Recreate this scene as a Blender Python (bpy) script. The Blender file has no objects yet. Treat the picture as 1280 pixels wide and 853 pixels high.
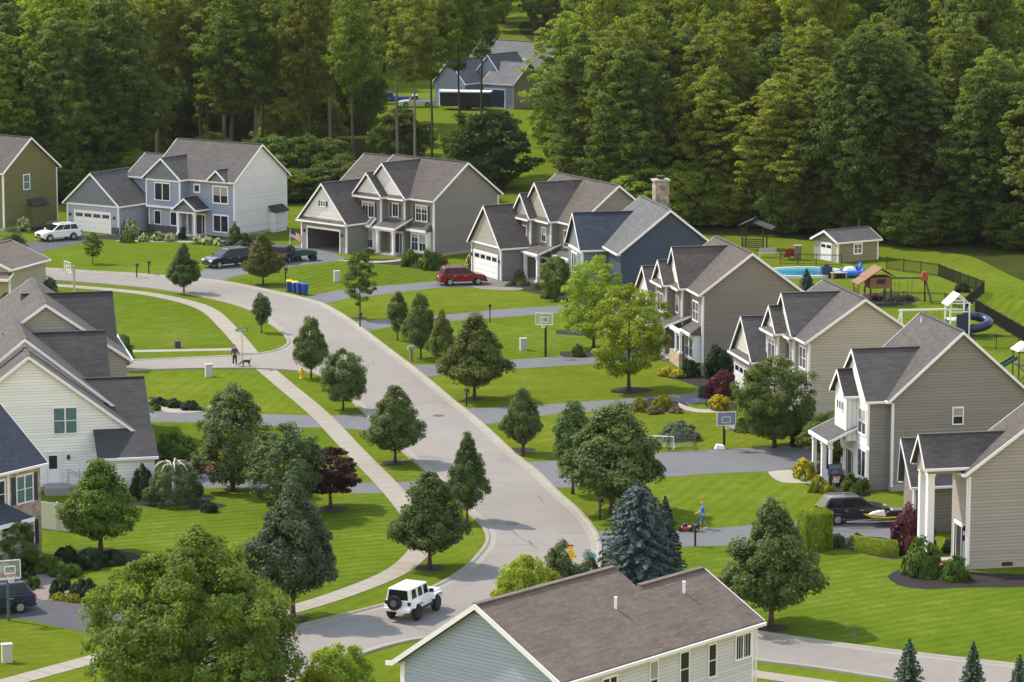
import bpy, math, random
import numpy as np
from mathutils import Vector, Matrix
from mathutils.geometry import tessellate_polygon
R = math.radians
S = bpy.context.scene
COL = S.collection
# ------------------------------------------------------------------ camera
FPX, YH, CAMH, CX, CY = 4200.0, -254.0, 46.0, 640.0, 426.5
PITCH = math.atan((CY - YH) / FPX)
cd = bpy.data.cameras.new('camera'); cam = bpy.data.objects.new('camera', cd); COL.objects.link(cam)
cam.location = (0, 0, CAMH); cam.rotation_euler = (math.pi / 2 - PITCH, 0, 0)
cd.sensor_width = 36.0; cd.lens = 36.0 * FPX / 1280.0; cd.clip_start = 1.0; cd.clip_end = 6000.0
S.camera = cam

def at(px, py, z=0.0):
    """point of the plane of height z seen at a pixel of the photograph (survey of the site)"""
    a = (px - CX) / FPX; b = -(py - CY) / FPX
    c, s = math.cos(PITCH), math.sin(PITCH)
    d = (a, c + b * s, -s + b * c)
    t = (z - CAMH) / d[2]
    return Vector((d[0] * t, d[1] * t, z))

def scale_at(py):
    return (py - YH) / CAMH          # pixels per metre at a ground point of that row

# ------------------------------------------------------------------ light
w = bpy.data.worlds.new('World'); S.world = w; w.use_nodes = True
nt = w.node_tree
sky = nt.nodes.new('ShaderNodeTexSky'); sky.sky_type = 'NISHITA'; sky.sun_disc = False
SUN_EL, SUN_AZ = R(50), math.atan2(-0.87, 0.50)
sky.sun_elevation = SUN_EL; sky.sun_rotation = SUN_AZ; sky.air_density = 2.6; sky.dust_density = 0.15; sky.ozone_density = 1.0
bg = nt.nodes['Background']; tn_ = nt.nodes.new('ShaderNodeMix'); tn_.data_type = 'RGBA'; tn_.blend_type = 'MULTIPLY'; tn_.inputs[0].default_value = 1.0; tn_.inputs[7].default_value = (1.13, 0.97, 1.0, 1)
nt.links.new(sky.outputs[0], tn_.inputs[6]); nt.links.new(tn_.outputs[2], bg.inputs[0]); bg.inputs[1].default_value = 0.15
sl = bpy.data.lights.new('sun', 'SUN'); sun = bpy.data.objects.new('sun', sl); COL.objects.link(sun)
sl.energy = 2.8; sl.angle = R(0.8); sl.color = (1.0, 0.885, 0.72)
sd = Vector((math.sin(SUN_AZ) * math.cos(SUN_EL), math.cos(SUN_AZ) * math.cos(SUN_EL), math.sin(SUN_EL)))
sun.rotation_euler = sd.to_track_quat('Z', 'Y').to_euler(); sun.location = (-60, 300, 120)
S.view_settings.view_transform = 'Standard'; S.view_settings.look = 'None'
S.view_settings.exposure = 1.0; S.view_settings.gamma = 1.0
S.cycles.max_bounces = 6; S.cycles.diffuse_bounces = 3; S.cycles.glossy_bounces = 2; S.cycles.transmission_bounces = 3
S.cycles.use_denoising = True

# ------------------------------------------------------------------ materials
MATS = {}
def newmat(name):
    m = bpy.data.materials.new(name); m.use_nodes = True
    n = m.node_tree.nodes; l = m.node_tree.links
    return m, n, l, n['Principled BSDF']
def c4(c): return (c[0], c[1], c[2], 1.0)
def mul(c, k): return tuple(min(1.0, x * k) for x in c)
def plain(name, col, rough=0.6, metal=0.0, spec=0.4, noise=0.0, nscale=3.0, coat=0.0):
    if name in MATS: return MATS[name]
    m, n, l, b = newmat(name)
    b.inputs['Roughness'].default_value = rough; b.inputs['Metallic'].default_value = metal
    b.inputs['Specular IOR Level'].default_value = spec; b.inputs['Coat Weight'].default_value = coat
    if noise > 0:
        tc = n.new('ShaderNodeTexCoord'); t = n.new('ShaderNodeTexNoise'); t.inputs['Scale'].default_value = nscale; t.inputs['Detail'].default_value = 5
        l.new(tc.outputs['Object'], t.inputs['Vector'])
        mx = n.new('ShaderNodeMix'); mx.data_type = 'RGBA'
        mx.inputs[6].default_value = c4(mul(col, 1 - noise)); mx.inputs[7].default_value = c4(mul(col, 1 + noise))
        l.new(t.outputs['Fac'], mx.inputs[0]); l.new(mx.outputs[2], b.inputs['Base Color'])
    else:
        b.inputs['Base Color'].default_value = c4(col)
    MATS[name] = m
    return m
def math_node(n, l, op, a, b=None):
    x = n.new('ShaderNodeMath'); x.operation = op
    for i, v in enumerate((a, b)):
        if v is None: continue
        if isinstance(v, (int, float)): x.inputs[i].default_value = v
        else: l.new(v, x.inputs[i])
    return x.outputs[0]
def ramp(n, l, fac, stops):
    r = n.new('ShaderNodeValToRGB'); e = r.color_ramp.elements
    while len(e) < len(stops): e.new(0.5)
    for i, (p, c) in enumerate(stops): e[i].position = p; e[i].color = c4(c)
    l.new(fac, r.inputs[0]); return r.outputs[0]
def siding(name, col, lap=0.21, rough=0.55, board=False):
    """horizontal vinyl laps (or vertical boards): dark gaps with lap shadow painted into the colour, bump, slight weathering"""
    if name in MATS: return MATS[name]
    m, n, l, b = newmat(name)
    uv = n.new('ShaderNodeUVMap'); uv.uv_map = 'UVMap'
    sp = n.new('ShaderNodeSeparateXYZ'); l.new(uv.outputs[0], sp.inputs[0])
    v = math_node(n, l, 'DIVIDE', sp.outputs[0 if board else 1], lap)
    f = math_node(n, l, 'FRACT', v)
    seam_shade = math_node(n, l, 'LESS_THAN', f, 0.2)  # dark gap plus the shadow under each lap, painted as one line
    no = n.new('ShaderNodeTexNoise'); no.inputs['Scale'].default_value = 0.7; no.inputs['Detail'].default_value = 6; no.inputs['Roughness'].default_value = 0.65
    l.new(uv.outputs[0], no.inputs['Vector'])
    # every course carries a slightly different tone
    row = math_node(n, l, 'FLOOR', v)
    wn = n.new('ShaderNodeTexWhiteNoise'); wn.noise_dimensions = '1D'; l.new(row, wn.inputs['W'])
    k = math_node(n, l, 'ADD', math_node(n, l, 'MULTIPLY', no.outputs['Fac'], 0.6), math_node(n, l, 'MULTIPLY', wn.outputs['Value'], 0.4))
    base = ramp(n, l, k, [(0.15, mul(col, 0.90)), (0.85, mul(col, 1.10))])
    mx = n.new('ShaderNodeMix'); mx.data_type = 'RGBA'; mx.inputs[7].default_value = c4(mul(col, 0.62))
    l.new(math_node(n, l, 'MULTIPLY', seam_shade, 0.75), mx.inputs[0]); l.new(base, mx.inputs[6]); l.new(mx.outputs[2], b.inputs['Base Color'])
    bp = n.new('ShaderNodeBump'); bp.inputs['Strength'].default_value = 0.5; bp.inputs['Distance'].default_value = 0.02
    l.new(math_node(n, l, 'SUBTRACT', 1.0, f), bp.inputs['Height']); l.new(bp.outputs[0], b.inputs['Normal'])
    b.inputs['Roughness'].default_value = rough; b.inputs['Specular IOR Level'].default_value = 0.3
    MATS[name] = m
    return m
def shingle(name, col, var=0.13):
    if name in MATS: return MATS[name]
    m, n, l, b = newmat(name)
    uv = n.new('ShaderNodeUVMap'); uv.uv_map = 'UVMap'
    br = n.new('ShaderNodeTexBrick'); br.inputs['Scale'].default_value = 1.0
    br.inputs['Brick Width'].default_value = 0.42; br.inputs['Row Height'].default_value = 0.15; br.inputs['Mortar Size'].default_value = 0.008; br.inputs['Mortar Smooth'].default_value = 0.3
    br.offset = 0.37
    br.inputs['Color1'].default_value = c4(mul(col, 1 - var)); br.inputs['Color2'].default_value = c4(mul(col, 1 + var)); br.inputs['Mortar'].default_value = c4(mul(col, 0.6))
    l.new(uv.outputs[0], br.inputs['Vector'])
    mp = n.new('ShaderNodeMapping'); mp.inputs['Scale'].default_value = (0.35, 3.2, 1.0); l.new(uv.outputs[0], mp.inputs['Vector'])
    no = n.new('ShaderNodeTexNoise'); no.inputs['Scale'].default_value = 1.2; no.inputs['Detail'].default_value = 8; no.inputs['Roughness'].default_value = 0.7
    l.new(mp.outputs[0], no.inputs['Vector'])
    n2 = n.new('ShaderNodeTexNoise'); n2.inputs['Scale'].default_value = 0.5; n2.inputs['Detail'].default_value = 4; l.new(uv.outputs[0], n2.inputs['Vector'])
    k = ramp(n, l, math_node(n, l, 'ADD', math_node(n, l, 'MULTIPLY', no.outputs['Fac'], 0.65), math_node(n, l, 'MULTIPLY', n2.outputs['Fac'], 0.35)), [(0.3, (0.70, 0.70, 0.72)), (0.7, (1.24, 1.22, 1.18))])
    mx = n.new('ShaderNodeMix'); mx.data_type = 'RGBA'; mx.blend_type = 'MULTIPLY'; mx.inputs[0].default_value = 1.0
    l.new(br.outputs['Color'], mx.inputs[6]); l.new(k, mx.inputs[7]); l.new(mx.outputs[2], b.inputs['Base Color'])
    bp = n.new('ShaderNodeBump'); bp.inputs['Strength'].default_value = 0.35; bp.inputs['Distance'].default_value = 0.03
    l.new(br.outputs['Fac'], bp.inputs['Height']); bp.invert = True; l.new(bp.outputs[0], b.inputs['Normal'])
    b.inputs['Roughness'].default_value = 0.9; b.inputs['Specular IOR Level'].default_value = 0.2
    MATS[name] = m
    return m
def brickwork(name, c1, c2, mortar, bw=0.4, rh=0.16):
    if name in MATS: return MATS[name]
    m, n, l, b = newmat(name)
    uv = n.new('ShaderNodeUVMap'); uv.uv_map = 'UVMap'
    br = n.new('ShaderNodeTexBrick'); br.inputs['Scale'].default_value = 1.0
    br.inputs['Brick Width'].default_value = bw; br.inputs['Row Height'].default_value = rh; br.inputs['Mortar Size'].default_value = 0.015
    br.inputs['Color1'].default_value = c4(c1); br.inputs['Color2'].default_value = c4(c2); br.inputs['Mortar'].default_value = c4(mortar)
    no = n.new('ShaderNodeTexNoise'); no.inputs['Scale'].default_value = 2.2; no.inputs['Detail'].default_value = 5; l.new(uv.outputs[0], no.inputs['Vector'])
    mx = n.new('ShaderNodeMix'); mx.data_type = 'RGBA'; mx.blend_type = 'MULTIPLY'; mx.inputs[0].default_value = 1.0
    l.new(uv.outputs[0], br.inputs['Vector']); l.new(br.outputs['Color'], mx.inputs[6])
    l.new(ramp(n, l, no.outputs['Fac'], [(0.3, (0.6, 0.6, 0.62)), (0.7, (1.35, 1.3, 1.25))]), mx.inputs[7]); l.new(mx.outputs[2], b.inputs['Base Color'])
    b.inputs['Roughness'].default_value = 0.9
    MATS[name] = m
    return m
def ground_mat(name, stops, big=0.05, mid=0.6, fine=14.0, rough=0.9, bump=0.3, stripes=0.0, wts=(0.45, 0.3, 0.25), bdist=0.04, sdir=0.6, spec=0.2):
    if name in MATS: return MATS[name]
    m, n, l, b = newmat(name)
    tc = n.new('ShaderNodeNewGeometry')
    out = []
    for s in (big, mid, fine):
        t = n.new('ShaderNodeTexNoise'); t.inputs['Scale'].default_value = s; t.inputs['Detail'].default_value = 6; t.inputs['Roughness'].default_value = 0.6
        l.new(tc.outputs['Position'], t.inputs['Vector']); out.append(t.outputs['Fac'])
    f = math_node(n, l, 'ADD', math_node(n, l, 'MULTIPLY', out[0], wts[0]), math_node(n, l, 'ADD', math_node(n, l, 'MULTIPLY', out[1], wts[1]), math_node(n, l, 'MULTIPLY', out[2], wts[2])))
    if stripes > 0:
        mp = n.new('ShaderNodeMapping'); mp.inputs['Rotation'].default_value = (0, 0, sdir); l.new(tc.outputs['Position'], mp.inputs['Vector'])
        wv = n.new('ShaderNodeTexWave'); wv.inputs['Scale'].default_value = 0.30; wv.inputs['Distortion'].default_value = 2.5; wv.inputs['Detail'].default_value = 2; wv.inputs['Detail Scale'].default_value = 0.6
        l.new(mp.outputs[0], wv.inputs['Vector'])
        f = math_node(n, l, 'ADD', f, math_node(n, l, 'MULTIPLY', math_node(n, l, 'SUBTRACT', wv.outputs['Fac'], 0.5), stripes))
    l.new(ramp(n, l, f, stops), b.inputs['Base Color'])
    bp = n.new('ShaderNodeBump'); bp.inputs['Strength'].default_value = bump; bp.inputs['Distance'].default_value = bdist
    l.new(out[2], bp.inputs['Height']); l.new(bp.outputs[0], b.inputs['Normal'])
    b.inputs['Roughness'].default_value = rough; b.inputs['Specular IOR Level'].default_value = spec
    MATS[name] = m
    return m
def leaf_mat(name, dark, light, flower=None, ffrac=0.2, hue=0.06, trans=0.35, rough=0.55):
    """leaf colour varies from spray to spray and from plant to plant; part of the light passes through"""
    if name in MATS: return MATS[name]
    m, n, l, b = newmat(name)
    a = n.new('ShaderNodeAttribute'); a.attribute_name = 'tint'
    oi = n.new('ShaderNodeObjectInfo')
    col = ramp(n, l, a.outputs['Fac'], [(0.0, dark), (1.0, light)])
    hs = n.new('ShaderNodeHueSaturation'); l.new(col, hs.inputs['Color'])
    l.new(math_node(n, l, 'ADD', 0.5 - hue / 4, math_node(n, l, 'MULTIPLY', oi.outputs['Random'], hue / 2)), hs.inputs['Hue'])
    wn = n.new('ShaderNodeTexWhiteNoise'); wn.noise_dimensions = '1D'; l.new(oi.outputs['Random'], wn.inputs['W'])
    l.new(math_node(n, l, 'ADD', 1 - hue * 3.0, math_node(n, l, 'MULTIPLY', wn.outputs['Value'], hue * 6)), hs.inputs['Value'])
    c = hs.outputs['Color']
    if flower:
        a2 = n.new('ShaderNodeAttribute'); a2.attribute_name = 'bloom'
        mx = n.new('ShaderNodeMix'); mx.data_type = 'RGBA'; mx.inputs[7].default_value = c4(flower)
        l.new(math_node(n, l, 'GREATER_THAN', a2.outputs['Fac'], 1 - ffrac), mx.inputs[0]); l.new(c, mx.inputs[6]); c = mx.outputs[2]
    l.new(c, b.inputs['Base Color']); b.inputs['Roughness'].default_value = rough; b.inputs['Specular IOR Level'].default_value = 0.18
    tr = n.new('ShaderNodeBsdfTranslucent'); g = n.new('ShaderNodeHueSaturation'); g.inputs['Value'].default_value = 1.5; g.inputs['Saturation'].default_value = 1.1; g.inputs['Hue'].default_value = 0.485
    l.new(c, g.inputs['Color']); l.new(g.outputs[0], tr.inputs['Color'])
    ms = n.new('ShaderNodeMixShader'); ms.inputs[0].default_value = trans
    l.new(b.outputs[0], ms.inputs[1]); l.new(tr.outputs[0], ms.inputs[2]); l.new(ms.outputs[0], n['Material Output'].inputs[0])
    MATS[name] = m
    return m

M_white = plain('white_trim', (0.76, 0.76, 0.80), 0.5, noise=0.05)
M_glass = plain('window_glass', (0.018, 0.022, 0.034), 0.08, spec=0.5); M_cglass = plain('car_glass', (0.008, 0.009, 0.011), 0.06, spec=0.3)
M_glassc = plain('curtained_glass', (0.10, 0.17, 0.19), 0.15, spec=0.8, noise=0.3, nscale=2.5)
M_black = plain('black_metal', (0.012, 0.012, 0.014), 0.45)
M_rubber = plain('tyre_rubber', (0.012, 0.012, 0.013), 0.8)
M_chrome = plain('bright_metal', (0.62, 0.63, 0.65), 0.3, metal=0.8)
M_grey = plain('grey_plastic', (0.35, 0.35, 0.34), 0.6)
M_conc = ground_mat('pale_concrete', [(0.35, (0.274, 0.251, 0.205)), (0.65, (0.350, 0.319, 0.266))], 0.3, 2.0, 20, bump=0.15)
M_dark = plain('dark_opening', (0.02, 0.02, 0.022), 0.8)
M_bark = plain('bark', (0.075, 0.058, 0.042), 0.9, noise=0.4, nscale=6)
M_barkp = plain('pale_bark', (0.20, 0.18, 0.15), 0.9, noise=0.4, nscale=4)
M_shut = plain('shutter_paint', (0.035, 0.042, 0.055), 0.6)
M_found = plain('foundation_concrete', (0.33, 0.31, 0.28), 0.9, noise=0.15)

# ------------------------------------------------------------------ mesh helpers
class MB:
    def __init__(s): s.v = []; s.f = []
    def poly(s, pts):
        i = len(s.v); s.v += [tuple(p) for p in pts]; s.f.append(tuple(range(i, i + len(pts)))); return s
    def box(s, x0, x1, y0, y1, z0, z1):
        x0, x1 = min(x0, x1), max(x0, x1); y0, y1 = min(y0, y1), max(y0, y1); z0, z1 = min(z0, z1), max(z0, z1)
        return s.hexa([(x0, y0, z0), (x1, y0, z0), (x1, y1, z0), (x0, y1, z0), (x0, y0, z1), (x1, y0, z1), (x1, y1, z1), (x0, y1, z1)])
    def hexa(s, p):
        i = len(s.v); s.v += [tuple(q) for q in p]
        s.f += [tuple(i + k for k in q) for q in ((3, 2, 1, 0), (4, 5, 6, 7), (0, 1, 5, 4), (1, 2, 6, 5), (2, 3, 7, 6), (3, 0, 4, 7))]
        return s
    def bar(s, a, b, w, h=None, up=(0, 0, 1)):
        """rectangular bar between two points"""
        a = Vector(a); b = Vector(b); d = (b - a).normalized(); u = Vector(up)
        if abs(d.dot(u)) > 0.99: u = Vector((1, 0, 0))
        x = d.cross(u).normalized() * (w / 2); z = x.cross(d).normalized() * ((h or w) / 2)
        return s.hexa([a - x - z, a + x - z, b + x - z, b - x - z, a - x + z, a + x + z, b + x + z, b - x + z])
    def tube(s, pts, rad, n=8, cap=True):
        pts = [Vector(p) for p in pts]; rad = rad if isinstance(rad, (list, tuple)) else [rad] * len(pts)
        base = len(s.v); ref = None
        for k, p in enumerate(pts):
            d = (pts[min(k + 1, len(pts) - 1)] - pts[max(k - 1, 0)]).normalized()
            if ref is None or abs(d.dot(ref)) > 0.98: ref = Vector((1, 0, 0)) if abs(d.x) < 0.9 else Vector((0, 1, 0))
            x = d.cross(ref).normalized(); y = d.cross(x); ref = -y if False else ref
            for j in range(n):
                a = 2 * math.pi * j / n; s.v.append(tuple(p + (x * math.cos(a) + y * math.sin(a)) * rad[k]))
        for k in range(len(pts) - 1):
            for j in range(n):
                a = base + k * n + j; b = base + k * n + (j + 1) % n
                s.f.append((a, b, b + n, a + n))
        if cap:
            s.f.append(tuple(base + j for j in range(n))[::-1]); s.f.append(tuple(base + (len(pts) - 1) * n + j for j in range(n)))
        return s
    def lathe(s, prof, n=16, c=(0, 0, 0)):
        base = len(s.v)
        for r, z in prof:
            for j in range(n):
                a = 2 * math.pi * j / n; s.v.append((c[0] + r * math.cos(a), c[1] + r * math.sin(a), c[2] + z))
        for k in range(len(prof) - 1):
            for j in range(n):
                a = base + k * n + j; b = base + k * n + (j + 1) % n; s.f.append((a, b, b + n, a + n))
        s.f.append(tuple(base + j for j in range(n))[::-1]); s.f.append(tuple(base + (len(prof) - 1) * n + j for j in range(n)))
        return s
    def wheel(s, c, r, wd, axis=(0, 1, 0), n=20):
        a = Vector(axis).normalized() * (wd / 2); c = Vector(c)
        return s.tube([c - a, c - a * 0.8, c + a * 0.8, c + a], [r * 0.9, r, r, r * 0.9], n)
    def prism(s, prof, a, b, plane='xz'):
        """extrude a closed outline: plane xz along y, yz along x, xy along z"""
        def p(q, t): return {'xz': (q[0], t, q[1]), 'yz': (t, q[0], q[1]), 'xy': (q[0], q[1], t)}[plane]
        n = len(prof); i = len(s.v)
        s.v += [p(q, a) for q in prof] + [p(q, b) for q in prof]
        s.f += [tuple(range(i, i + n))[::-1], tuple(range(i + n, i + 2 * n))]
        s.f += [(i + k, i + (k + 1) % n, i + n + (k + 1) % n, i + n + k) for k in range(n)]
        return s
    def build(s, name, mat, parent=None, smooth=False, bevel=0.0):
        me = bpy.data.meshes.new(name); me.from_pydata(s.v, [], s.f); me.update()
        ul = me.uv_layers.new(name='UVMap')
        co = np.array(s.v, dtype=float)
        for p in me.polygons:                       # metric texture coordinates: along the level line, up the slope
            nrm = p.normal
            u = Vector((-nrm.y, nrm.x, 0))
            u = u.normalized() if u.length > 0.02 else Vector((1, 0, 0))
            vv = nrm.cross(u)
            if vv.z < 0: vv = -vv
            for li in p.loop_indices:
                c = me.vertices[me.loops[li].vertex_index].co; ul.data[li].uv = (c.dot(u), c.dot(vv))
            p.use_smooth = smooth
        me.materials.append(mat)
        o = bpy.data.objects.new(name, me); COL.objects.link(o)
        if parent: o.parent = parent
        if bevel > 0:
            b = o.modifiers.new('bevel', 'BEVEL'); b.width = bevel; b.segments = 2 if bevel < .07 else 4; b.limit_method = 'ANGLE'; b.angle_limit = R(35)
        return o
def tag(o, label=None, cat=None, group=None, kind=None):
    if label: o['label'] = label
    if cat: o['category'] = cat
    if group: o['group'] = group
    if kind: o['kind'] = kind
    return o
def thing(name, label, cat, loc, rz=0.0, group=None, scale=None):
    o = bpy.data.objects.new(name, None); COL.objects.link(o); o.empty_display_size = 0.3
    o.location = loc; o.rotation_euler = (0, 0, rz)
    if scale: o.scale = scale
    return tag(o, label, cat, group)
def copy_tree(o, parent=None):
    c = o.copy(); COL.objects.link(c)
    if parent: c.parent = parent
    for ch in list(o.children): copy_tree(ch, c)
    return c
def wp(obj, p): return p
# ------------------------------------------------------------------ ground
def catmull(pts, step=1.0):
    P = [Vector(p) for p in pts]; out = []
    P = [P[0] * 2 - P[1]] + P + [P[-1] * 2 - P[-2]]
    for i in range(1, len(P) - 2):
        n = max(2, int((P[i + 1] - P[i]).length / step))
        for k in range(n):
            t = k / n
            out.append(0.5 * ((2 * P[i]) + (P[i + 1] - P[i - 1]) * t + (2 * P[i - 1] - 5 * P[i] + 4 * P[i + 1] - P[i + 2]) * t * t + (3 * P[i] - P[i - 1] - 3 * P[i + 1] + P[i + 2]) * t ** 3))
    out.append(P[-2]); return out
def sheet(name, pts, z, mat, smooth=True, kind='structure', th=0.0, step=1.5):
    P = [Vector((p[0], p[1], 0)) for p in pts]
    if smooth:
        P = catmull(P + [P[0]], step)[:-1]
    tri = tessellate_polygon([P]); m = MB(); m.v = [(p.x, p.y, z) for p in P]; 
    for t in tri:
        a, b, c = (P[i] for i in t)
        m.f.append(tuple(t) if (b - a).cross(c - a).z > 0 else tuple(t)[::-1])
    if th > 0:
        n = len(P); m.v += [(p.x, p.y, z - th) for p in P]; m.f += [(i, (i + 1) % n, n + (i + 1) % n, n + i) for i in range(n)]
    o = m.build(name, mat); o['kind'] = kind; return o
def px(*ps): return [at(*p) for p in ps]
def ribbon(name, pts, prof, mat, kind='structure', step=1.0):
    """sweep a cross-section (offset to the left of travel, height) along a line"""
    P = catmull([Vector((p[0], p[1], 0)) for p in pts], step); m = MB(); k = len(prof)
    for i, p in enumerate(P):
        d = (P[min(i + 1, len(P) - 1)] - P[max(i - 1, 0)]).normalized(); nrm = Vector((-d.y, d.x, 0))
        for o, z in prof: q = p + nrm * o; m.v.append((q.x, q.y, z))
    for i in range(len(P) - 1):
        for j in range(k - 1):
            a = i * k + j; m.f.append((a, a + 1, a + 1 + k, a + k)[::-1])
    o = m.build(name, mat, smooth=False); o['kind'] = kind; return o

M_lawn = ground_mat('lawn_grass', [(0.30, (0.056, 0.086, 0.006)), (0.43, (0.084, 0.118, 0.010)), (0.55, (0.108, 0.142, 0.014)), (0.70, (0.160, 0.178, 0.030))], 0.06, 0.55, 2.6, stripes=0.05, bump=0.7, wts=(0.40, 0.30, 0.30), bdist=0.10, sdir=0.5, spec=0.0)
M_wood = ground_mat('woodland_floor', [(0.35, (0.026, 0.033, 0.009)), (0.65, (0.056, 0.070, 0.015))], 0.08, 0.6, 5.0, spec=0.0)
M_road = ground_mat('worn_asphalt', [(0.32, (0.182, 0.164, 0.146)), (0.5, (0.222, 0.200, 0.179)), (0.68, (0.258, 0.233, 0.209))], 0.09, 0.9, 30.0, bump=0.15, wts=(0.5, 0.3, 0.2))
M_drive = ground_mat('dark_asphalt', [(0.32, (0.111, 0.112, 0.117)), (0.68, (0.148, 0.149, 0.154))], 0.15, 1.2, 30.0, bump=0.15)
M_drive2 = ground_mat('fresh_asphalt', [(0.32, (0.063, 0.063, 0.068)), (0.68, (0.092, 0.092, 0.098))], 0.15, 1.2, 30.0, bump=0.15)
M_walk = ground_mat('sidewalk_concrete', [(0.32, (0.237, 0.213, 0.174)), (0.68, (0.311, 0.283, 0.233))], 0.3, 1.6, 22.0, bump=0.15)
M_kerb = ground_mat('kerb_concrete', [(0.32, (0.222, 0.206, 0.169)), (0.68, (0.311, 0.287, 0.237))], 0.25, 1.4, 22.0, bump=0.15)
M_mulch = ground_mat('bark_mulch', [(0.3, (0.016, 0.013, 0.013)), (0.7, (0.042, 0.034, 0.032))], 0.8, 4.0, 30.0, bump=0.8, bdist=0.08)
M_paver = ground_mat('clay_pavers', [(0.3, (0.178, 0.141, 0.122)), (0.7, (0.244, 0.200, 0.178))], 0.5, 3.0, 20.0)
M_stone = plain('bed_stone', (0.30, 0.28, 0.25), 0.9, noise=0.3, nscale=4)

g = MB()
g.poly([(-1800, -200, 0), (1800, -200, 0), (1800, 4500, 0), (-1800, 4500, 0)])
tag(g.build('ground', M_lawn), kind='structure')
sheet('woodland_floor', px((700, 285), (860, 292), (1100, 306), (1200, 318), (1420, 335), (1700, 100), (1500, 20), (700, 20), (745, 100), (712, 180), (690, 240)), 0.006, M_wood)
sheet('woodland_floor', px((-260, 262), (70, 256), (220, 252), (380, 256), (450, 240), (500, 215), (480, 175), (420, 150), (200, 140), (-300, 140)), 0.006, M_wood)
FAR = [(-60, 331), (20, 334), (87, 338.5), (165, 343), (206, 346), (271, 352), (330, 363), (390, 377), (412, 386), (437.5, 402), (477, 432), (519, 464), (561, 499), (598, 529), (640, 568), (668, 590), (695, 617), (722, 641), (738, 661), (746, 678), (747, 697), (752, 720), (780, 748), (830, 768), (880, 781), (953, 793), (1040, 805.6), (1136, 818), (1340, 841)]
NEAR_R = [(1340, 882), (1117, 850), (1027, 836), (944, 826), (880, 818), (800, 808), (700, 799), (620, 795), (535, 798), (490, 806), (440, 822), (380, 850), (310, 892)]
JEEP = [(200, 850), (300, 812), (367, 787), (480, 758), (541, 737), (581.6, 713.7), (600, 696), (611, 681), (612, 668), (603, 654), (589, 641), (562, 612), (527.5, 583), (505, 563), (463, 521), (433, 492), (414, 476), (396, 467), (375, 464.3), (350, 462.6), (322, 461.2), (258, 461), (180, 463), (40, 470)]
SIDE = [(40, 459), (165, 452), (291, 446), (322, 443.5), (342, 440.5), (357, 435), (363, 427.5), (356, 417), (339, 404), (317, 389), (284, 378), (232, 367), (186, 360.5), (103, 353), (20, 348), (-60, 344)]
chains = [[at(*p) for p in c] for c in (FAR, NEAR_R, JEEP, SIDE)]
loop = []
for c in chains: loop += catmull(c, 1.5)
sheet('road', loop, 0.014, M_road, smooth=False)
kp = [(-0.42, 0.018), (-0.30, 0.024), (-0.05, 0.03), (0.06, 0.115), (0.26, 0.12), (0.29, 0.0)]
for c in chains: ribbon('kerb', c, kp if c is not chains[0] else kp, M_kerb)
def walk(pts, wd, mat=M_walk, name='sidewalk', z=0.03):
    h = wd / 2
    return ribbon(name, [at(*p) for p in pts], [(-h, 0.0), (-h, z), (h, z), (h, 0.0)], mat)
WALK2 = [(331, 461), (355, 481), (401, 520), (441.7, 563), (483, 605), (506, 632), (525, 658), (530, 677), (518, 697), (489, 718.5), (428, 743), (367, 762), (300, 779), (200, 803), (106, 827.5), (16, 852), (-60, 872)]
walk([(-60, 350.5), (15, 353.5), (60, 356.5), (108, 360), (180, 367), (232, 377.5), (262, 389), (284, 409), (301, 428), (312, 442)], 1.5)
walk([(120, 440.5), (293, 437.3)], 1.2, z=0.034)
walk(WALK2, 1.5)
walk([(880, 831), (942, 843), (1000, 851), (1100, 866)], 1.4)
def drive(pts, mat=M_drive, name='driveway', z=0.008): return sheet(name, px(*pts), z, mat)
def poly(name, pts, z, mat): return sheet(name, px(*pts), z, mat, smooth=False)
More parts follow.
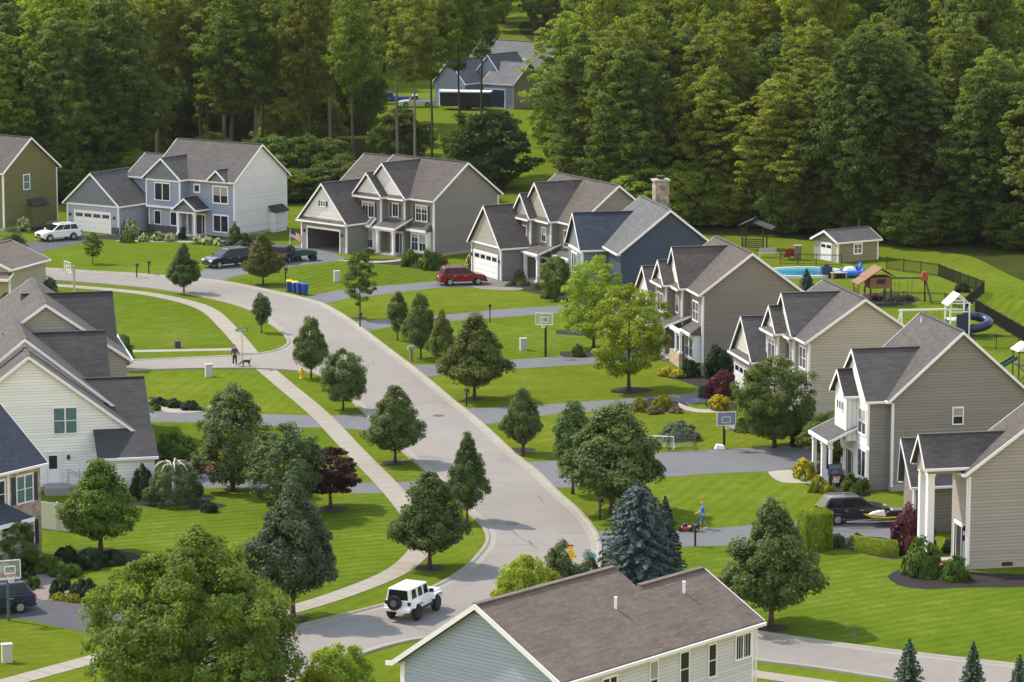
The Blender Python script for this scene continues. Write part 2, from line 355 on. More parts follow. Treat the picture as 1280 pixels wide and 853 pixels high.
DR = [
 ([(92, 293), (150, 296), (118, 301), (60, 314), (42, 321), (5, 334), (-50, 330), (-10, 316), (40, 303)], M_drive2),
 ([(243, 349), (255, 338), (268, 334.5), (300, 326), (340, 318), (375, 307), (432, 323), (405, 328.5), (354, 334.5), (310, 342.5), (287, 347.5), (275, 353)], M_drive),
 ([(384, 373), (391, 369.5), (436, 361.5), (500, 356), (545, 351.5), (600, 345), (630, 352), (642, 357), (600, 359.5), (549, 360), (470, 369.5), (430, 374), (408, 379.5)], M_drive),
 ([(434, 404), (447, 402), (487, 399), (560, 393.5), (620, 387.5), (700, 382), (760, 378), (765, 387), (700, 391.5), (620, 397.5), (560, 402), (490, 408.5), (450, 415)], M_drive),
 ([(504, 456), (517, 456.5), (570, 455.5), (640, 450), (740, 443), (830, 436), (835, 446), (740, 455), (640, 461.5), (570, 466), (524, 471.5)], M_drive),
 ([(566, 508), (578, 510.5), (623, 509.5), (676, 506), (740, 502), (800, 497), (835, 495), (872, 491), (905, 492), (890, 500), (846, 508), (780, 513), (708, 516.5), (676, 520.5), (640, 525), (594, 531)], M_drive),
 ([(644, 576), (655, 577), (694, 576.5), (838, 565.5), (920, 561), (963, 558.5), (1030, 556), (1080, 553), (1085, 575), (1010, 583), (960, 589.5), (900, 591.5), (846, 595.5), (760, 602), (684, 609.5)], M_drive),
 ([(735, 664), (800, 665.5), (846, 664.5), (900, 660), (950, 656), (1010, 650), (1040, 640), (1110, 634), (1150, 640), (1150, 672), (1128, 677), (1104, 679.5), (1040, 681), (990, 682), (897, 682.5), (848, 684), (745, 688)], M_drive),
 ([(150, 513), (186, 514.5), (273, 516.5), (351, 518.5), (415, 519.5), (455, 518.5), (470, 522), (482, 539), (432, 536), (353, 533.5), (269, 529), (189, 528), (150, 528)], M_drive),
 ([(230, 592), (256, 593), (330, 598), (400, 602), (461, 603.5), (520, 602), (549, 597), (562, 613), (520, 617), (474, 616.5), (434, 616.5), (330, 611.5), (260, 610.5), (225, 610)], M_drive),
 ([(-60, 741), (0, 742), (33, 745), (59, 750), (95, 754.5), (150, 765), (230, 785), (318, 803), (250, 834), (180, 808), (105, 790.5), (40, 777), (0, 771.5), (-60, 768)], M_drive2)]
for p, m_ in DR: drive(p, m_)
PATHS = [
 ([(960, 590), (988, 587.5), (996, 594), (1016, 600.5), (1040, 600), (1036, 608), (1008, 604.5), (978, 603.5), (964, 596)], M_conc),
 ([(33, 744.5), (48.7, 728.7), (43.6, 716.5), (61, 716.5), (77, 723.6), (64, 728), (60, 750.5), (46, 748)], M_paver),
 ([(200, 507), (229, 509), (252, 515), (223, 516.5), (200, 514)], M_conc),
 ([(588, 357.5), (640, 359.5), (655, 361), (640, 363.5), (600, 361.5)], M_paver),
 ([(848, 503), (857, 507.5), (875, 512), (897, 512), (895, 516), (868, 515.5), (850, 510)], M_conc),
 ([(420, 325), (480, 326.5), (500, 324), (500, 326.5), (470, 329), (432, 327)], M_conc),
 ([(1060, 674), (1100, 678.5), (1128, 672), (1160, 690), (1130, 684), (1095, 683)], M_paver),
 ([(150, 300.5), (250, 302), (250, 303.5), (150, 302)], M_conc)]
for p, m_ in PATHS: sheet('garden_path', px(*p), 0.018, m_)
def ell(cx, cy, rx, ry, n=20, seed=0, jit=0.12):
    rr = random.Random(seed); return [(cx + rx * math.cos(a) * (1 + rr.uniform(-jit, jit)), cy + ry * math.sin(a) * (1 + rr.uniform(-jit, jit))) for a in [2 * math.pi * k / n for k in range(n)]]
BEDS = [
 [(1109, 721), (1123, 713), (1160, 712), (1213, 715), (1320, 722), (1320, 733), (1200, 735), (1158, 737), (1123, 732)],
 [(1025, 677.6), (1059, 672.5), (1085, 671), (1123, 677), (1128, 698), (1101, 697), (1072, 690), (1059, 687), (1025, 687)],
 ell(958, 533, 46, 9), ell(789, 488.5, 25, 4.5), ell(823, 508, 35, 8), ell(126, 698, 46, 12), ell(255, 633, 26, 5), ell(414, 637, 20, 4.5),
 [(62, 738), (100, 733), (120, 740), (100, 752), (62, 748)], [(20, 716), (50, 700), (100, 690), (110, 712), (75, 726), (60, 716), (45, 720)], [(-20, 722), (30, 716), (52, 724), (40, 738), (-20, 742)],
 [(186, 499), (230, 507), (252, 514), (276, 517), (262, 512), (230, 504), (190, 496)],
 [(60, 296), (150, 294), (300, 296), (345, 306), (300, 309), (250, 301.5), (160, 300.5)],
 [(430, 324), (505, 325), (570, 333), (560, 338), (500, 332), (440, 328)], [(640, 352), (730, 362), (722, 378), (665, 366), (630, 359)],
 [(820, 470), (880, 462), (930, 482), (900, 492), (850, 476)], [(990, 590), (1030, 580), (1085, 612), (1080, 622), (1030, 617), (1005, 604)],
 [(880, 505), (910, 500), (925, 512), (890, 512)], ell(205, 624, 60, 10), [(1000, 540), (1090, 560), (1092, 590), (1020, 560)], [(700, 440), (750, 440), (745, 446), (705, 447)],
 ell(1105, 375, 42, 8), ell(55, 286, 18, 3), ell(735, 415, 40, 5)]
for i, p in enumerate(BEDS): sheet('mulch_bed', px(*p), 0.011 + 0.0002 * i, M_mulch)

# lawns of single lots: each mown in its own direction and with its own tone
def lot(i, pts, k, kr, sdir, stripes, big=.06):
    st = [(0.30, (.054, .084, .006)), (0.43, (.082, .117, .010)), (0.55, (.106, .141, .014)), (0.66, (.165, .172, .040))]
    m_ = ground_mat('lot_grass_%d' % i, [(p, (c[0] * k * kr, c[1] * k, c[2] * k)) for p, c in st], big, 0.5, 2.4, stripes=stripes, bump=0.7, wts=(0.36, 0.36, 0.28), bdist=0.10, sdir=sdir, spec=0.0)
    sheet('lawn', px(*pts), 0.004, m_, smooth=False)
lot(0, [(120, 363), (180, 369), (232, 380), (262, 392), (280, 410), (296, 434), (160, 438), (120, 420)], .93, .97, 1.45, .10)
lot(1, [(186, 466), (330, 463), (352, 483), (386, 517), (351, 517), (273, 515), (186, 513)], 1.04, 1.02, .2, .05)
lot(2, [(160, 530), (269, 530.5), (353, 535), (412, 537), (440, 567), (470, 598), (400, 600), (256, 591), (200, 600)], .92, .95, .9, .07)
lot(3, [(180, 612), (330, 613), (434, 618), (490, 619), (508, 640), (527, 665), (512, 694), (480, 716), (420, 738), (330, 765), (60, 700), (60, 660)], .96, .96, 1.2, .10)
lot(4, [(640, 532), (708, 518), (846, 510), (1030, 520), (1030, 554), (920, 559.5), (838, 564), (694, 575), (652, 575), (615, 545)], 1.0, 1.10, .5, .05, .1)
lot(5, [(545, 474), (640, 463), (740, 457), (850, 462), (872, 489), (740, 500), (676, 504), (578, 509), (555, 490)], 1.0, 1.07, 1.9, .06, .1)
lot(6, [(466, 416), (560, 404), (700, 393), (760, 420), (740, 441), (640, 448.5), (517, 455), (490, 437)], .97, .98, .7, .10)
lot(7, [(700, 610), (846, 597), (960, 591), (1000, 605), (1030, 640), (900, 658.5), (760, 663), (735, 645)], 1.02, 1.0, .35, .06)
lot(8, [(860, 686), (990, 684), (1100, 700), (1300, 735), (1300, 832), (1136, 814), (953, 788), (850, 760)], .97, .93, 1.0, .08)
lot(9, [(560, 361), (640, 364), (700, 375), (620, 386), (487, 397.5), (447, 399.5), (412, 381), (470, 371)], 1.02, 1.06, 1.6, .05)
lot(10, [(290, 350), (354, 336), (432, 329), (540, 338), (545, 350), (436, 360), (388, 369), (330, 360)], .93, .97, .4, .09)
lot(11, [(48, 330), (62, 316), (120, 304), (250, 304), (265, 332), (248, 345), (165, 341), (87, 336)], 1.0, .98, 1.1, .08)
lot(12, [(1060, 330), (1173, 349), (1200, 360), (1225, 370), (1205, 386), (1060, 372)], 1.0, 1.0, .8, .08)
lot(13, [(1235, 365), (1400, 372), (1400, 480), (1280, 425), (1222, 392)], .98, 1.03, .3, .10)
lot(14, [(-40, 775), (40, 779), (105, 793), (160, 806), (100, 824), (-40, 862)], .95, 1.05, 1.3, .05)
# wear and joints of the paving
M_joint = plain('joint_grout', (.10, .09, .075), .95); M_tar = plain('crack_seal', (.055, .053, .052), .7); M_oil = ground_mat('stained_asphalt', [(0.35, (.10, .098, .097)), (0.65, (.155, .15, .147))], .8, 3, 20, spec=.1)  # paving joints are thin strips of dark grout colour
def joints(name, pts, wd, step, z, thick=.035, off=0.0):
    P = catmull([at(*p) for p in pts], .25); m = MB(); acc = 0.0
    for a, b in zip(P[:-1], P[1:]):
        acc += (b - a).length
        if acc >= step:
            acc = 0.0; d = (b - a).normalized(); n = Vector((-d.y, d.x, 0)); c = a + n * off
            q = [c - n * wd / 2 - d * thick / 2, c + n * wd / 2 - d * thick / 2, c + n * wd / 2 + d * thick / 2, c - n * wd / 2 + d * thick / 2]
            m.poly([(v.x, v.y, z) for v in q][::-1])
    o = m.build(name, M_joint); o['kind'] = 'structure'
joints('sidewalk_joints', WALK2, 1.46, 1.5, .0335)
joints('sidewalk_joints', [(-60, 350.5), (15, 353.5), (60, 356.5), (108, 360), (180, 367), (232, 377.5), (262, 389), (284, 409), (301, 428), (312, 442)], 1.46, 1.5, .0335)
for c in (FAR, JEEP, SIDE, NEAR_R): joints('kerb_joints', c, .28, 3.0, .1235, .03, .16)
rr_ = random.Random(21); m = MB()
for k in range(26):
    p = at(*[(300, 366), (380, 385), (430, 420), (470, 455), (520, 500), (560, 540), (600, 590), (640, 620), (660, 660), (640, 700), (560, 760), (430, 790), (1030, 815), (200, 352)][k % 14]) + Vector((rr_.uniform(-3, 3), rr_.uniform(-6, 6), 0)); a = rr_.uniform(0, 3.14); L_ = rr_.uniform(1.5, 5); pts = [p]
    for j in range(7): a += rr_.uniform(-.35, .35); pts.append(pts[-1] + Vector((math.cos(a), math.sin(a), 0)) * L_ / 7)
    for q0, q1 in zip(pts[:-1], pts[1:]):
        n = Vector((-(q1 - q0).y, (q1 - q0).x, 0)).normalized() * rr_.uniform(.02, .04); m.poly([(v.x, v.y, .0165) for v in (q0 - n, q1 - n, q1 + n, q0 + n)])
tag(m.build('crack_seal', M_tar), kind='structure')
for i, (x, y, r_) in enumerate(((548, 520, .42), (640, 655, .42), (320, 358, .4))):
    p = at(x, y); r = thing('manhole_cover', ('round iron manhole cover in the road left of the small pointed tree', 'round iron manhole cover at the road bend', 'round iron manhole cover in the far road')[i], 'manhole cover', (p.x, p.y, .014), 0, 'manhole covers'); MB().lathe([(r_, 0), (r_, .012), (r_ - .05, .013)], 18).build('lid', plain('cast_iron', (.06, .055, .05), .6), r)
for i, (x, y, w_) in enumerate(((900, 575, 3), (1060, 660, 2), (560, 357, 1.6), (300, 335, 2), (620, 640, 1.4), (60, 765, 1.6), (700, 590, 2.2))):
    p = at(x, y); sheet('road_stain', [(p.x + w_ * math.cos(a) * (1 + .25 * math.sin(3 * a + i)), p.y + w_ * .8 * math.sin(a) * (1 + .2 * math.cos(2 * a + i))) for a in [2 * math.pi * k / 24 for k in range(24)]], .0155, M_oil) if i in (1, 2) else None
# ------------------------------------------------------------------ houses
RS_brown = shingle('brown_shingles', (0.148, 0.121, 0.104))
RS_grey = shingle('grey_shingles', (0.090, 0.085, 0.084))
RS_dark = shingle('charcoal_shingles', (0.059, 0.056, 0.058))
RS_navy = shingle('slate_blue_shingles', (0.043, 0.052, 0.073))
RS_tan = shingle('weathered_shingles', (0.095, 0.083, 0.076))
class House:
    """local frame: x along the front (ridge), front faces -y, origin at the front right corner of the main block"""
    def __init__(s, name, label, x, y, yaw, wall, roof, trim=M_white, group='houses along the street', cat='house'):
        s.root = thing(name, label, cat, (x, y, 0), R(yaw), group); s.wall_m = wall; s.roof_m = roof; s.trim = trim
    def gable(s, x0, x1, y0, y1, zE, zA, axis='x', z0=0.0, wall=None, roof=None, over=0.35, rake=0.30, t=0.16, ends=(1, 1), xa=None, zE2=None, face=None, facemat=None, wallends=(1, 1), gut=True):
        """gabled block; zE is the height of the eave edge (tip of the overhang), zA the ridge; axis = direction of the ridge"""
        W = wall or s.wall_m; RM = roof or s.roof_m
        def P(a, b, z): return (b, a, z) if axis == 'x' else (a, b, z)        # a across the ridge, b along it
        a0, a1, b0, b1 = (y0, y1, x0, x1) if axis == 'x' else (x0, x1, y0, y1)
        am = xa if xa is not None else (a0 + a1) / 2; e1 = zE; e2 = zE if zE2 is None else zE2
        k1 = (zA - e1) / (am - a0 + over); k2 = (zA - e2) / (a1 + over - am)
        h1, h2 = e1 + k1 * over - 0.01, e2 + k2 * over - 0.01
        m = MB()
        for b, on in ((b0, wallends[0]), (b1, wallends[1])):
            if on:
                q = [P(a0, b, z0), P(a1, b, z0), P(a1, b, h2), P(am, b, zA - 0.02), P(a0, b, h1)]
                if (axis == 'x') == (b == b0): q = q[::-1]
                m.poly(q)
        sgn = axis == 'x'
        q = [P(a0, b0, z0), P(a0, b1, z0), P(a0, b1, h1), P(a0, b0, h1)]; m.poly(q if sgn else q[::-1])
        q = [P(a1, b0, z0), P(a1, b1, z0), P(a1, b1, h2), P(a1, b0, h2)]; m.poly(q[::-1] if sgn else q)
        m.build('wall', W, s.root)
        r0, r1 = b0 - rake * ends[0], b1 + rake * ends[1]
        m = MB()
        for (aa, zz) in ((a0 - over, e1), (a1 + over, e2)):
            p = [P(aa, r0, zz), P(am, r0, zA), P(am, r1, zA), P(aa, r1, zz)]
            up = [(x, y, z + t) for x, y, z in p]
            m.hexa(p + up)
        # ridge cap
        m.bar(P(am, r0 + .02, zA + t + .005), P(am, r1 - .02, zA + t + .005), 0.28, 0.05)
        rf = m.build('roof', RM, s.root)
        for b, on, sg in ((r0, ends[0], -1), (r1, ends[1], 1)):
            if not on: continue
            m = MB()
            for (aa, zz) in ((a0 - over, e1), (a1 + over, e2)):
                p = [P(aa, b + sg * .002, zz - .06), P(am, b + sg * .002, zA - .06), P(am, b + sg * .002, zA + t + .012), P(aa, b + sg * .002, zz + t + .012)]
                q = [P(aa, b + sg * (.04), zz - .06), P(am, b + sg * .04, zA - .06), P(am, b + sg * .04, zA + t + .012), P(aa, b + sg * .04, zz + t + .012)]
                m.hexa(p + q)
            m.build('rake_board', s.trim, rf)
        if gut:
            for (aa, zz, sg) in ((a0 - over, e1, -1), (a1 + over, e2, 1)):
                m = MB(); m.hexa([P(aa + sg * .004, r0 + .01, zz - .02), P(aa + sg * .004, r1 - .01, zz - .02), P(aa + sg * .11, r1 - .01, zz - .02), P(aa + sg * .11, r0 + .01, zz - .02),
                        P(aa + sg * .004, r0 + .01, zz + .13), P(aa + sg * .004, r1 - .01, zz + .13), P(aa + sg * .13, r1 - .01, zz + .13), P(aa + sg * .13, r0 + .01, zz + .13)])
                m.build('gutter', s.trim, rf); m = MB()
                m.hexa([P(aa - sg * .02, r0 + .03, zz - .025), P(aa - sg * .02, r1 - .03, zz - .025), P(aa - sg * (over - .005), r1 - .03, zz - .025), P(aa - sg * (over - .005), r0 + .03, zz - .025),
                        P(aa - sg * .02, r0 + .03, zz - .003), P(aa - sg * .02, r1 - .03, zz - .003), P(aa - sg * (over - .005), r1 - .03, zz - .003), P(aa - sg * (over - .005), r0 + .03, zz - .003)])
                m.build('soffit', s.trim, rf)
        if face:                                   # contrasting gable face with a trim board below: 'y0'/'y1' style end
            b = b0 if face == 0 else b1; sg = -1 if face == 0 else 1
            hz = max(h1, h2) - 0.05
            i0 = a0 + max(0, (hz - h1) / max(k1, .01)) + .05; i1 = a1 - max(0, (hz - h2) / max(k2, .01)) - .05
        return rf
    def gface(s, x0, x1, y, zb, zt, mat, pent=False):
        """gable facing panel on a front wing (ridge along y), with a trim board or a pent roof at its foot"""
        xm = (x0 + x1) / 2; m = MB()
        m.prism([(x0 + .06, zb), (x1 - .06, zb), (xm, zt - .1)], y - .035, y - .004); m.build('gable_face', mat, s.root)
        if pent:
            m = MB(); m.hexa([(x0 - .3, y - .42, zb - .18), (x1 + .3, y - .42, zb - .18), (x1 + .3, y - .037, zb - .18), (x0 - .3, y - .037, zb - .18),
                              (x0 - .3, y - .42, zb - .10), (x1 + .3, y - .42, zb - .10), (x1 + .3, y - .037, zb + .22), (x0 - .3, y - .037, zb + .22)])
            o = m.build('pent_roof', s.roof_m, s.root)
            MB().box(x0 - .33, x1 + .33, y - .50, y - .425, zb - .26, zb - .09).build('gutter', s.trim, o)
        else:
            MB().box(x0, x1, y - .055, y - .037, zb - .14, zb + .02).build('trim_board', s.trim, s.root)
    def corner(s, x, y, z0, z1, fx=1, fy=-1):
        """white corner board: wraps a corner whose outward directions are fx along x and fy along y"""
        m = MB(); a = .14
        m.box(x - fx * a, x + fx * .022, y + fy * .003, y + fy * .022, z0, z1)
        m.box(x + fx * .003, x + fx * .022, y, y - fy * a, z0, z1)
        m.build('corner_board', s.trim, s.root)
    def window(s, side, pos, a0, a1, z0, z1, n=2, h=1, shut=0.0, mat=None, trim=None, cas=0.09, grid=0):
        """side: f front(-y) b back(+y) r right(+x) l left(-x); pos = wall plane; a along the wall"""
        def B(m, a, b, u, v, d0, d1):
            if side == 'f': m.box(a, b, pos - d1, pos - d0, u, v)
            elif side == 'b': m.box(a, b, pos + d0, pos + d1, u, v)
            elif side == 'r': m.box(pos + d0, pos + d1, a, b, u, v)
            else: m.box(pos - d1, pos - d0, a, b, u, v)
        m = MB(); B(m, a0, a1, z0, z1, .004, .03); wn = m.build('window', mat or M_glass, s.root)
        m = MB(); T = cas
        B(m, a0 - T, a1 + T, z1, z1 + T + .03, .004, .07); B(m, a0 - T, a1 + T, z0 - T, z0, .004, .085)
        B(m, a0 - T, a0, z0, z1, .004, .065); B(m, a1, a1 + T, z0, z1, .004, .065)
        for k in range(1, n): q = a0 + (a1 - a0) * k / n; B(m, q - .045, q + .045, z0, z1, .031, .06)
        for k in range(1, h + 1): q = z0 + (z1 - z0) * k / (h + 1); B(m, a0, a1, q - .022, q + .022, .031, .05)
        if grid:
            for k in range(1, grid * n):
                if k % grid: q = a0 + (a1 - a0) * k / (n * grid); B(m, q - .012, q + .012, z0, z1, .031, .042)
        m.build('frame', trim or s.trim, wn)
        s.nw = getattr(s, 'nw', 0) + 1
        if (s.nw * 7 + int(abs(a0) * 10)) % 5 < 2 and z1 - z0 > 1:
            q = MB(); B(q, a0 + .02, a1 - .02, z0 + (z1 - z0) * (.45 + .3 * ((s.nw * 3) % 2)), z1 - .01, .0305, .036); q.build('blind', plain('window_blind', (.30, .30, .30), .8), wn)
        if shut:
            for q in (a0 - T - shut, a1 + T):
                m = MB(); B(m, q + .01, q + shut - .01, z0 - .05, z1 + .05, .004, .045)
                for k in range(9):
                    zz = z0 + (z1 - z0) * (k + .5) / 9; B(m, q + .05, q + shut - .05, zz - .03, zz + .03, .046, .055)
                m.build('shutter', M_shut, s.root)
        return wn
    def box(s, name, mat, *b):
        return MB().box(*b).build(name, mat, s.root)
    def column(s, x, y, z0, z1, wd=0.26, mat=None):
        m = MB(); h = wd / 2
        m.box(x - h, x + h, y - h, y + h, z0, z1)
        m.box(x - h - .05, x + h + .05, y - h - .05, y + h + .05, z0, z0 + .2); m.box(x - h - .05, x + h + .05, y - h - .05, y + h + .05, z1 - .15, z1 - .002)
        m.build('porch_column', mat or s.trim, s.root)
    def shed_roof(s, x0, x1, y0, y1, ze, zt, roof=None, name='porch_roof', hipL=0.0, hipR=0.0):
        """lean-to roof: low edge at y0 (front), high edge at y1"""
        m = MB(); t = .1
        a = [(x0, y0, ze), (x1, y0, ze), (x1 - hipR, y1, zt), (x0 + hipL, y1, zt)]
        b = [(x0, y0, ze + t), (x1, y0, ze + t), (x1 - hipR, y1, zt + t), (x0 + hipL, y1, zt + t)]
        m.hexa(a + b)
        if hipL: m.poly([(x0 - .001, y0, ze), (x0 + hipL - .001, y1, zt + t), (x0 - .001, y1, ze)])
        if hipR: m.poly([(x1 + .001, y0, ze), (x1 + .001, y1, ze), (x1 - hipR + .001, y1, zt + t)])
        o = m.build(name, roof or s.roof_m, s.root)
        m = MB(); m.box(x0, x1, y0 - .12, y0 - .004, ze - .14, ze + .09)
        if not hipR: m.hexa([(x1 + .004, y0, ze - .1), (x1 + .04, y0, ze - .1), (x1 + .04, y1, zt - .1), (x1 + .004, y1, zt - .1), (x1 + .004, y0, ze + t), (x1 + .04, y0, ze + t), (x1 + .04, y1, zt + t), (x1 + .004, y1, zt + t)])
        if not hipL: m.hexa([(x0 - .04, y0, ze - .1), (x0 - .004, y0, ze - .1), (x0 - .004, y1, zt - .1), (x0 - .04, y1, zt - .1), (x0 - .04, y0, ze + t), (x0 - .004, y0, ze + t), (x0 - .004, y1, zt + t), (x0 - .04, y1, zt + t)])
        m.build('gutter', s.trim, o); return o
    def garage_door(s, y, x0, x1, z1, open_=False, side='f'):
        if open_:
            m = MB(); ga_, gb_, zz, yb = x0 - .5, x1 + .5, 2.7, y + 6.5      # open bay: floor, three walls and ceiling
            m.poly([(ga_, y + .01, .02), (gb_, y + .01, .02), (gb_, yb, .02), (ga_, yb, .02)]); m.poly([(ga_, yb, .02), (gb_, yb, .02), (gb_, yb, zz), (ga_, yb, zz)])
            m.poly([(ga_, y + .01, .02), (ga_, yb, .02), (ga_, yb, zz), (ga_, y + .01, zz)]); m.poly([(gb_, y + .01, .02), (gb_, y + .01, zz), (gb_, yb, zz), (gb_, yb, .02)]); m.poly([(ga_, y + .01, zz), (ga_, yb, zz), (gb_, yb, zz), (gb_, y + .01, zz)])
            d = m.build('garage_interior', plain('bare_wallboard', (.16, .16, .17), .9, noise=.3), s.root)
            MB().box(x0 + .6, x0 + 2.0, y + 4.5, y + 5.4, .02, 1.7).box(x0 + 3.2, x0 + 4.4, y + 5.2, y + 5.9, .02, 1.3).build('storage_cabinet', plain('cabinet', (.1, .11, .13)), d)
        else:
            m = MB()
            for k in range(4):
                za = .02 + (z1 - .02) * k / 4; zb = .02 + (z1 - .02) * (k + 1) / 4
                m.box(x0, x1, y - .03, y - .004, za + .012, zb - .012)
                if k < 3:
                    nn = 8
                    for j in range(nn):
                        xa = x0 + (x1 - x0) * (j + .12) / nn; xb = x0 + (x1 - x0) * (j + .88) / nn; m.box(xa, xb, y - .045, y - .031, za + .1, zb - .1)
            d = m.build('garage_door', plain('door_white', (0.74, 0.75, 0.77), .45), s.root)
            m = MB(); za = z1 * .78; zb = z1 * .95; nn = 4
            for j in range(nn):
                xa = x0 + (x1 - x0) * (j + .1) / nn; xb = x0 + (x1 - x0) * (j + .9) / nn
                for q in range(4): m.box(xa + (xb - xa) * q / 4 + .02, xa + (xb - xa) * (q + 1) / 4 - .02, y - .05, y - .032, za, zb)
            m.build('door_window', M_glass, d)
        m = MB(); T = .13
        m.box(x0 - T, x0 - .002, y - .06, y - .004, 0, z1); m.box(x1 + .002, x1 + T, y - .06, y - .004, 0, z1); m.box(x0 - T, x1 + T, y - .06, y - .004, z1 + .002, z1 + T + .08)
        m.build('door_casing', s.trim, d)
    def door(s, y, x0, x1, z1=2.1, mat=None, z0=.15):
        d = MB().box(x0, x1, y - .04, y - .004, z0, z1).build('front_door', mat or plain('door_dark', (.03, .03, .035), .5), s.root)
        m = MB(); m.box(x0 - .35, x0 - .05, y - .03, y - .004, z0, z1); m.box(x1 + .05, x1 + .35, y - .03, y - .004, z0, z1); m.build('sidelight', M_glass, d)
        m = MB()
        for a in (x0 - .46, x0 - .05, x1, x1 + .35): m.box(a, a + (.1 if a in (x0 - .46, x1 + .35) else .05), y - .06, y - .004, z0, z1)
        m.box(x0 - .46, x1 + .45, y - .06, y - .004, z1 + .002, z1 + .22); m.build('door_casing', s.trim, d)
    def pipe(s, x, y, z, h=.5):
        MB().lathe([(.05, 0), (.05, h), (.035, h)], 8, (x, y, z)).build('vent_pipe', M_white, s.root)
    def lamp(s, x, y, z):
        MB().lathe([(.04, 0), (.09, .05), (.09, .28), (.03, .36)], 8, (x, y - .12, z)).build('wall_lamp', M_black, s.root)
    def downspout(s, x, y, z0, z1):
        MB().box(x - .04, x + .04, y - .05, y + .03, z0, z1).build('downspout', s.trim, s.root)
    def foundation(s, x0, x1, y0, y1, h=.3):
        MB().box(x0 + .01 if False else x0 - .015, x1 + .015, y0 - .015, y1 + .015, -.3, h).build('foundation', M_found, s.root)
    def louver(s, x, y, z, w_=.55, h=.45):
        MB().box(x - w_ / 2, x + w_ / 2, y - .05, y - .037, z, z + h).build('gable_vent', M_white, s.root)

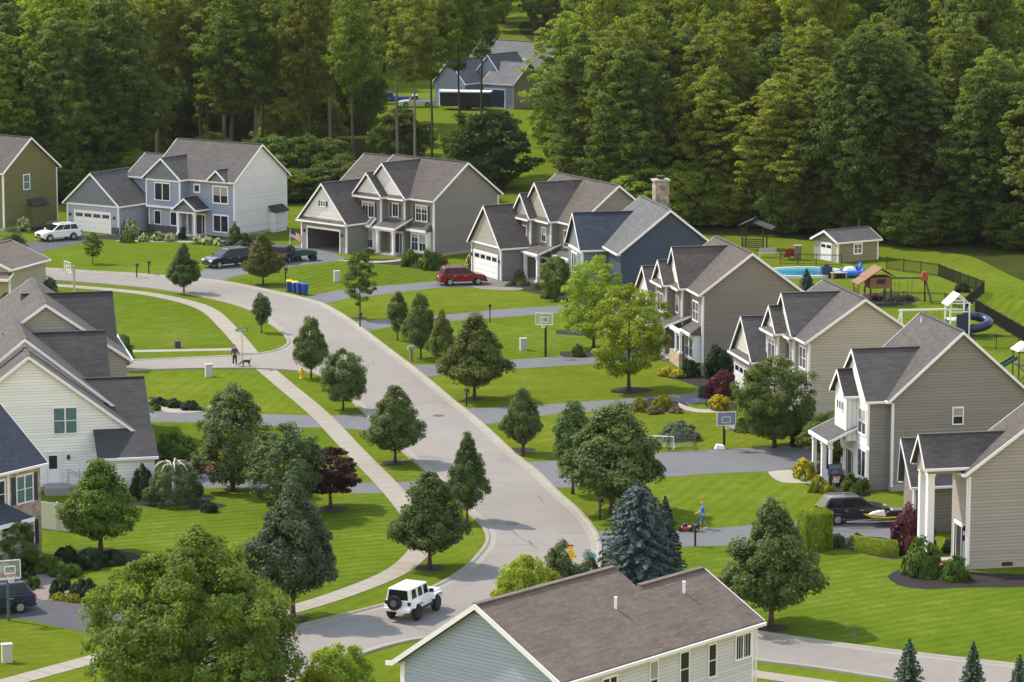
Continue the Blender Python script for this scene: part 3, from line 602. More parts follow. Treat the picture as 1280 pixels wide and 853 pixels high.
def colonial(name, label, x, y, yaw, W, D, zE, zA, wall, roof, gface, bay, cross, gar, open_=False, porch=True, left=None, faceG=None, shut=.3, white_low=True, gar_pent=True, bayR=True, second_front=None):
    h = House(name, label, x, y, yaw, wall, roof)
    h.gable(-W, 0, 0, D, zE, zA, 'x'); h.foundation(-W, 0, 0, D)
    if left: h.gable(-W - left, -W + .5, .5, D, zE - .25, zA - .25, 'x', ends=(1, 0), wallends=(1, 0))
    # large cross gable, shallow
    c0, c1, cp, cz = cross
    h.gable(c0, c1, -cp, D * .55, zE, cz, 'y', over=.35, ends=(1, 0), wallends=(1, 0))
    h.gface(c0, c1, -cp, zE + .15, cz - .12, gface, pent=True)
    b0, b1, bp, bz = bay
    h.gable(b0, b1, -bp, 2.5, zE, bz, 'y', over=.35, ends=(1, 0), wallends=(1, 0), z0=0.0)
    h.gface(b0, b1, -bp, zE + .15, bz - .12, gface, pent=True)
    h.corner(b1, -bp, 2.6, zE - .02); h.corner(b0, -bp, 2.6, zE - .02, fx=-1); h.corner(c1, -cp, 2.9, zE - .02); h.corner(0, 0, .3, zE - .02); h.corner(0, D, .3, zE - .02, fy=1)
    bc = (b0 + b1) / 2
    h.window('f', -bp, bc - .85, bc + .85, 3.55, 5.0, 2, 0, shut, grid=2)
    h.window('f', -cp, c1 - 1.75, c1 - .95, 3.8, 5.05, 1, 0, shut, grid=2)
    xw = c1 / 2
    h.window('f', 0, xw - .8, xw + .8, 3.55, 5.05, 2, 1, shut, grid=2)
    # lower white panelled bay below
    h.box('panel', M_white, b0 + .2, b1 - .3, -bp - .16, -bp - .005, .25, 2.5)
    h.shed_roof(b0 + .0, b1 + .05, -bp - .55, -bp - .01, 2.62, 2.86, name='bay_roof')
    h.window('f', -bp - .16, bc - .75, bc + .75, .45, 2.15, 2, 1, 0, grid=2)
    if porch:
        h.shed_roof(b1 + .0, c1 + .45, -2.5, -.01, 2.75, 3.65)
        h.box('porch_beam', M_white, b1 + .1, c1 + .2, -2.42, -2.18, 2.42, 2.72)
        h.column(b1 + .35, -2.3, .15, 2.42); h.column(c1 + .02, -2.3, .15, 2.42)
        h.box('porch_floor', M_found, b1 + .01, c1 + .5, -2.55, -.02, 0.0, .15)
        h.door(-cp, (b1 + c1) / 2 - .3, (b1 + c1) / 2 + .6)
    if bayR:
        h.box('panel', M_white, c1 + .75, -.35, -.6, -.005, .3, 2.55)
        h.shed_roof(c1 + .55, -.15, -.95, -.01, 2.65, 3.2, name='bay_roof', hipL=.3, hipR=.3)
        a = c1 + .95; b = -.55; m_ = (a + b) / 2
        h.window('f', -.6, a, m_ - .12, .6, 2.2, 1, 1, 0, grid=2); h.window('f', -.6, m_ + .12, b, .6, 2.2, 1, 1, 0, grid=2)
    if gar:
        g0, g1, gp, gz, ga, gb = gar
        h.gable(g0, g1, -gp, gb, gz, ga, 'y', over=.35, ends=(1, 0), wallends=(0 if open_ else 1, 1))
        if open_:
            hh = gz + .35 * (ga - gz) / ((g1 - g0) / 2 + .35) - .01; gm = (g0 + g1) / 2; m = MB()
            m.poly([(g0, -gp, 0), (gm - 2.45, -gp, 0), (gm - 2.45, -gp, 2.2), (g0, -gp, 2.2)]); m.poly([(gm + 2.45, -gp, 0), (g1, -gp, 0), (g1, -gp, 2.2), (gm + 2.45, -gp, 2.2)])
            m.poly([(g0, -gp, 2.2), (g1, -gp, 2.2), (g1, -gp, hh), (gm, -gp, ga - .02), (g0, -gp, hh)]); m.build('wall', wall, h.root)
        h.gface(g0, g1, -gp, gz + .2, ga - .15, gface, pent=gar_pent)
        gm = (g0 + g1) / 2
        h.corner(g1, -gp, 0, gz - .02); h.corner(g0, -gp, 0, gz - .02, fx=-1)
        h.garage_door(-gp, gm - 2.45, gm + 2.45, 2.2, open_)
        h.lamp(gm - 2.9, -gp, 1.7); h.lamp(gm + 2.9, -gp, 1.7)
        if open_: h.window('f', -gp - .036, gm - .32, gm + .32, gz + 1.75, gz + 2.2, 2, 1, .28)
        # small return roof between garage and bay
        if g1 + .3 < b1: h.shed_roof(g1 + .36, max(g1 + 1.0, b0 + .3), -bp - .9, -bp + .02, 2.75, 3.5, name='return_roof')
    h.pipe(-W * .4, D * .62, zE + (zA - zE) * .72 + .2)
    h.downspout(-.12, -.06, .1, zE - .05) if False else None
    return h

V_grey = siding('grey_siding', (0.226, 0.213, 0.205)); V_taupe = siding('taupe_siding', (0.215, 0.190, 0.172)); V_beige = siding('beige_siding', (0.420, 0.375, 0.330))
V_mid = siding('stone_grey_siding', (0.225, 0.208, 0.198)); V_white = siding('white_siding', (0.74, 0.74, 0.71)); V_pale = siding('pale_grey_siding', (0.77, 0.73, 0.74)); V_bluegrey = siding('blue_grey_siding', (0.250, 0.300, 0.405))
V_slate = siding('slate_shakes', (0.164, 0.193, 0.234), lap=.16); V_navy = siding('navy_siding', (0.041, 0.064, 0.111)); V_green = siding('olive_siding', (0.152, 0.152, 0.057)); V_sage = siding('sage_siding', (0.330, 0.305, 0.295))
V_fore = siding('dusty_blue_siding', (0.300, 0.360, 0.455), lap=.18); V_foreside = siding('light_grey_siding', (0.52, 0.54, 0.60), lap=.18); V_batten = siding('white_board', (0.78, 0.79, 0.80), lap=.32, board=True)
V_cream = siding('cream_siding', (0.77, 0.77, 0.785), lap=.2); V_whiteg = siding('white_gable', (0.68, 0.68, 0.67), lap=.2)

# A: olive house at the left edge
h = House('house', 'olive green house with brown roof, cut by the left edge of the picture', -54.47, 357.67, -34.35, V_green, RS_grey)
h.gable(-11, 0, 0, 8.56, 6.1, 9.6, 'x'); h.foundation(-11, 0, 0, 8.56); h.corner(0, 0, .3, 6.1); h.corner(0, 8.56, .3, 6.1, fy=1)
h.window('r', 0, 3.2, 4.1, 4.2, 5.7, 1, 1, 0, mat=M_glassc)
h.box('bump_out', V_green, 0.005, .65, 3.9, 6.0, 0, 2.3)
MB().hexa([(0.005, 3.7, 3.0), (0.005, 6.2, 3.0), (.9, 6.2, 2.35), (.9, 3.7, 2.35), (0.005, 3.7, 3.1), (0.005, 6.2, 3.1), (.9, 6.2, 2.45), (.9, 3.7, 2.45)]).build('bump_roof', RS_dark, h.root)
h.window('f', 0, -2.6, -.9, 3.6, 5.1, 2, 1); h.window('f', 0, -2.6, -.9, .8, 2.3, 2, 1)

# B: blue house with pale side
h = House('house', 'light blue house with white garage door and a pale grey side wall', -29.27, 352.05, -34.1, V_bluegrey, RS_grey)
h.gable(-11.1, 0, 0, 9.0, 5.75, 9.4, 'x', wall=V_bluegrey); h.foundation(-11.1, 0, 0, 9)
m = MB(); m.poly([(.012, 0, .3), (.012, 9.0, .3), (.012, 9.0, 6.02), (.012, 4.5, 9.36), (.012, 0, 6.02)]); m.build('side_wall', V_pale, h.root)
h.gable(-14.6, -11.0, .2, 6.4, 5.55, 7.75, 'x', ends=(1, 0), wallends=(1, 0))
h.gable(-10.95, -6.25, -1.4, 5, 5.75, 7.95, 'y', z0=2.75, ends=(1, 0), wallends=(1, 0)); h.gface(-10.95, -6.25, -1.4, 5.75, 7.9, V_slate)
h.box('wall', siding('blue_board', (0.32, 0.355, 0.43), .35, board=True), -10.85, -6.35, -1.1, .02, .8, 2.74)
h.box('stone_base', brickwork('dark_stone', (.05, .05, .07), (.10, .10, .13), (.05, .05, .06), .5, .22), -10.9, -6.3, -1.16, .02, 0, .8)
h.box('trim_board', M_white, -10.98, -6.2, -1.45, -1.41, 2.72, 2.95)
h.corner(-6.25, -1.4, 2.96, 5.7); h.corner(-10.95, -1.4, 2.96, 5.7, fx=-1); h.corner(-10.85, -1.1, .8, 2.7, fx=-1); h.corner(0, 0, .3, 5.75); h.corner(0, 9, .3, 5.75, fy=1)
h.window('f', -1.4, -9.65, -7.65, 3.6, 5.35, 2, 0); h.window('f', -1.1, -10.0, -9.2, .95, 2.3, 1, 0); h.window('f', -1.1, -7.8, -7.0, .95, 2.3, 1, 0)
h.window('f', 0, -2.8, -.9, 3.6, 5.25, 2, 0, cas=.13); h.window('f', 0, -2.8, -.9, .55, 2.2, 2, 0, cas=.13); h.window('f', 0, -5.35, -4.75, 4.6, 5.25, 1, 0, cas=.16)
h.gable(-3.0, -1.0, -.30, 2.2, 5.9, 6.95, 'y', z0=5.8, over=.25, ends=(1, 0), wallends=(1, 0), wall=V_slate, gut=False)
h.gable(-6.3, -3.75, -2.0, -.02, 2.75, 3.95, 'y', z0=2.6, ends=(1, 0), wallends=(1, 0), wall=V_slate, roof=RS_dark)
h.box('porch_beam', M_white, -6.3, -3.75, -2.0, -1.8, 2.45, 2.6); h.column(-6.15, -1.85, .15, 2.45, .24); h.column(-3.9, -1.85, .15, 2.45, .24); h.column(-6.2, -.3, .15, 2.6, .2)
h.box('porch_floor', M_found, -6.5, -3.5, -2.1, -.02, 0, .15); h.door(0, -5.3, -4.4)
h.gable(-19.0, -11.75, -5.0, 4.0, 2.9, 6.25, 'y', ends=(1, 0), wallends=(1, 1), wall=siding('lilac_siding', (0.328, 0.353, 0.426))); h.gface(-19.0, -11.75, -5.0, 3.0, 6.2, V_slate)
h.garage_door(-5, -17.85, -12.9, 2.1); h.corner(-11.75, -5, 0, 2.85); h.corner(-19, -5, 0, 2.85, fx=-1); h.lamp(-18.5, -5, 1.6); h.lamp(-12.3, -5, 1.6)
h.box('stone_base', brickwork('dark_stone', (.05, .05, .07), (.10, .10, .13), (.05, .05, .06), .5, .22), -12.72, -11.72, -5.08, -5.0 + .02, 0, .75)
h.box('bump_out', V_pale, .02, .7, 5.9, 8.0, 0, 2.1); h.corner(.7, 5.9, 0, 2.1)
MB().hexa([(0.02, 5.7, 2.75), (0.02, 8.2, 2.75), (.95, 8.2, 2.15), (.95, 5.7, 2.15), (0.02, 5.7, 2.85), (0.02, 8.2, 2.85), (.95, 8.2, 2.25), (.95, 5.7, 2.25)]).build('bump_roof', RS_dark, h.root)

# C: grey house with open garage
h = colonial('house', 'grey house with white gables and an open dark garage', -7.9, 337.0, -45.0, 10.5, 9.2, 5.6, 9.15, V_grey, RS_tan, V_whiteg,
    (-10.0, -6.2, 1.5, 7.95), (-9.7, -3.55, .7, 9.0), (-14.9, -7.95, 4.7, 2.9, 6.85, 5.0), open_=True, left=4.8)
# D: grey house with the red car
h = colonial('house', 'grey house with white garage door behind the red car', 6.3, 316.2, -62.5, 11.9, 8.5, 5.75, 9.35, siding('cool_grey_siding', (0.213, 0.205, 0.198)), RS_tan, siding('grey_gable', (0.344, 0.336, 0.320)),
    (-10.0, -6.75, 1.6, 8.0), (-9.5, -3.9, .9, 9.2), (-13.2, -6.95, 4.7, 3.0, 6.8, 5.0), shut=0, gar_pent=False)
# E: navy house
h = House('house', 'navy blue house with grey roof and a stone chimney', 9.7, 297.2, -78.4, V_navy, RS_grey)
h.gable(-10.5, 0, 0, 9.0, 5.6, 9.45, 'x', roof=shingle('silver_shingles', (0.107, 0.111, 0.117))); h.foundation(-10.5, 0, 0, 9)
h.gable(-11.0, -5.4, -2.3, 5, 5.3, 8.35, 'y', roof=RS_navy, ends=(1, 0), wallends=(1, 0), z0=0, wall=V_slate)
h.window('f', -2.3, -9.5, -7.4, 3.1, 4.7, 3, 0, cas=.14); h.box('trim_board', M_white, -11.0, -5.4, -2.36, -2.305, 2.1, 2.35); h.corner(-5.4, -2.3, 2.35, 5.25)
h.box('trim_board', M_white, -11.0, -5.4, -2.36, -2.305, 5.05, 5.3); h.window('f', 0, -4, -2, .8, 2.2, 2, 1)
c = h.box('chimney', brickwork('rubble_stone', (.20, .165, .13), (.36, .32, .27), (.25, .23, .2), .45, .26), -8.6, -7.35, 5.0, 6.3, 7.5, 11.25)
MB().box(-8.72, -7.23, 4.88, 6.42, 11.252, 11.42).build('chimney_cap', M_found, c); MB().lathe([(.3, 0), (.3, .22), (.42, .24), (.42, .3), (.05, .34)], 10, (-7.98, 5.65, 11.43)).build('chimney_pot', M_black, c)
# F6: taupe house
h = colonial('house', 'taupe two-storey house with a brick porch, right of the navy house', 15.52, 270.7, -77.8, 10.6, 8.2, 5.85, 9.15, V_taupe, RS_tan, V_whiteg,
    (-9.2, -6.1, 1.5, 7.7), (-8.4, -3.9, .7, 8.95), None, shut=0)
h.gable(-18.0, -11.6, -1.0, 6, 3.0, 6.2, 'y', ends=(1, 0)); h.garage_door(-1.0, -17.2, -12.4, 2.2); h.gface(-18.0, -11.6, -1.0, 3.1, 6.1, V_whiteg)
h.box('porch_wall', brickwork('tan_brick', (.38, .25, .17), (.45, .32, .23), (.35, .3, .26), .3, .1), -3.2, -.2, -1.9, -1.6, 0, 1.1); h.column(-.3, -1.75, 1.1, 2.75, .2); h.column(-1.7, -1.75, 1.1, 2.75, .16)
h.box('porch_beam', M_white, -3.3, -.1, -1.9, -1.6, 2.75, 3.0)
# F7: beige house
h = colonial('house', 'beige house with dark roof beside the big shade tree and blue hydrangea bed', 22.2, 248.1, -78.2, 10.1, 8.6, 5.6, 8.75, V_beige, RS_grey, siding('cream_gable', (.60, .58, .52), .2),
    (-7.55, -4.5, 1.1, 7.5), (-7.7, -2.75, .35, 8.55), (-12.7, -7.15, 2.2, 3.0, 6.1, 5.0), shut=0, porch=False)
h.root['label'] = 'beige house with dark roof beside the big dark shade tree'
# F8: grey house with white front
h = House('house', 'stone grey house with white front gable and pillared porch', 25.4, 220.82, -77.85, V_mid, RS_grey)
h.gable(-8.2, 0, 0, 9.6, 6.05, 10.6, 'x'); h.foundation(-8.2, 0, 0, 9.6, .45)
h.gable(-6.3, -.55, -1.5, 6, 6.0, 9.05, 'y', over=.35, ends=(1, 0), wallends=(1, 0), wall=V_mid)
m = MB(); m.prism([(-6.3, .45), (-.55, .45), (-.55, 6.15), (-3.42, 8.9), (-6.3, 6.15)], -1.535, -1.505); m.build('front_wall', V_batten, h.root)
h.box('trim_board', M_white, -6.3, 0.0, -1.58, -1.54, 2.85, 3.05); h.corner(-.55, -1.53, .45, 5.95); h.corner(0.0, 0.0, .3, 6.0, fx=1)
h.gable(-5.3, -2.8, -2.3, 3, 6.0, 7.6, 'y', over=.33, ends=(1, 0), wallends=(1, 0), wall=V_batten, z0=3.0, roof=RS_dark)
for k in range(3): h.window('f', -2.3, -4.72 + k * .5, -4.4 + k * .5, 5.0, 5.55, 1, 0, cas=.05)
h.window('f', -1.535, -2.35, -.85, 3.75, 5.35, 2, 1, cas=.12); h.window('f', -1.535, -2.35, -.75, .8, 2.6, 2, 0, cas=.12)
h.shed_roof(-6.8, -2.5, -3.6, -1.54, 3.0, 3.95, hipL=0.0)
h.box('porch_beam', M_white, -6.6, -2.7, -3.5, -3.25, 2.7, 2.97); h.column(-6.4, -3.38, .2, 2.7, .26); h.column(-4.3, -3.38, .2, 2.7, .3); h.column(-2.75, -3.38, .2, 2.7, .2); h.box('porch_floor', M_found, -6.9, -2.5, -3.7, -1.54, 0, .2); h.door(-1.535, -4.6, -3.7)
MB().box(-3.9, -2.4, -3.62, -3.56, .25, 1.1).build('porch_rail', plain('lattice_blue', (.18, .2, .25)), h.root)
h.window('r', 0, 4.3, 4.95, 4.45, 5.5, 1, 1, 0, mat=M_glass, cas=.08); h.pipe(-6.6, 4.2, 10.3, .35)
h.box('stone_base', brickwork('rubble_stone', (.20, .165, .13), (.36, .32, .27), (.25, .23, .2), .45, .26), -.9, .02, -1.62, -1.5 + .02, 0, .9)
h.box('roof_vent', M_white, -7.0, -6.3, 1.6, 2.0, 8.0, 8.35)
# H9: house at the right edge
h = House('house', 'pale grey sided house with tall white pillars at the right edge', 27.43, 197.8, -78, V_sage, RS_tan)
h.gable(-2.9, 0, 0, 10.5, 5.75, 9.75, 'x'); h.foundation(-2.9, 0, 0, 10.5, .4); h.corner(0, 0, .3, 5.7)
h.gable(-10.6, -2.95, 5.0, 10.0, 2.9, 5.2, 'x', ends=(0, 0))
h.gable(-2.55, -.55, -2.4, 3.6, 6.1, 7.95, 'y', z0=5.85, ends=(1, 0), wallends=(1, 0), over=.3, roof=RS_grey)
h.column(-.8, -2.15, .15, 5.85, .42); h.column(-2.3, -2.15, .15, 5.85, .36); h.box('porch_floor', M_found, -2.8, .0, -2.6, -.02, 0, .16); h.door(0, -1.9, -1.0, 2.4)
h.box('door_mat', plain('red_mat', (.16, .035, .02), .9), -1.9, -.7, -1.2, -.5, .162, .18); h.lamp(-.3, -.0, 2.3); h.lamp(-.3, -.0, 1.7)
h.gable(-12.3, -10.35, .1, 7, 2.9, 5.6, 'y', ends=(1, 0), roof=RS_grey, wall=V_taupe, xa=-12.2, zE2=2.9); h.corner(-10.35, .1, 0, 2.9)
h.box('crawl_vent', M_dark, .016, .03, 2.2, 2.9, .1, .34); h.downspout(.05, -.1, .2, 5.6)
# G: dusty blue house in the foreground
h = House('house', 'dusty blue gabled house with brown roof, nearest at the bottom', -1.51, 154.16, 229.1, V_fore, RS_brown)
def xs(y, z): return (y, z)
# gable front wall and the long light grey side
m = MB(); m.poly([(0, -4.98, 0), (0, 4.86, 0), (0, 4.86, 5.66), (0, 0, 8.3), (0, -4.98, 4.93)]); m.poly([(-15.0, 4.86, 0), (-15.0, -4.98, 0), (-15.0, -4.98, 4.9), (-15.0, 1.4, 7.5), (-15.0, 4.86, 5.66)]); m.poly([(0, -4.98, 0), (0, -4.98, 4.93), (-15.0, -4.98, 4.93), (-15.0, -4.98, 0)]); m.build('wall', V_fore, h.root)
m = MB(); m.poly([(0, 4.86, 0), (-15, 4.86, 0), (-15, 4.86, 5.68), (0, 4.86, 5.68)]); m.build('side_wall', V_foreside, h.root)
t = .16; m = MB()
def slab(m, x0, x1, pr):
    (ya, za), (yb, zb) = pr
    m.hexa([(x0, ya, za), (x1, ya, za), (x1, yb, zb), (x0, yb, zb), (x0, ya, za + t), (x1, ya, za + t), (x1, yb, zb + t), (x0, yb, zb + t)])
slab(m, -10.0, .35, ((0, 8.38), (5.26, 5.5))); slab(m, -10.0, .35, ((-5.33, 4.75), (0, 8.38)))
slab(m, -15.35, -10.001, ((1.4, 7.613), (5.26, 5.5))); slab(m, -15.35, -10.001, ((-5.0, 4.75), (1.4, 7.613)))
m.bar((-9.98, 0, 8.38 + t + .01), (.33, 0, 8.38 + t + .01), .34, .07); m.bar((-15.3, 1.4, 7.613 + t + .01), (-10.2, 1.4, 7.613 + t + .01), .34, .07)
rf = m.build('roof', RS_brown, h.root)
m = MB()
for (a, b) in (((0, 8.38), (5.26, 5.5)), ((-5.33, 4.75), (0, 8.38))):
    m.hexa([(.352, a[0], a[1] - .1), (.352, b[0], b[1] - .1), (.352, b[0], b[1] + t + .02), (.352, a[0], a[1] + t + .02), (.40, a[0], a[1] - .1), (.40, b[0], b[1] - .1), (.40, b[0], b[1] + t + .02), (.40, a[0], a[1] + t + .02)])
m.build('rake_board', M_white, rf); m = MB()
for (a, b) in (((1.4, 7.613), (5.26, 5.5)),):
    m.hexa([(-15.40, a[0], a[1] - .05), (-15.40, b[0], b[1] - .05), (-15.40, b[0], b[1] + t + .02), (-15.40, a[0], a[1] + t + .02), (-15.352, a[0], a[1] - .05), (-15.352, b[0], b[1] - .05), (-15.352, b[0], b[1] + t + .02), (-15.352, a[0], a[1] + t + .02)])
m.build('rake_board', M_white, rf); m = MB()
m.hexa([(.002 + .35, -5.34, 4.66), (.40, -5.34, 4.66), (.40, -5.75, 4.62), (.352, -5.75, 4.62), (.352, -5.34, 4.9), (.40, -5.34, 4.9), (.40, -5.75, 4.84), (.352, -5.75, 4.84)])
m.build('eave_return', M_white, rf)
m = MB(); m.hexa([(.38, 5.265, 5.42), (-15.38, 5.265, 5.42), (-15.38, 5.39, 5.42), (.38, 5.39, 5.42), (.38, 5.265, 5.58), (-15.38, 5.265, 5.58), (-15.38, 5.41, 5.58), (.38, 5.41, 5.58)])
m.hexa([(.38, 4.88, 5.44), (-15.3, 4.88, 5.44), (-15.3, 5.25, 5.44), (.38, 5.25, 5.44), (.38, 4.88, 5.47), (-15.3, 4.88, 5.47), (-15.3, 5.25, 5.47), (.38, 5.25, 5.47)]); m.box(.35, -15.3, -5.45, -5.34, 4.68, 4.84); m.build('gutter', M_white, rf)
h.window('b', 4.86, -14.7, -13.55, 3.95, 5.1, 2, 0, cas=.1, grid=3); h.window('b', 4.86, -11.9, -11.35, 3.5, 5.08, 1, 1, cas=.07); h.window('b', 4.86, -9.75, -9.1, 3.45, 5.12, 1, 1, cas=.07); h.window('b', 4.86, -7.3, -6.75, 3.45, 5.12, 1, 1, cas=.07); h.window('b', 4.86, -4.2, -3.2, 3.9, 5.0, 2, 1)
h.corner(0, -4.98, 0, 4.85, fx=1, fy=-1); h.corner(-15, 4.86, 0, 5.5, fx=-1, fy=1)
h.downspout(-15.12, 4.95, .3, 5.4); MB().box(-.1, .02, -5.12, -5.0, 0.2, 4.7).build('downspout', M_white, h.root)
for X, Y in ((-7.3, 2.3), (-12.4, 2.5)):
    z = 8.38 - (Y) * .5475 + t
    MB().lathe([(.075, -.1), (.075, .5), (.09, .5), (.09, .58)], 10, (X, Y, z)).build('vent_pipe', M_white, h.root)
# W11: white gabled house on the left
h = House('house', 'white sided house with many stepped dark roofs on the left', -39.16, 219.29, -77.8, V_cream, RS_grey)
h.gable(-3.2, 0, 0, 14.2, 3.4, 9.1, 'x', ends=(1, 1), zE2=3.4); h.foundation(-24, 0, 0, 14.2, .3)
h.gable(-12.0, -3.3, -.4, 14.6, 3.4, 9.75, 'x', ends=(0, 1))
h.gable(-25, -12.1, 3.6, 14.8, 6.6, 10.75, 'x', wall=siding('grey_gable_laps', (0.31, 0.30, 0.27)))
h.trim = RS_grey
h.gable(-9.5, -1.0, 9.0, 15.0, 3.3, 6.5, 'y', ends=(0, 1), wallends=(0, 1), roof=RS_dark)
h.gable(-15.0, -6.0, 6.0, 12.9, 4.6, 8.95, 'y', ends=(0, 1), wallends=(0, 1), roof=RS_dark, z0=3)
h.gable(-25.5, -14.0, 8.0, 14.3, 4.2, 10.35, 'y', ends=(0, 1), wallends=(0, 1), roof=RS_dark)
h.trim = M_white
# entry roof with white edges, lower lean-to in front of the gable
m = MB(); m.hexa([(.02, 11.3, 3.95), (2.9, 11.3, 2.5), (2.9, 15.35, 2.5), (.02, 15.35, 3.95), (.02, 11.3, 4.07), (2.9, 11.3, 2.62), (2.9, 15.35, 2.62), (.02, 15.35, 4.07)]); lr = m.build('lean_to_roof', RS_dark, h.root)
m = MB(); m.box(2.905, 3.03, 11.3, 15.35, 2.45, 2.62); m.build('gutter', M_white, lr)
h.box('wall', V_cream, .02, 2.7, 11.5, 15.1, 0, 2.48)
h.box('porch_wall', siding('tan_laps', (.35, .33, .3)), -14, -10.5, 13.0, 15.6, 0, 2.9)
MB().hexa([(-14.6, 13.0, 4.2), (-10.0, 13.0, 4.2), (-9.8, 16.6, 2.9), (-14.8, 16.6, 2.9), (-14.6, 13.0, 4.3), (-10.0, 13.0, 4.3), (-9.8, 16.6, 3.0), (-14.8, 16.6, 3.0)]).build('porch_roof', RS_brown, h.root)
MB().bar((-9.75, 13.2, 4.25), (-9.65, 16.6, 3.0), .1, .2).build('rake_board', M_white, h.root)
h.window('r', 0, 8.7, 10.2, 3.9, 5.6, 2, 1, 0, mat=M_glassc, cas=.07); h.window('r', 0, 4.6, 5.45, 4.3, 5.7, 2, 1, mat=M_glassc)
d = h.box('side_door', plain('door_white', (0.74, 0.75, 0.77), .45), .004, .05, 8.15, 9.0, .55, 2.5); MB().box(.055, .07, 8.3, 8.85, 1.5, 2.4).build('door_window', M_glass, d)
MB().box(.004, .09, 8.02, 8.13, .55, 2.62).box(.004, .09, 9.02, 9.13, .55, 2.62).box(.004, .09, 8.02, 9.13, 2.62, 2.74).build('door_casing', M_white, d)
m = MB(); m.box(.06, 1.7, 7.9, 9.5, 0, .5)
for k in range(3): m.box(.3, 1.3, 9.5 + k * .28, 9.78 + k * .28, 0, .4 - k * .12)
m.build('door_steps', plain('steps_grey', (.25, .25, .25), .8), h.root)
m = MB()
for y_ in (9.5, 10.3): m.bar((.4, y_, .2), (.4, y_, 1.5), .05); m.bar((1.5, y_, .2), (1.5, y_, 1.5), .05)
m.bar((.4, 9.5, 1.5), (.4, 10.3, 1.15), .05); m.bar((1.5, 9.5, 1.5), (1.5, 10.3, 1.15), .05); m.build('handrail', M_grey, h.root)
h.lamp(0, 0, 0) if False else MB().lathe([(.05, 0), (.1, .05), (.1, .28), (.03, .36)], 8, (.14, 9.6, 2.1)).build('wall_lamp', M_black, h.root)
# BR: brick house
BRK = brickwork('cream_brick', (.30, .22, .17), (.46, .36, .29), (.42, .38, .33), .28, .09)
h = House('house', 'brick house with navy roof and dark shutters in the left corner', -28.8, 201.18, 55, BRK, RS_navy)
h.gable(-10, 0, 0, 8, 5.75, 9.4, 'x'); h.window('f', 0, -2.1, -.75, 3.7, 5.3, 2, 1, .38, mat=M_glassc); h.window('f', 0, -1.75, -.75, .9, 2.4, 1, 1, .38)
h.box('pilaster', M_white, -2.95, -2.75, -.05, -.004, 3.3, 5.7); h.window('f', 0, -4.6, -3.2, 3.7, 5.3, 2, 1, 0)
h.shed_roof(-8, -2.5, -1.7, -.01, 3.05, 4.15, roof=RS_navy, hipR=1.3); h.box('wall', V_cream, -7.8, -2.9, -1.4, -.02, 0, 3.0)
# H13 corner of a beige house at the left edge
c = at(13, 378)
h = House('house', 'small beige house corner with brown roof at the left edge', c.x, c.y, -20, siding('buff_siding', (.36, .33, .25)), RS_brown)
h.gable(-9, 0, 0, 8, 3.0, 6.0, 'x', ends=(1, 1)) if False else h.gable(-7.5, 0, 0, 7, 2.95, 4.6, 'y'); h.corner(0, 0, .1, 2.9); h.shed_roof(-7.8, .4, -1.0, -.01, 2.2, 2.7); h.lamp(.1, -.3, 2.4)
# H14 far house behind the trees
h = House('house', 'distant slate grey house across the clearing, seen between the woods', .155, 500.3, -38, siding('far_grey', (.24, .235, .23)), RS_grey)
FW = siding('far_slate', (.25, .29, .34))
FR = shingle('far_roof', (.135, .135, .14))
h.roof_m = FR
h.gable(-5.5, 0, 0, 7.6, 3.5, 6.6, 'x'); h.corner(0, 0, 0, 3.5); h.window('r', 0, 5.9, 6.7, .5, 2.5, 1, 1, cas=.2)
h.gable(-16, -1, 7.7, 18, 3.7, 8.9, 'x'); h.gable(-6.4, -.9, -.35, 4, 3.55, 5.6, 'y', ends=(1, 0), wallends=(1, 0), wall=FW) if False else None
h.box('wall', FW, -5.6, -.02, -.12, -.004, 0, 3.4); h.window('f', -.12, -5.0, -1.5, .05, 2.7, 1, 0, cas=.2, mat=plain('far_door', (.02, .03, .06), .5))
h.gable(-13, -7.2, -2.5, 9, 3.4, 6.9, 'y', ends=(1, 0), wall=FW); h.gable(-9, -3.5, 2, 9, 4.0, 7.6, 'y', ends=(1, 0), wall=FW)
h.window('f', -2.5, -12, -8.4, .1, 2.4, 1, 0, cas=.2); h.box('skylight', M_white, -6, -5.2, 9.6, 10.1, 6.2, 6.6)
# shed
c = at(1047, 329)
SV = siding('olive_shed_boards', (.21, .195, .13), .2)
h = House('garden_shed', 'small garden shed with white door and olive boards by the wood', c.x, c.y, 32, SV, RS_grey, group=None, cat='shed')
h.gable(0, 5.1, 0, 3.9, 1.95, 2.95, 'x', over=.28, rake=.28)
h.box('gable_boards', siding('tan_shed', (.36, .335, .27), .2), -.012, -.002, .02, 3.88, 0, 1.9)
d = h.box('shed_door', plain('door_white', (0.74, 0.75, 0.77), .45), -.06, -.014, .95, 2.75, .05, 1.85); MB().box(-.075, -.061, 1.05, 1.75, 1.35, 1.65).box(-.075, -.061, 1.95, 2.65, 1.35, 1.65).build('door_window', M_glass, d)
h.window('f', 0, 2.1, 2.9, .85, 1.7, 2, 1, .0, cas=.16, grid=2); h.corner(0, 0, 0, 1.9, fx=-1); h.corner(5.1, 0, 0, 1.9, fx=1)

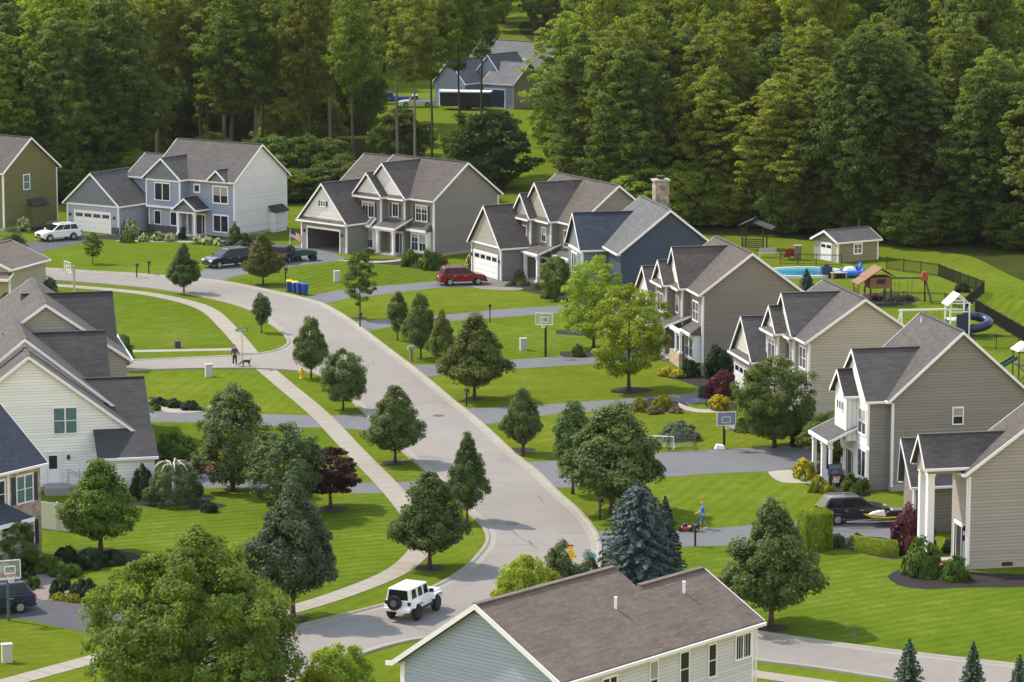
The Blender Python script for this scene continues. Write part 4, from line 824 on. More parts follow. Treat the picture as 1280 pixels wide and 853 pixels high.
# ------------------------------------------------------------------ vehicles
M_tail = plain('tail_lamp_red', (.35, .012, .015), .25, coat=.6); M_head = plain('head_lamp', (.75, .77, .8), .12, spec=.8); M_plate = plain('number_plate', (.6, .6, .58), .5)
M_rim = plain('alloy_rim', (.42, .43, .45), .35, metal=.7)
def wheels(root, xs_, half, r, wd=.26, rim=M_rim):
    for x in xs_:
        for s_ in (-1, 1):
            t = MB().wheel((x, s_ * (half - wd / 2), r), r, wd).build('wheel', M_rubber, root, smooth=False)
            m = MB(); c = Vector((x, s_ * (half - wd / 2) + s_ * wd / 2, r))
            m.wheel(c, r * .62, .02)
            for k in range(5):
                a = 2 * math.pi * k / 5; m.bar(c + Vector((0, s_ * .012, 0)), c + Vector((math.cos(a) * r * .58, s_ * .012, math.sin(a) * r * .58)), .07, .02, up=(0, 1, 0))
            m.build('rim', rim, t)
def car(label, cat, pos, rz, col, L=4.6, Wd=1.88, H=1.72, kind='suv', group='cars parked in the driveways', rimm=M_rim):
    root = thing('parked_car' if kind != 'pickup' else 'pickup_truck', label, cat, (pos[0], pos[1], .012), R(rz), group)
    paint = plain('paint_' + '_'.join('%03d' % int(v * 1000) for v in col), col, .22, spec=.35, coat=.35)
    r = .35; hw = Wd / 2; xf = L * .31; xr = -L * .29; belt = 1.04; hood = 1.0
    def arch(x):
        return [(x + (r + .06) * math.cos(a), r + (r + .06) * math.sin(a)) for a in [math.pi * k / 8 for k in range(9)]]
    low = .3
    prof = [(L / 2 - .12, low), (L / 2, .5), (L / 2 - .03, .74), (L / 2 - .2, hood - .08), (L * .36, hood + .03), (L * .24, hood + .09), (-L / 2 + .04, belt + .06), (-L / 2, .75), (-L / 2 + .03, .42), (-L / 2 + .16, low)]
    bot = [(x, max(z, low)) for x, z in arch(xr)[::-1]] + [(x, max(z, low)) for x, z in arch(xf)[::-1]]
    MB().prism(prof[::-1] + [], -hw, hw) if False else None
    body = MB(); body.prism((prof + bot)[::-1], -hw, hw)
    b = body.build('body', paint, root, bevel=.11)
    if kind == 'pickup': g = [(-L * .06, L * .24), (-L * .03, L * .13)]
    else: g = [(-L / 2 + .10, L * .27), (-L / 2 + .50, L * .05)]
    zt = H; ins = .25; z0 = belt + .02
    (a0, a1), (t0, t1) = g
    m = MB(); m.hexa([(a0, -hw + .04, z0), (a1, -hw + .04, z0 - .03), (a1, hw - .04, z0 - .03), (a0, hw - .04, z0), (t0, -hw + ins, zt), (t1, -hw + ins, zt), (t1, hw - ins, zt), (t0, hw - ins, zt)])
    m.build('cabin', paint, root, bevel=.10)
    def lerp(a, b_, k): return a + (b_ - a) * k
    for s_ in (-1, 1):
        m = MB(); n = 3 if kind != 'pickup' else 2
        for k in range(n):
            u0 = lerp(.05, .95, k / n) + .012; u1 = lerp(.05, .95, (k + 1) / n) - .012
            q = []
            for (u, vv) in ((u0, .14), (u1, .14), (u1, .86), (u0, .86)):
                xb = lerp(a0, a1, u); xt = lerp(t0, t1, u); q.append((lerp(xb, xt, vv), s_ * (lerp(hw - .04, hw - ins, vv) + .012), lerp(z0, zt, vv)))
            m.poly(q if s_ > 0 else q[::-1])
            q2 = [(x, y - s_ * .03, z) for x, y, z in q]; m.poly(q2)
        m.build('side_window', M_cglass, root)
        MB().box(a1 - .35, a1 - .18, s_ * (hw + .02), s_ * (hw + .2), z0 + .02, z0 + .17).build('wing_mirror', paint if kind != 'pickup' else M_black, root)
    for nm, (xa, xb, sg) in dict(windscreen=(a1, t1, 1), rear_window=(a0, t0, -1)).items():
        q = [(lerp(xa, xb, v) + sg * .014, yy * lerp(hw - .14, hw - ins - .06, v), lerp(z0, zt, v)) for yy, v in ((-1, .1), (1, .1), (1, .88), (-1, .88))]
        m = MB(); m.poly(q if sg > 0 else q[::-1]); m.poly([(x - sg * .03, y, z) for x, y, z in q]); m.build(nm, M_cglass, root)
    if kind == 'pickup':
        m = MB(); m.box(-L / 2 + .08, -L * .08, -hw + .1, hw - .1, belt + .0, belt + .075); m.build('truck_bed', plain('bed_liner', (.03, .03, .03), .8), root)
    for s_ in (-1, 1):
        MB().box(L / 2 - .16, L / 2 + .012, s_ * (hw - .02), s_ * (hw - .5), .68, .84).build('headlight', M_head, root, bevel=.02)
        MB().box(-L / 2 - .012, -L / 2 + .14, s_ * (hw + .005), s_ * (hw - .28), .72, 1.02).build('tail_light', M_tail, root, bevel=.02)
        m = MB(); 
        for x in (xf - 1.25, xf - 2.25): m.box(x - .1, x + .12, s_ * (hw + .002), s_ * (hw + .03), .9, .94)
        m.build('door_handle', M_chrome, root)
    MB().box(L / 2 - .02, L / 2 + .02, -.45, .45, .52, .8).build('grille', M_black, root); MB().box(-L / 2 - .02, -L / 2, -.26, .26, .78, .9).build('number_plate', M_plate, root)
    m = MB(); m.box(-L / 2 - .05, -L / 2 + .1, -hw + .05, hw - .05, .34, .5); m.box(L / 2 - .1, L / 2 + .05, -hw + .05, hw - .05, .3, .46); m.build('bumper', M_black if kind != 'pickup' else M_chrome, root, bevel=.03)
    if kind == 'suv':
        m = MB()
        for s_ in (-1, 1): m.bar((t0 + .1, s_ * (hw - ins - .08), zt + .05), (t1 - .15, s_ * (hw - ins - .08), zt + .05), .04)
        m.build('roof_rail', M_chrome, root)
    wheels(root, (xf, xr), hw + .02, r, .24, rimm)
    return root
def P2(x, y): v = at(x, y); return (v.x, v.y)
car('white SUV parked in front of the blue house garage', 'car', P2(73, 300), 215, (.72, .73, .74))
car('dark navy SUV half behind the olive street tree at the driveway', 'car', P2(285, 333), 215, (.010, .013, .035), 4.9, 1.95, 1.8)
car('black SUV with sunlit roof in front of the open garage', 'car', P2(356, 327), 75, (.02, .02, .024), 4.7)
car('red SUV parked before the white garage door', 'car', P2(577, 355.5), 14, (.19, .006, .014), 4.6)
car('black SUV beside the yellow jet ski in the driveway', 'car', P2(1067, 652), 12, (.012, .012, .016), 4.7, 1.9, 1.72)
car('dark blue SUV under the basketball hoop at the left edge', 'car', P2(-9, 766), 207, (.015, .025, .05), 4.6)
car('bright blue pickup far off by the distant house', 'pickup', P2(489, 130), 188, (.01, .07, .33), 5.4, 1.9, 1.85, 'pickup')
car('silver white pickup far off beside the blue pickup', 'pickup', P2(521, 134), 186, (.62, .64, .67), 5.4, 1.9, 1.85, 'pickup')
# white off-roader on the street
root = thing('off_roader', 'white boxy off-roader with black spare wheel driving on the street', 'car', (*P2(517, 768), .016), R(66))
W_ = plain('paint_white', (.80, .81, .83), .3, coat=.7)
m = MB(); m.prism([(-2.05, .72), (-2.05, 1.22), (.75, 1.24), (2.0, 1.2), (2.05, 1.0), (2.0, .75), (1.75, .72), (1.65, 1.0), (.95, 1.0), (.85, .6), (-.75, .6), (-.85, 1.0), (-1.55, 1.0), (-1.65, .72)][::-1], -.78, .78); m.build('body', W_, root, bevel=.03)
m = MB(); m.hexa([(-2.02, -.77, 1.2), (.62, -.77, 1.2), (.62, .77, 1.2), (-2.02, .77, 1.2), (-1.95, -.66, 1.9), (.36, -.66, 1.9), (.36, .66, 1.9), (-1.95, .66, 1.9)]); m.build('hardtop', W_, root, bevel=.05)
for s_ in (-1, 1):
    m = MB()
    for xa, xb in ((-1.72, -1.12), (-.92, -.36), (-.2, .34)):
        q = [(xa, s_ * .762, 1.30), (xb, s_ * .762, 1.30), (xb - .06, s_ * .69, 1.80), (xa + .02, s_ * .69, 1.80)]; m.poly(q); m.poly([(x, y - s_ * .03, z) for x, y, z in q][::-1])
    m.build('side_window', M_cglass, root)
    m = MB()
    for xc in (1.3, -1.2): m.prism([(xc - .62, .82), (xc - .42, 1.1), (xc + .42, 1.1), (xc + .62, .84), (xc + .5, .84), (xc + .36, 1.02), (xc - .36, 1.02), (xc - .5, .82)][::-1], s_ * .74, s_ * .97)
    m.build('fender_flare', W_, root)
    MB().box(.4, .55, s_ * .8, s_ * 1.02, 1.28, 1.48).build('wing_mirror', M_black, root); MB().box(-2.09, -2.0, s_ * .62, s_ * .80, .98, 1.2).build('tail_light', plain('dark_lamp', (.05, .012, .012), .3), root)
    MB().bar((-.7, s_ * .84, .58), (.8, s_ * .84, .58), .1).build('side_step', M_black, root); MB().lathe([(.0, 0), (.13, .01), (.12, .05)], 12, (0, 0, 0)).build('headlight', M_head, root).matrix_local = Matrix.Translation((2.04, s_ * .52, 1.02)) @ Matrix.Rotation(math.pi / 2, 4, 'Y')
q = [(-2.045, -.62, 1.28), (-2.045, .62, 1.28), (-1.985, .56, 1.82), (-1.985, -.56, 1.82)]; m = MB(); m.poly(q[::-1]); m.poly([(x + .03, y, z) for x, y, z in q]); m.build('rear_window', M_cglass, root)
q = [(.655, -.68, 1.27), (.655, .68, 1.27), (.43, .6, 1.83), (.43, -.6, 1.83)]; m = MB(); m.poly(q); m.poly([(x - .03, y, z) for x, y, z in q]); m.build('windscreen', M_cglass, root)
m = MB(); m.box(-2.28, -2.06, -.8, .8, .62, .82); m.box(2.06, 2.3, -.72, .72, .62, .8); m.build('bumper', W_, root, bevel=.03); MB().box(2.045, 2.075, -.38, .38, .78, 1.16).build('grille', M_black, root)
sp = MB().wheel((-2.24, .12, 1.12), .42, .26, (1, 0, 0)).build('spare_wheel', M_rubber, root); MB().wheel((-2.375, .12, 1.12), .2, .02, (1, 0, 0)).build('wheel_badge', plain('badge', (.12, .13, .15), .4), sp)
wheels(root, (1.3, -1.2), .95, .45, .3, plain('black_rim', (.02, .02, .022), .5))
# jet ski on trailer, far trailer and the small green utility cart
root = thing('jet_ski', 'yellow and black jet ski on a trailer behind the black SUV', 'jet ski', (*P2(1108, 657), .0), R(195))
m = MB(); prof = [(-1.5, 0, .45, .55), (-.8, .5, .42, .6), (.3, .55, .45, .62), (1.0, .4, .55, .72), (1.55, .03, .8, .85)]
for i in range(len(prof) - 1):
    (x0, w0, b0, t0), (x1, w1, b1, t1) = prof[i:i + 2]
    m.hexa([(x0, -w0 * .6, b0), (x1, -w1 * .6, b1), (x1, w1 * .6, b1), (x0, w0 * .6, b0), (x0, -w0, t0), (x1, -w1, t1), (x1, w1, t1), (x0, w0, t0)])
m.build('hull', plain('jetski_yellow', (.62, .48, .02), .3, coat=.6), root)
m = MB(); m.hexa([(-1.3, -.2, .6), (.2, -.22, .62), (.2, .22, .62), (-1.3, .2, .6), (-1.2, -.14, .92), (-.1, -.16, .95), (-.1, .16, .95), (-1.2, .14, .92)]); m.build('saddle', M_black, root, bevel=.03)
m = MB(); m.hexa([(.15, -.3, .64), (1.2, -.16, .8), (1.2, .16, .8), (.15, .3, .64), (.2, -.2, 1.05), (.9, -.1, .95), (.9, .1, .95), (.2, .2, 1.05)]); m.build('cowl', plain('jetski_white', (.7, .7, .72), .3), root, bevel=.03)
m = MB(); m.bar((.15, -.4, 1.15), (.15, .4, 1.15), .05); m.bar((.15, 0, 1.15), (.45, 0, 1.0), .07); m.build('handlebar', M_black, root)
tr = thing('boat_trailer', 'low galvanised trailer carrying the yellow jet ski', 'trailer', (*P2(1106, 658), .0), R(195))
m = MB()
for s_ in (-1, 1): m.bar((-1.6, s_ * .4, .4), (1.2, s_ * .3, .4), .07); m.bar((1.2, s_ * .3, .4), (2.6, 0, .42), .07)
m.bar((-1.2, -.6, .36), (-1.2, .6, .36), .07); m.bar((.6, -.4, .4), (.6, .4, .4), .06); m.build('frame', M_chrome, tr)
for s_ in (-1, 1): MB().wheel((-.9, s_ * .62, .28), .28, .16).build('wheel', M_rubber, tr)
root = thing('utility_cart', 'dark green utility cart before the open garage', 'cart', (*P2(381, 326), 0), R(20))
m = MB(); m.prism([(-1.2, .55), (-1.2, 1.15), (-.3, 1.2), (.2, 1.15), (1.1, 1.0), (1.2, .6)][::-1], -.6, .6); m.build('body', plain('cart_green', (.02, .06, .045), .5), root, bevel=.06)
for x in (-.8, .8):
    for s_ in (-1, 1): MB().wheel((x, s_ * .55, .32), .32, .22).build('wheel', M_rubber, root)
MB().box(-1.25, -1.2, -.5, -.2, .5, .95).build('tail_lamp', plain('orange_lens', (.5, .09, .03), .4), root)
root = thing('enclosed_trailer', 'dark trailer with white roof on the far clearing by the slate house', 'trailer', (*P2(582, 137), 0), R(-8))
m = MB(); m.box(-3.6, 3.6, -1.2, 1.2, .55, 2.6); m.build('body', plain('trailer_dark', (.02, .018, .018), .6), root); MB().box(-3.9, 3.9, -1.4, 1.4, 2.605, 2.8).build('roof', M_white, root)
for x in (-.5, .5):
    for y in (-1.1, 1.1): MB().wheel((x, y, .34), .34, .2).build('wheel', M_rubber, root)
# ------------------------------------------------------------------ plants
def leafmesh(name, pos, nrm, size, tint, mat, aspect=1.7, rng=None, bloom=None, fold=0.0):
    """many small leaf blades (pointed quads) as one mesh"""
    n = len(pos); rng = rng or np.random.default_rng(1)
    nrm = nrm / np.maximum(np.linalg.norm(nrm, axis=1, keepdims=True), 1e-6)
    t = rng.normal(size=(n, 3)); t[:, 2] -= .25; t -= nrm * np.sum(t * nrm, axis=1, keepdims=True); t /= np.maximum(np.linalg.norm(t, axis=1, keepdims=True), 1e-6)
    b = np.cross(nrm, t); L = size[:, None] * .5; Wd = L / aspect
    mid = pos + t * L * .1
    v = np.empty((n, 4, 3)); v[:, 0] = pos - t * L; v[:, 1] = mid + b * Wd + nrm * L * .18; v[:, 2] = pos + t * L; v[:, 3] = mid - b * Wd + nrm * L * .18
    me = bpy.data.meshes.new(name)
    me.vertices.add(n * 4); me.vertices.foreach_set('co', v.reshape(-1).astype(np.float32))
    me.loops.add(n * 4); me.loops.foreach_set('vertex_index', np.arange(n * 4, dtype=np.int32))
    me.polygons.add(n); me.polygons.foreach_set('loop_start', np.arange(0, n * 4, 4, dtype=np.int32)); me.polygons.foreach_set('loop_total', np.full(n, 4, dtype=np.int32))
    me.update()
    at_ = me.attributes.new('tint', 'FLOAT', 'FACE'); at_.data.foreach_set('value', np.clip(tint, 0, 1).astype(np.float32))
    if bloom is not None:
        a2 = me.attributes.new('bloom', 'FLOAT', 'FACE'); a2.data.foreach_set('value', bloom.astype(np.float32))
    me.materials.append(mat); me.validate(); return me
def crown_pts(rng, z0, z1, R_, prof, ncl, rc, per, flat=.75, lump=.18, fill=.35, rnd=.45):
    """leaf positions gathered in clumps through the volume of a crown of given outline; prof(t) gives the radius along its height"""
    ts = np.linspace(0, 1, 60); pr = np.array([max(prof(t), .02) for t in ts]); wgt = pr ** 1.3; wgt /= wgt.sum()
    ph = rng.uniform(0, 6.28, 6)
    C = []; O = []
    for i in range(ncl):
        t = np.clip(rng.choice(ts, p=wgt) + rng.normal() * .02, 0, 1); a = rng.uniform(0, 6.283)
        lm = 1 + lump * (math.sin(3 * a + ph[0] + 4 * t) * .6 + math.sin(5 * a + ph[1] - 7 * t) * .5 + math.sin(2 * a + ph[2] + 11 * t) * .4)
        r = np.interp(t, ts, pr) * R_ * lm
        rad = max(0.0, r - rc * .6) * (1 - fill * rng.random() ** 1.6)
        C.append((math.cos(a) * rad, math.sin(a) * rad, z0 + (z1 - z0) * t)); O.append((math.cos(a) * .8, math.sin(a) * .8, .9 * (t - .35)))
    C = np.array(C); O = np.array(O); O /= np.maximum(np.linalg.norm(O, axis=1, keepdims=True), .05)
    rcs = rc * rng.uniform(.65, 1.3, ncl); tc = rng.random(ncl)
    idx = np.repeat(np.arange(ncl), per); n = len(idx)
    d = rng.normal(size=(n, 3)) + O[idx] * .75 + np.array([0, 0, .35]); d /= np.linalg.norm(d, axis=1, keepdims=True)
    rr = rcs[idx] * (rng.random(n) ** .45)
    pos = C[idx] + d * rr[:, None] * np.array([1, 1, flat])
    nrm = d * .7 + O[idx] * .35 + np.array([0, 0, .45]) + rng.normal(size=(n, 3)) * rnd
    tint = tc[idx] * .55 + rng.random(n) * .45
    return pos, nrm, tint, C
def wood_mesh(name, rng, h0, top, r0, C, nb, mat, lean=.0):
    """tapered trunk with limbs reaching into the crown"""
    m = MB(); pts = []; k = 7
    for i in range(k + 1):
        t = i / k; pts.append((lean * t * top + rng.normal() * r0 * .4 * t, rng.normal() * r0 * .4 * t, -.15 + (top + .15) * t))
    rad = [r0 * 1.35] + [r0 * (1 - .88 * (i / k)) for i in range(1, k + 1)]
    m.tube(pts, rad, 8)
    if len(C):
        sel = rng.choice(len(C), size=min(nb, len(C)), replace=False)
        for j in sel:
            c = Vector(C[j]); zb = max(h0 * .75, min(top * .8, c.z - .55 * math.hypot(c.x, c.y) - .1)); t = max(0, min(1, zb / top))
            st = Vector((lean * zb, 0, zb)); mid = st.lerp(c, .55) + Vector((0, 0, -.06 * (c - st).length)); rb = r0 * (1 - .85 * t) * .45
            m.tube([st, mid, c], [rb, rb * .65, rb * .25], 5, cap=False)
    return m
PR = dict(
    pear=lambda t: (min(1, t / .22) ** .7) * (1 - max(0, (t - .2) / .8) ** 1.1) ** .85 if t < 1 else 0,
    broad=lambda t: (min(1, t / .28) ** .5) * (1 - max(0, (t - .25) / .75) ** 1.5) ** .75 if t < 1 else 0,
    round=lambda t: math.sqrt(max(0, 1 - (2 * t - .9) ** 2 / 1.21)) * (1 if t > .05 else .7),
    oval=lambda t: max(0, math.sin(math.pi * min(1, t * .92 + .07))) ** .65,
    tall=lambda t: (min(1, t / .3) ** .6) * max(0, 1 - max(0, (t - .45) / .55) ** 2.2) ** .6,
    cone=lambda t: max(0, 1 - t) ** .85 * min(1, .35 + t * 8),
    column=lambda t: (min(1, t / .12) ** .5) * max(0, 1 - max(0, (t - .35) / .65) ** 1.8) ** .8,
    dome=lambda t: math.sqrt(max(0, 1 - t * t)))
LM = dict(
    pear=leaf_mat('pear_leaves', (.048, .080, .020), (.135, .185, .050)),
    pearlight=leaf_mat('olive_pear_leaves', (0.052, 0.081, 0.014), (0.167, 0.178, 0.034)),
    maple=leaf_mat('maple_leaves', (.042, .100, .012), (.125, .225, .026)),
    lime=leaf_mat('lime_leaves', (0.109, 0.190, 0.014), (0.299, 0.380, 0.040), trans=.4),
    fore=leaf_mat('foreground_leaves', (.060, .115, .012), (.180, .260, .038), trans=.42),
    purple=leaf_mat('purple_leaves', (.022, .010, .012), (.085, .030, .030)),
    redpurple=leaf_mat('barberry_leaves', (.05, .014, .020), (.22, .060, .065)),
    spruce=leaf_mat('blue_needles', (.028, .062, .060), (.110, .165, .165), trans=.1),
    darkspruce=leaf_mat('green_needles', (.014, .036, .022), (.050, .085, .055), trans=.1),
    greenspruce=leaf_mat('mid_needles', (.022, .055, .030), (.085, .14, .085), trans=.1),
    juniper=leaf_mat('juniper_leaves', (.042, .070, .018), (.120, .155, .045), trans=.2),
    silver=leaf_mat('grey_green_leaves', (.040, .072, .032), (.125, .165, .085)),
    wooda=leaf_mat('wood_dark_leaves', (.054, .092, .018), (.155, .208, .038), hue=.08, trans=.45),
    woodb=leaf_mat('wood_mid_leaves', (.084, .126, .016), (.230, .288, .040), hue=.08, trans=.45),
    woodc=leaf_mat('wood_light_leaves', (.115, .160, .014), (.290, .345, .045), hue=.08, trans=.45),
    shrub=leaf_mat('shrub_leaves', (0.034, 0.075, 0.011), (0.121, 0.190, 0.025)),
    yshrub=leaf_mat('golden_leaves', (.12, .16, .010), (.38, .36, .02), trans=.3),
    darkshrub=leaf_mat('dark_shrub_leaves', (.012, .030, .012), (.045, .075, .025)),
    yellowfl=leaf_mat('yellow_blossom', (.10, .12, .008), (.30, .28, .015), (.62, .50, .015), .33),
    whitefl=leaf_mat('cream_blossom', (.05, .10, .012), (.16, .22, .03), (.70, .72, .42), .38),
    pinkfl=leaf_mat('salmon_blossom', (.04, .07, .012), (.14, .17, .03), (.62, .36, .26), .5),
    redfl=leaf_mat('red_blossom', (.03, .06, .012), (.10, .12, .03), (.45, .03, .05), .35),
    dry=leaf_mat('dry_leaves', (.10, .085, .03), (.22, .18, .07)))
VAR = {}
def variant(kind, seed):
    """(crown mesh, wood mesh, nominal height, nominal width); built once and shared by the plants of that kind"""
    key = (kind, seed)
    if key in VAR: return VAR[key]
    rng = np.random.default_rng(abs(hash(kind)) % 1000 * 0 + sum(ord(c) for c in kind) * 7 + seed * 101); lean = 0
    bark = M_bark
    spec = dict(  # z0, H, radius, profile, clumps, clump radius, leaves per clump, leaf size, material, trunk radius, limbs, flat, lump, fill
        pear=(.95, 7.2, 2.6, 'pear', 190, .56, 150, .195, 'pear', .13, 14, .85, .12, .5),
        pearlight=(.95, 7.2, 2.6, 'pear', 190, .56, 150, .195, 'pearlight', .13, 14, .85, .12, .5),
        dogwood=(.9, 6.8, 2.9, 'round', 200, .6, 150, .20, 'pear', .15, 14, .8, .14, .5),
        young=(1.4, 7.0, 1.6, 'oval', 75, .46, 100, .18, 'shrub', .09, 12, .7, .2, .5),
        narrow=(1.0, 5.0, .95, 'oval', 80, .36, 130, .16, 'pear', .08, 6, 1.0, .08, .5),
        maple=(.7, 7.0, 2.4, 'pear', 170, .62, 150, .2, 'maple', .16, 12, .7, .16, .5),
        lime=(1.0, 8.0, 3.0, 'round', 170, .62, 120, .195, 'lime', .13, 18, .6, .22, .6),
        fore=(.8, 10.0, 5.4, 'broad', 800, .52, 120, .185, 'fore', .22, 40, .9, .26, .6),
        bright=(0.1, 3.0, 2.2, 'dome', 130, .45, 140, .155, 'lime', .08, 6, .8, .2, .4),
        purple=(.8, 4.2, 1.8, 'round', 120, .42, 120, .17, 'purple', .12, 10, .45, .24, .5),
        twin=(.4, 7.2, 2.2, 'column', 200, .5, 140, .17, 'juniper', .13, 10, 1.0, .28, .45),
        olive=(.4, 7.0, 2.2, 'oval', 190, .5, 140, .17, 'juniper', .12, 10, .9, .18, .45),
        silver=(1.3, 8.5, 2.8, 'pear', 230, .57, 150, .195, 'silver', .15, 14, .85, .14, .5),
        arbor=(.05, 4.0, 1.0, 'column', 80, .36, 140, .13, 'juniper', .08, 0, 1.1, .12, .4),
        bigdark=(.6, 7.6, 3.2, 'round', 210, .64, 140, .2, 'wooda', .18, 14, .7, .2, .5),
        wooda=(2.5, 25, 4.6, 'tall', 720, .78, 56, .37, 'wooda', .30, 22, .6, .34, .65),
        woodb=(3.5, 25, 4.6, 'tall', 700, .76, 56, .36, 'woodb', .28, 22, .55, .38, .65),
        woodh=(9.0, 26, 4.2, 'oval', 540, .74, 52, .36, 'woodb', .30, 22, .55, .4, .65),
        woodc=(4.5, 25, 4.4, 'round', 640, .76, 56, .35, 'woodc', .26, 22, .5, .4, .65),
        thin=(12.5, 27, 2.9, 'oval', 150, .9, 80, .34, 'woodb', .2, 18, .6, .4, .65),
        under=(.2, 8, 3.2, 'round', 170, .8, 95, .32, 'wooda', .12, 8, .6, .3, .5),
        underl=(.2, 8, 3.2, 'round', 170, .8, 95, .32, 'woodc', .12, 8, .6, .3, .5))
    if kind in spec:
        z0, H, R_, pr, ncl, rc, per, ls, lm, r0, nb, flat, lump, fill = spec[kind]
        pos, nrm, tint, C = crown_pts(rng, z0 + rc * .5, H - rc * .55, R_, PR[pr], ncl, rc, per, flat, lump, fill, .85 if kind.startswith('wood') or kind in ('thin', 'under', 'underl') else .5)
        sz = ls * rng.uniform(.6, 1.3, len(pos))
        cm = leafmesh(kind + '_crown', pos, nrm, sz, tint, LM[lm], rng=rng)
        w_ = wood_mesh(kind, rng, z0, H * (.82 if kind not in ('thin',) else .93), r0, C, nb, bark)
        me = bpy.data.meshes.new(kind + '_trunk'); me.from_pydata(w_.v, [], w_.f); me.materials.append(M_barkp if kind in ('thin', 'woodh') and seed % 2 == 0 else bark); me.update()
        for p in me.polygons: p.use_smooth = True
        VAR[key] = (cm, me, H, R_ * 2)
    else:                                           # conifers: whorls of flat drooping boughs
        H, R_, lm, lv, nb = dict(spruce=(8.0, 3.3, 'spruce', 28, 15), darkspruce=(8.0, 2.6, 'darkspruce', 26, 13), smallspruce=(4.5, 1.5, 'greenspruce', 18, 10))[kind]
        P_, N_, T_ = [], [], []; m = MB(); m.tube([(0, 0, -.1), (0, 0, H * .97)], [H * .022, .015], 8)
        for i in range(lv):
            t = i / (lv - 1); z = .25 + (H - .45) * t ** .95; r = R_ * (1 - t) ** (.52 if kind == 'spruce' else .75) * (1.0 if t > .12 else .88) + .06; n_b = max(5, int(nb * (1 - .45 * t))); ph = rng.uniform(0, 6.28)
            for j in range(n_b):
                a = ph + 2 * math.pi * j / n_b + rng.normal() * .12; rr = r * rng.uniform(.8, 1.12); tint = rng.random()
                dv = np.array([math.cos(a), math.sin(a), 0]); sd = np.array([-math.sin(a), math.cos(a), 0])
                end = (dv[0] * rr, dv[1] * rr, z - .10 * rr)
                if rr > .5: m.tube([(0, 0, z), end], [.025, .008], 4, cap=False)
                k = int(16 + 70 * rr / R_)
                u = rng.random(k) ** .7; wv = rng.uniform(-1, 1, k) * (.34 * rr ** .7) * (1.05 - u)
                zz = z - .16 * rr * u ** 1.5 + .10 * rr * np.maximum(0, u - .75) + rng.normal(size=k) * .05
                P_.append(dv * (u * rr)[:, None] + sd * wv[:, None] + np.array([0, 0, 1]) * zz[:, None])
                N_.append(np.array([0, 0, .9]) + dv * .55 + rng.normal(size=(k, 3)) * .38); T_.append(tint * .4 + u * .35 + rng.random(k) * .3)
        pos = np.concatenate(P_); nrm = np.concatenate(N_); tint = np.concatenate(T_)
        cm = leafmesh(kind + '_crown', pos, nrm, .30 * (H / 8) ** .6 * rng.uniform(.6, 1.3, len(pos)), tint, LM[lm], aspect=2.3, rng=rng)
        me = bpy.data.meshes.new(kind + '_trunk'); me.from_pydata(m.v, [], m.f); me.materials.append(M_bark); me.update()
        VAR[key] = (cm, me, H, R_ * 2)
    return VAR[key]
rtree = random.Random(11)
def plant_tree(kind, seed, pos, H, Wd, label, group=None, name='street_tree', cat='tree', rz=None):
    cm, tm, h0, w0 = variant(kind, seed)
    r = thing(name, label, cat, (pos[0], pos[1], 0), rtree.uniform(0, 6.28) if rz is None else rz, group, (Wd / w0, Wd / w0, H / h0))
    for nm, me in (('trunk', tm), ('crown', cm)):
        o = bpy.data.objects.new(nm, me); COL.objects.link(o); o.parent = r
    return r
def ptree(kind, seed, bx, by, top, wpx, label, group=None, name='street_tree', cat='tree', hx=1.0):
    """tree standing at a surveyed spot, with the height and spread it has there"""
    p = at(bx, by); s_ = scale_at(by)
    return plant_tree(kind, seed, p, (by - top) / s_ * hx, wpx / s_, label, group, name, cat)
SH = {}
def shrub_mesh(lm, seed, form='dome'):
    key = (lm, seed, form)
    if key in SH: return SH[key]
    rng = np.random.default_rng(sum(ord(c) for c in lm) + seed * 37 + len(form))
    if form == 'box':
        n = 9000; f = rng.random((n, 3)); ax = rng.integers(0, 5, n); f[ax == 0, 2] = 1; f[ax == 1, 0] = 0; f[ax == 2, 0] = 1; f[ax == 3, 1] = 0; f[ax == 4, 1] = 1
        pos = (f - np.array([.5, .5, 0])) * np.array([2, 2, 1]) + rng.normal(size=(n, 3)) * .035; nrm = (f - .5) * 1.6 + rng.normal(size=(n, 3)) * .5 + np.array([0, 0, .4]); tint = rng.random(n)
        sz = .11 * rng.uniform(.6, 1.3, n)
    else:
        pos, nrm, tint, C = crown_pts(rng, .0, .86, .92, PR[form], 60, .24, 85, .85, .16, .35)
        sz = .135 * rng.uniform(.6, 1.3, len(pos)); pos[:, 2] = np.maximum(pos[:, 2], .01)
    bl = rng.random(len(pos)) * .35 + (nrm / np.linalg.norm(nrm, axis=1, keepdims=True))[:, 2] * .35 + .3 * tint
    bl = np.argsort(np.argsort(bl)) / len(bl)
    me = leafmesh('shrub', pos, nrm, sz, tint, LM[lm], rng=rng, bloom=bl, aspect=1.5); SH[key] = me; return me
def shrub(lm, px_, py_, wpx, hpx, label, name='shrub', cat='shrub', group=None, form='dome', depth=1.0, rz=None, seed=None):
    """shrub whose foot is at (px, py), wpx wide and hpx high there"""
    p = at(px_, py_); s_ = scale_at(py_); sd = seed if seed is not None else rtree.randrange(3)
    o = bpy.data.objects.new(name, shrub_mesh(lm, sd, form)); COL.objects.link(o)
    o.location = (p.x, p.y, 0); o.scale = (wpx / 2 / s_, wpx / 2 / s_ * depth, hpx / s_); o.rotation_euler = (0, 0, rtree.uniform(0, 6.28) if rz is None else rz)
    return tag(o, label, cat, group)
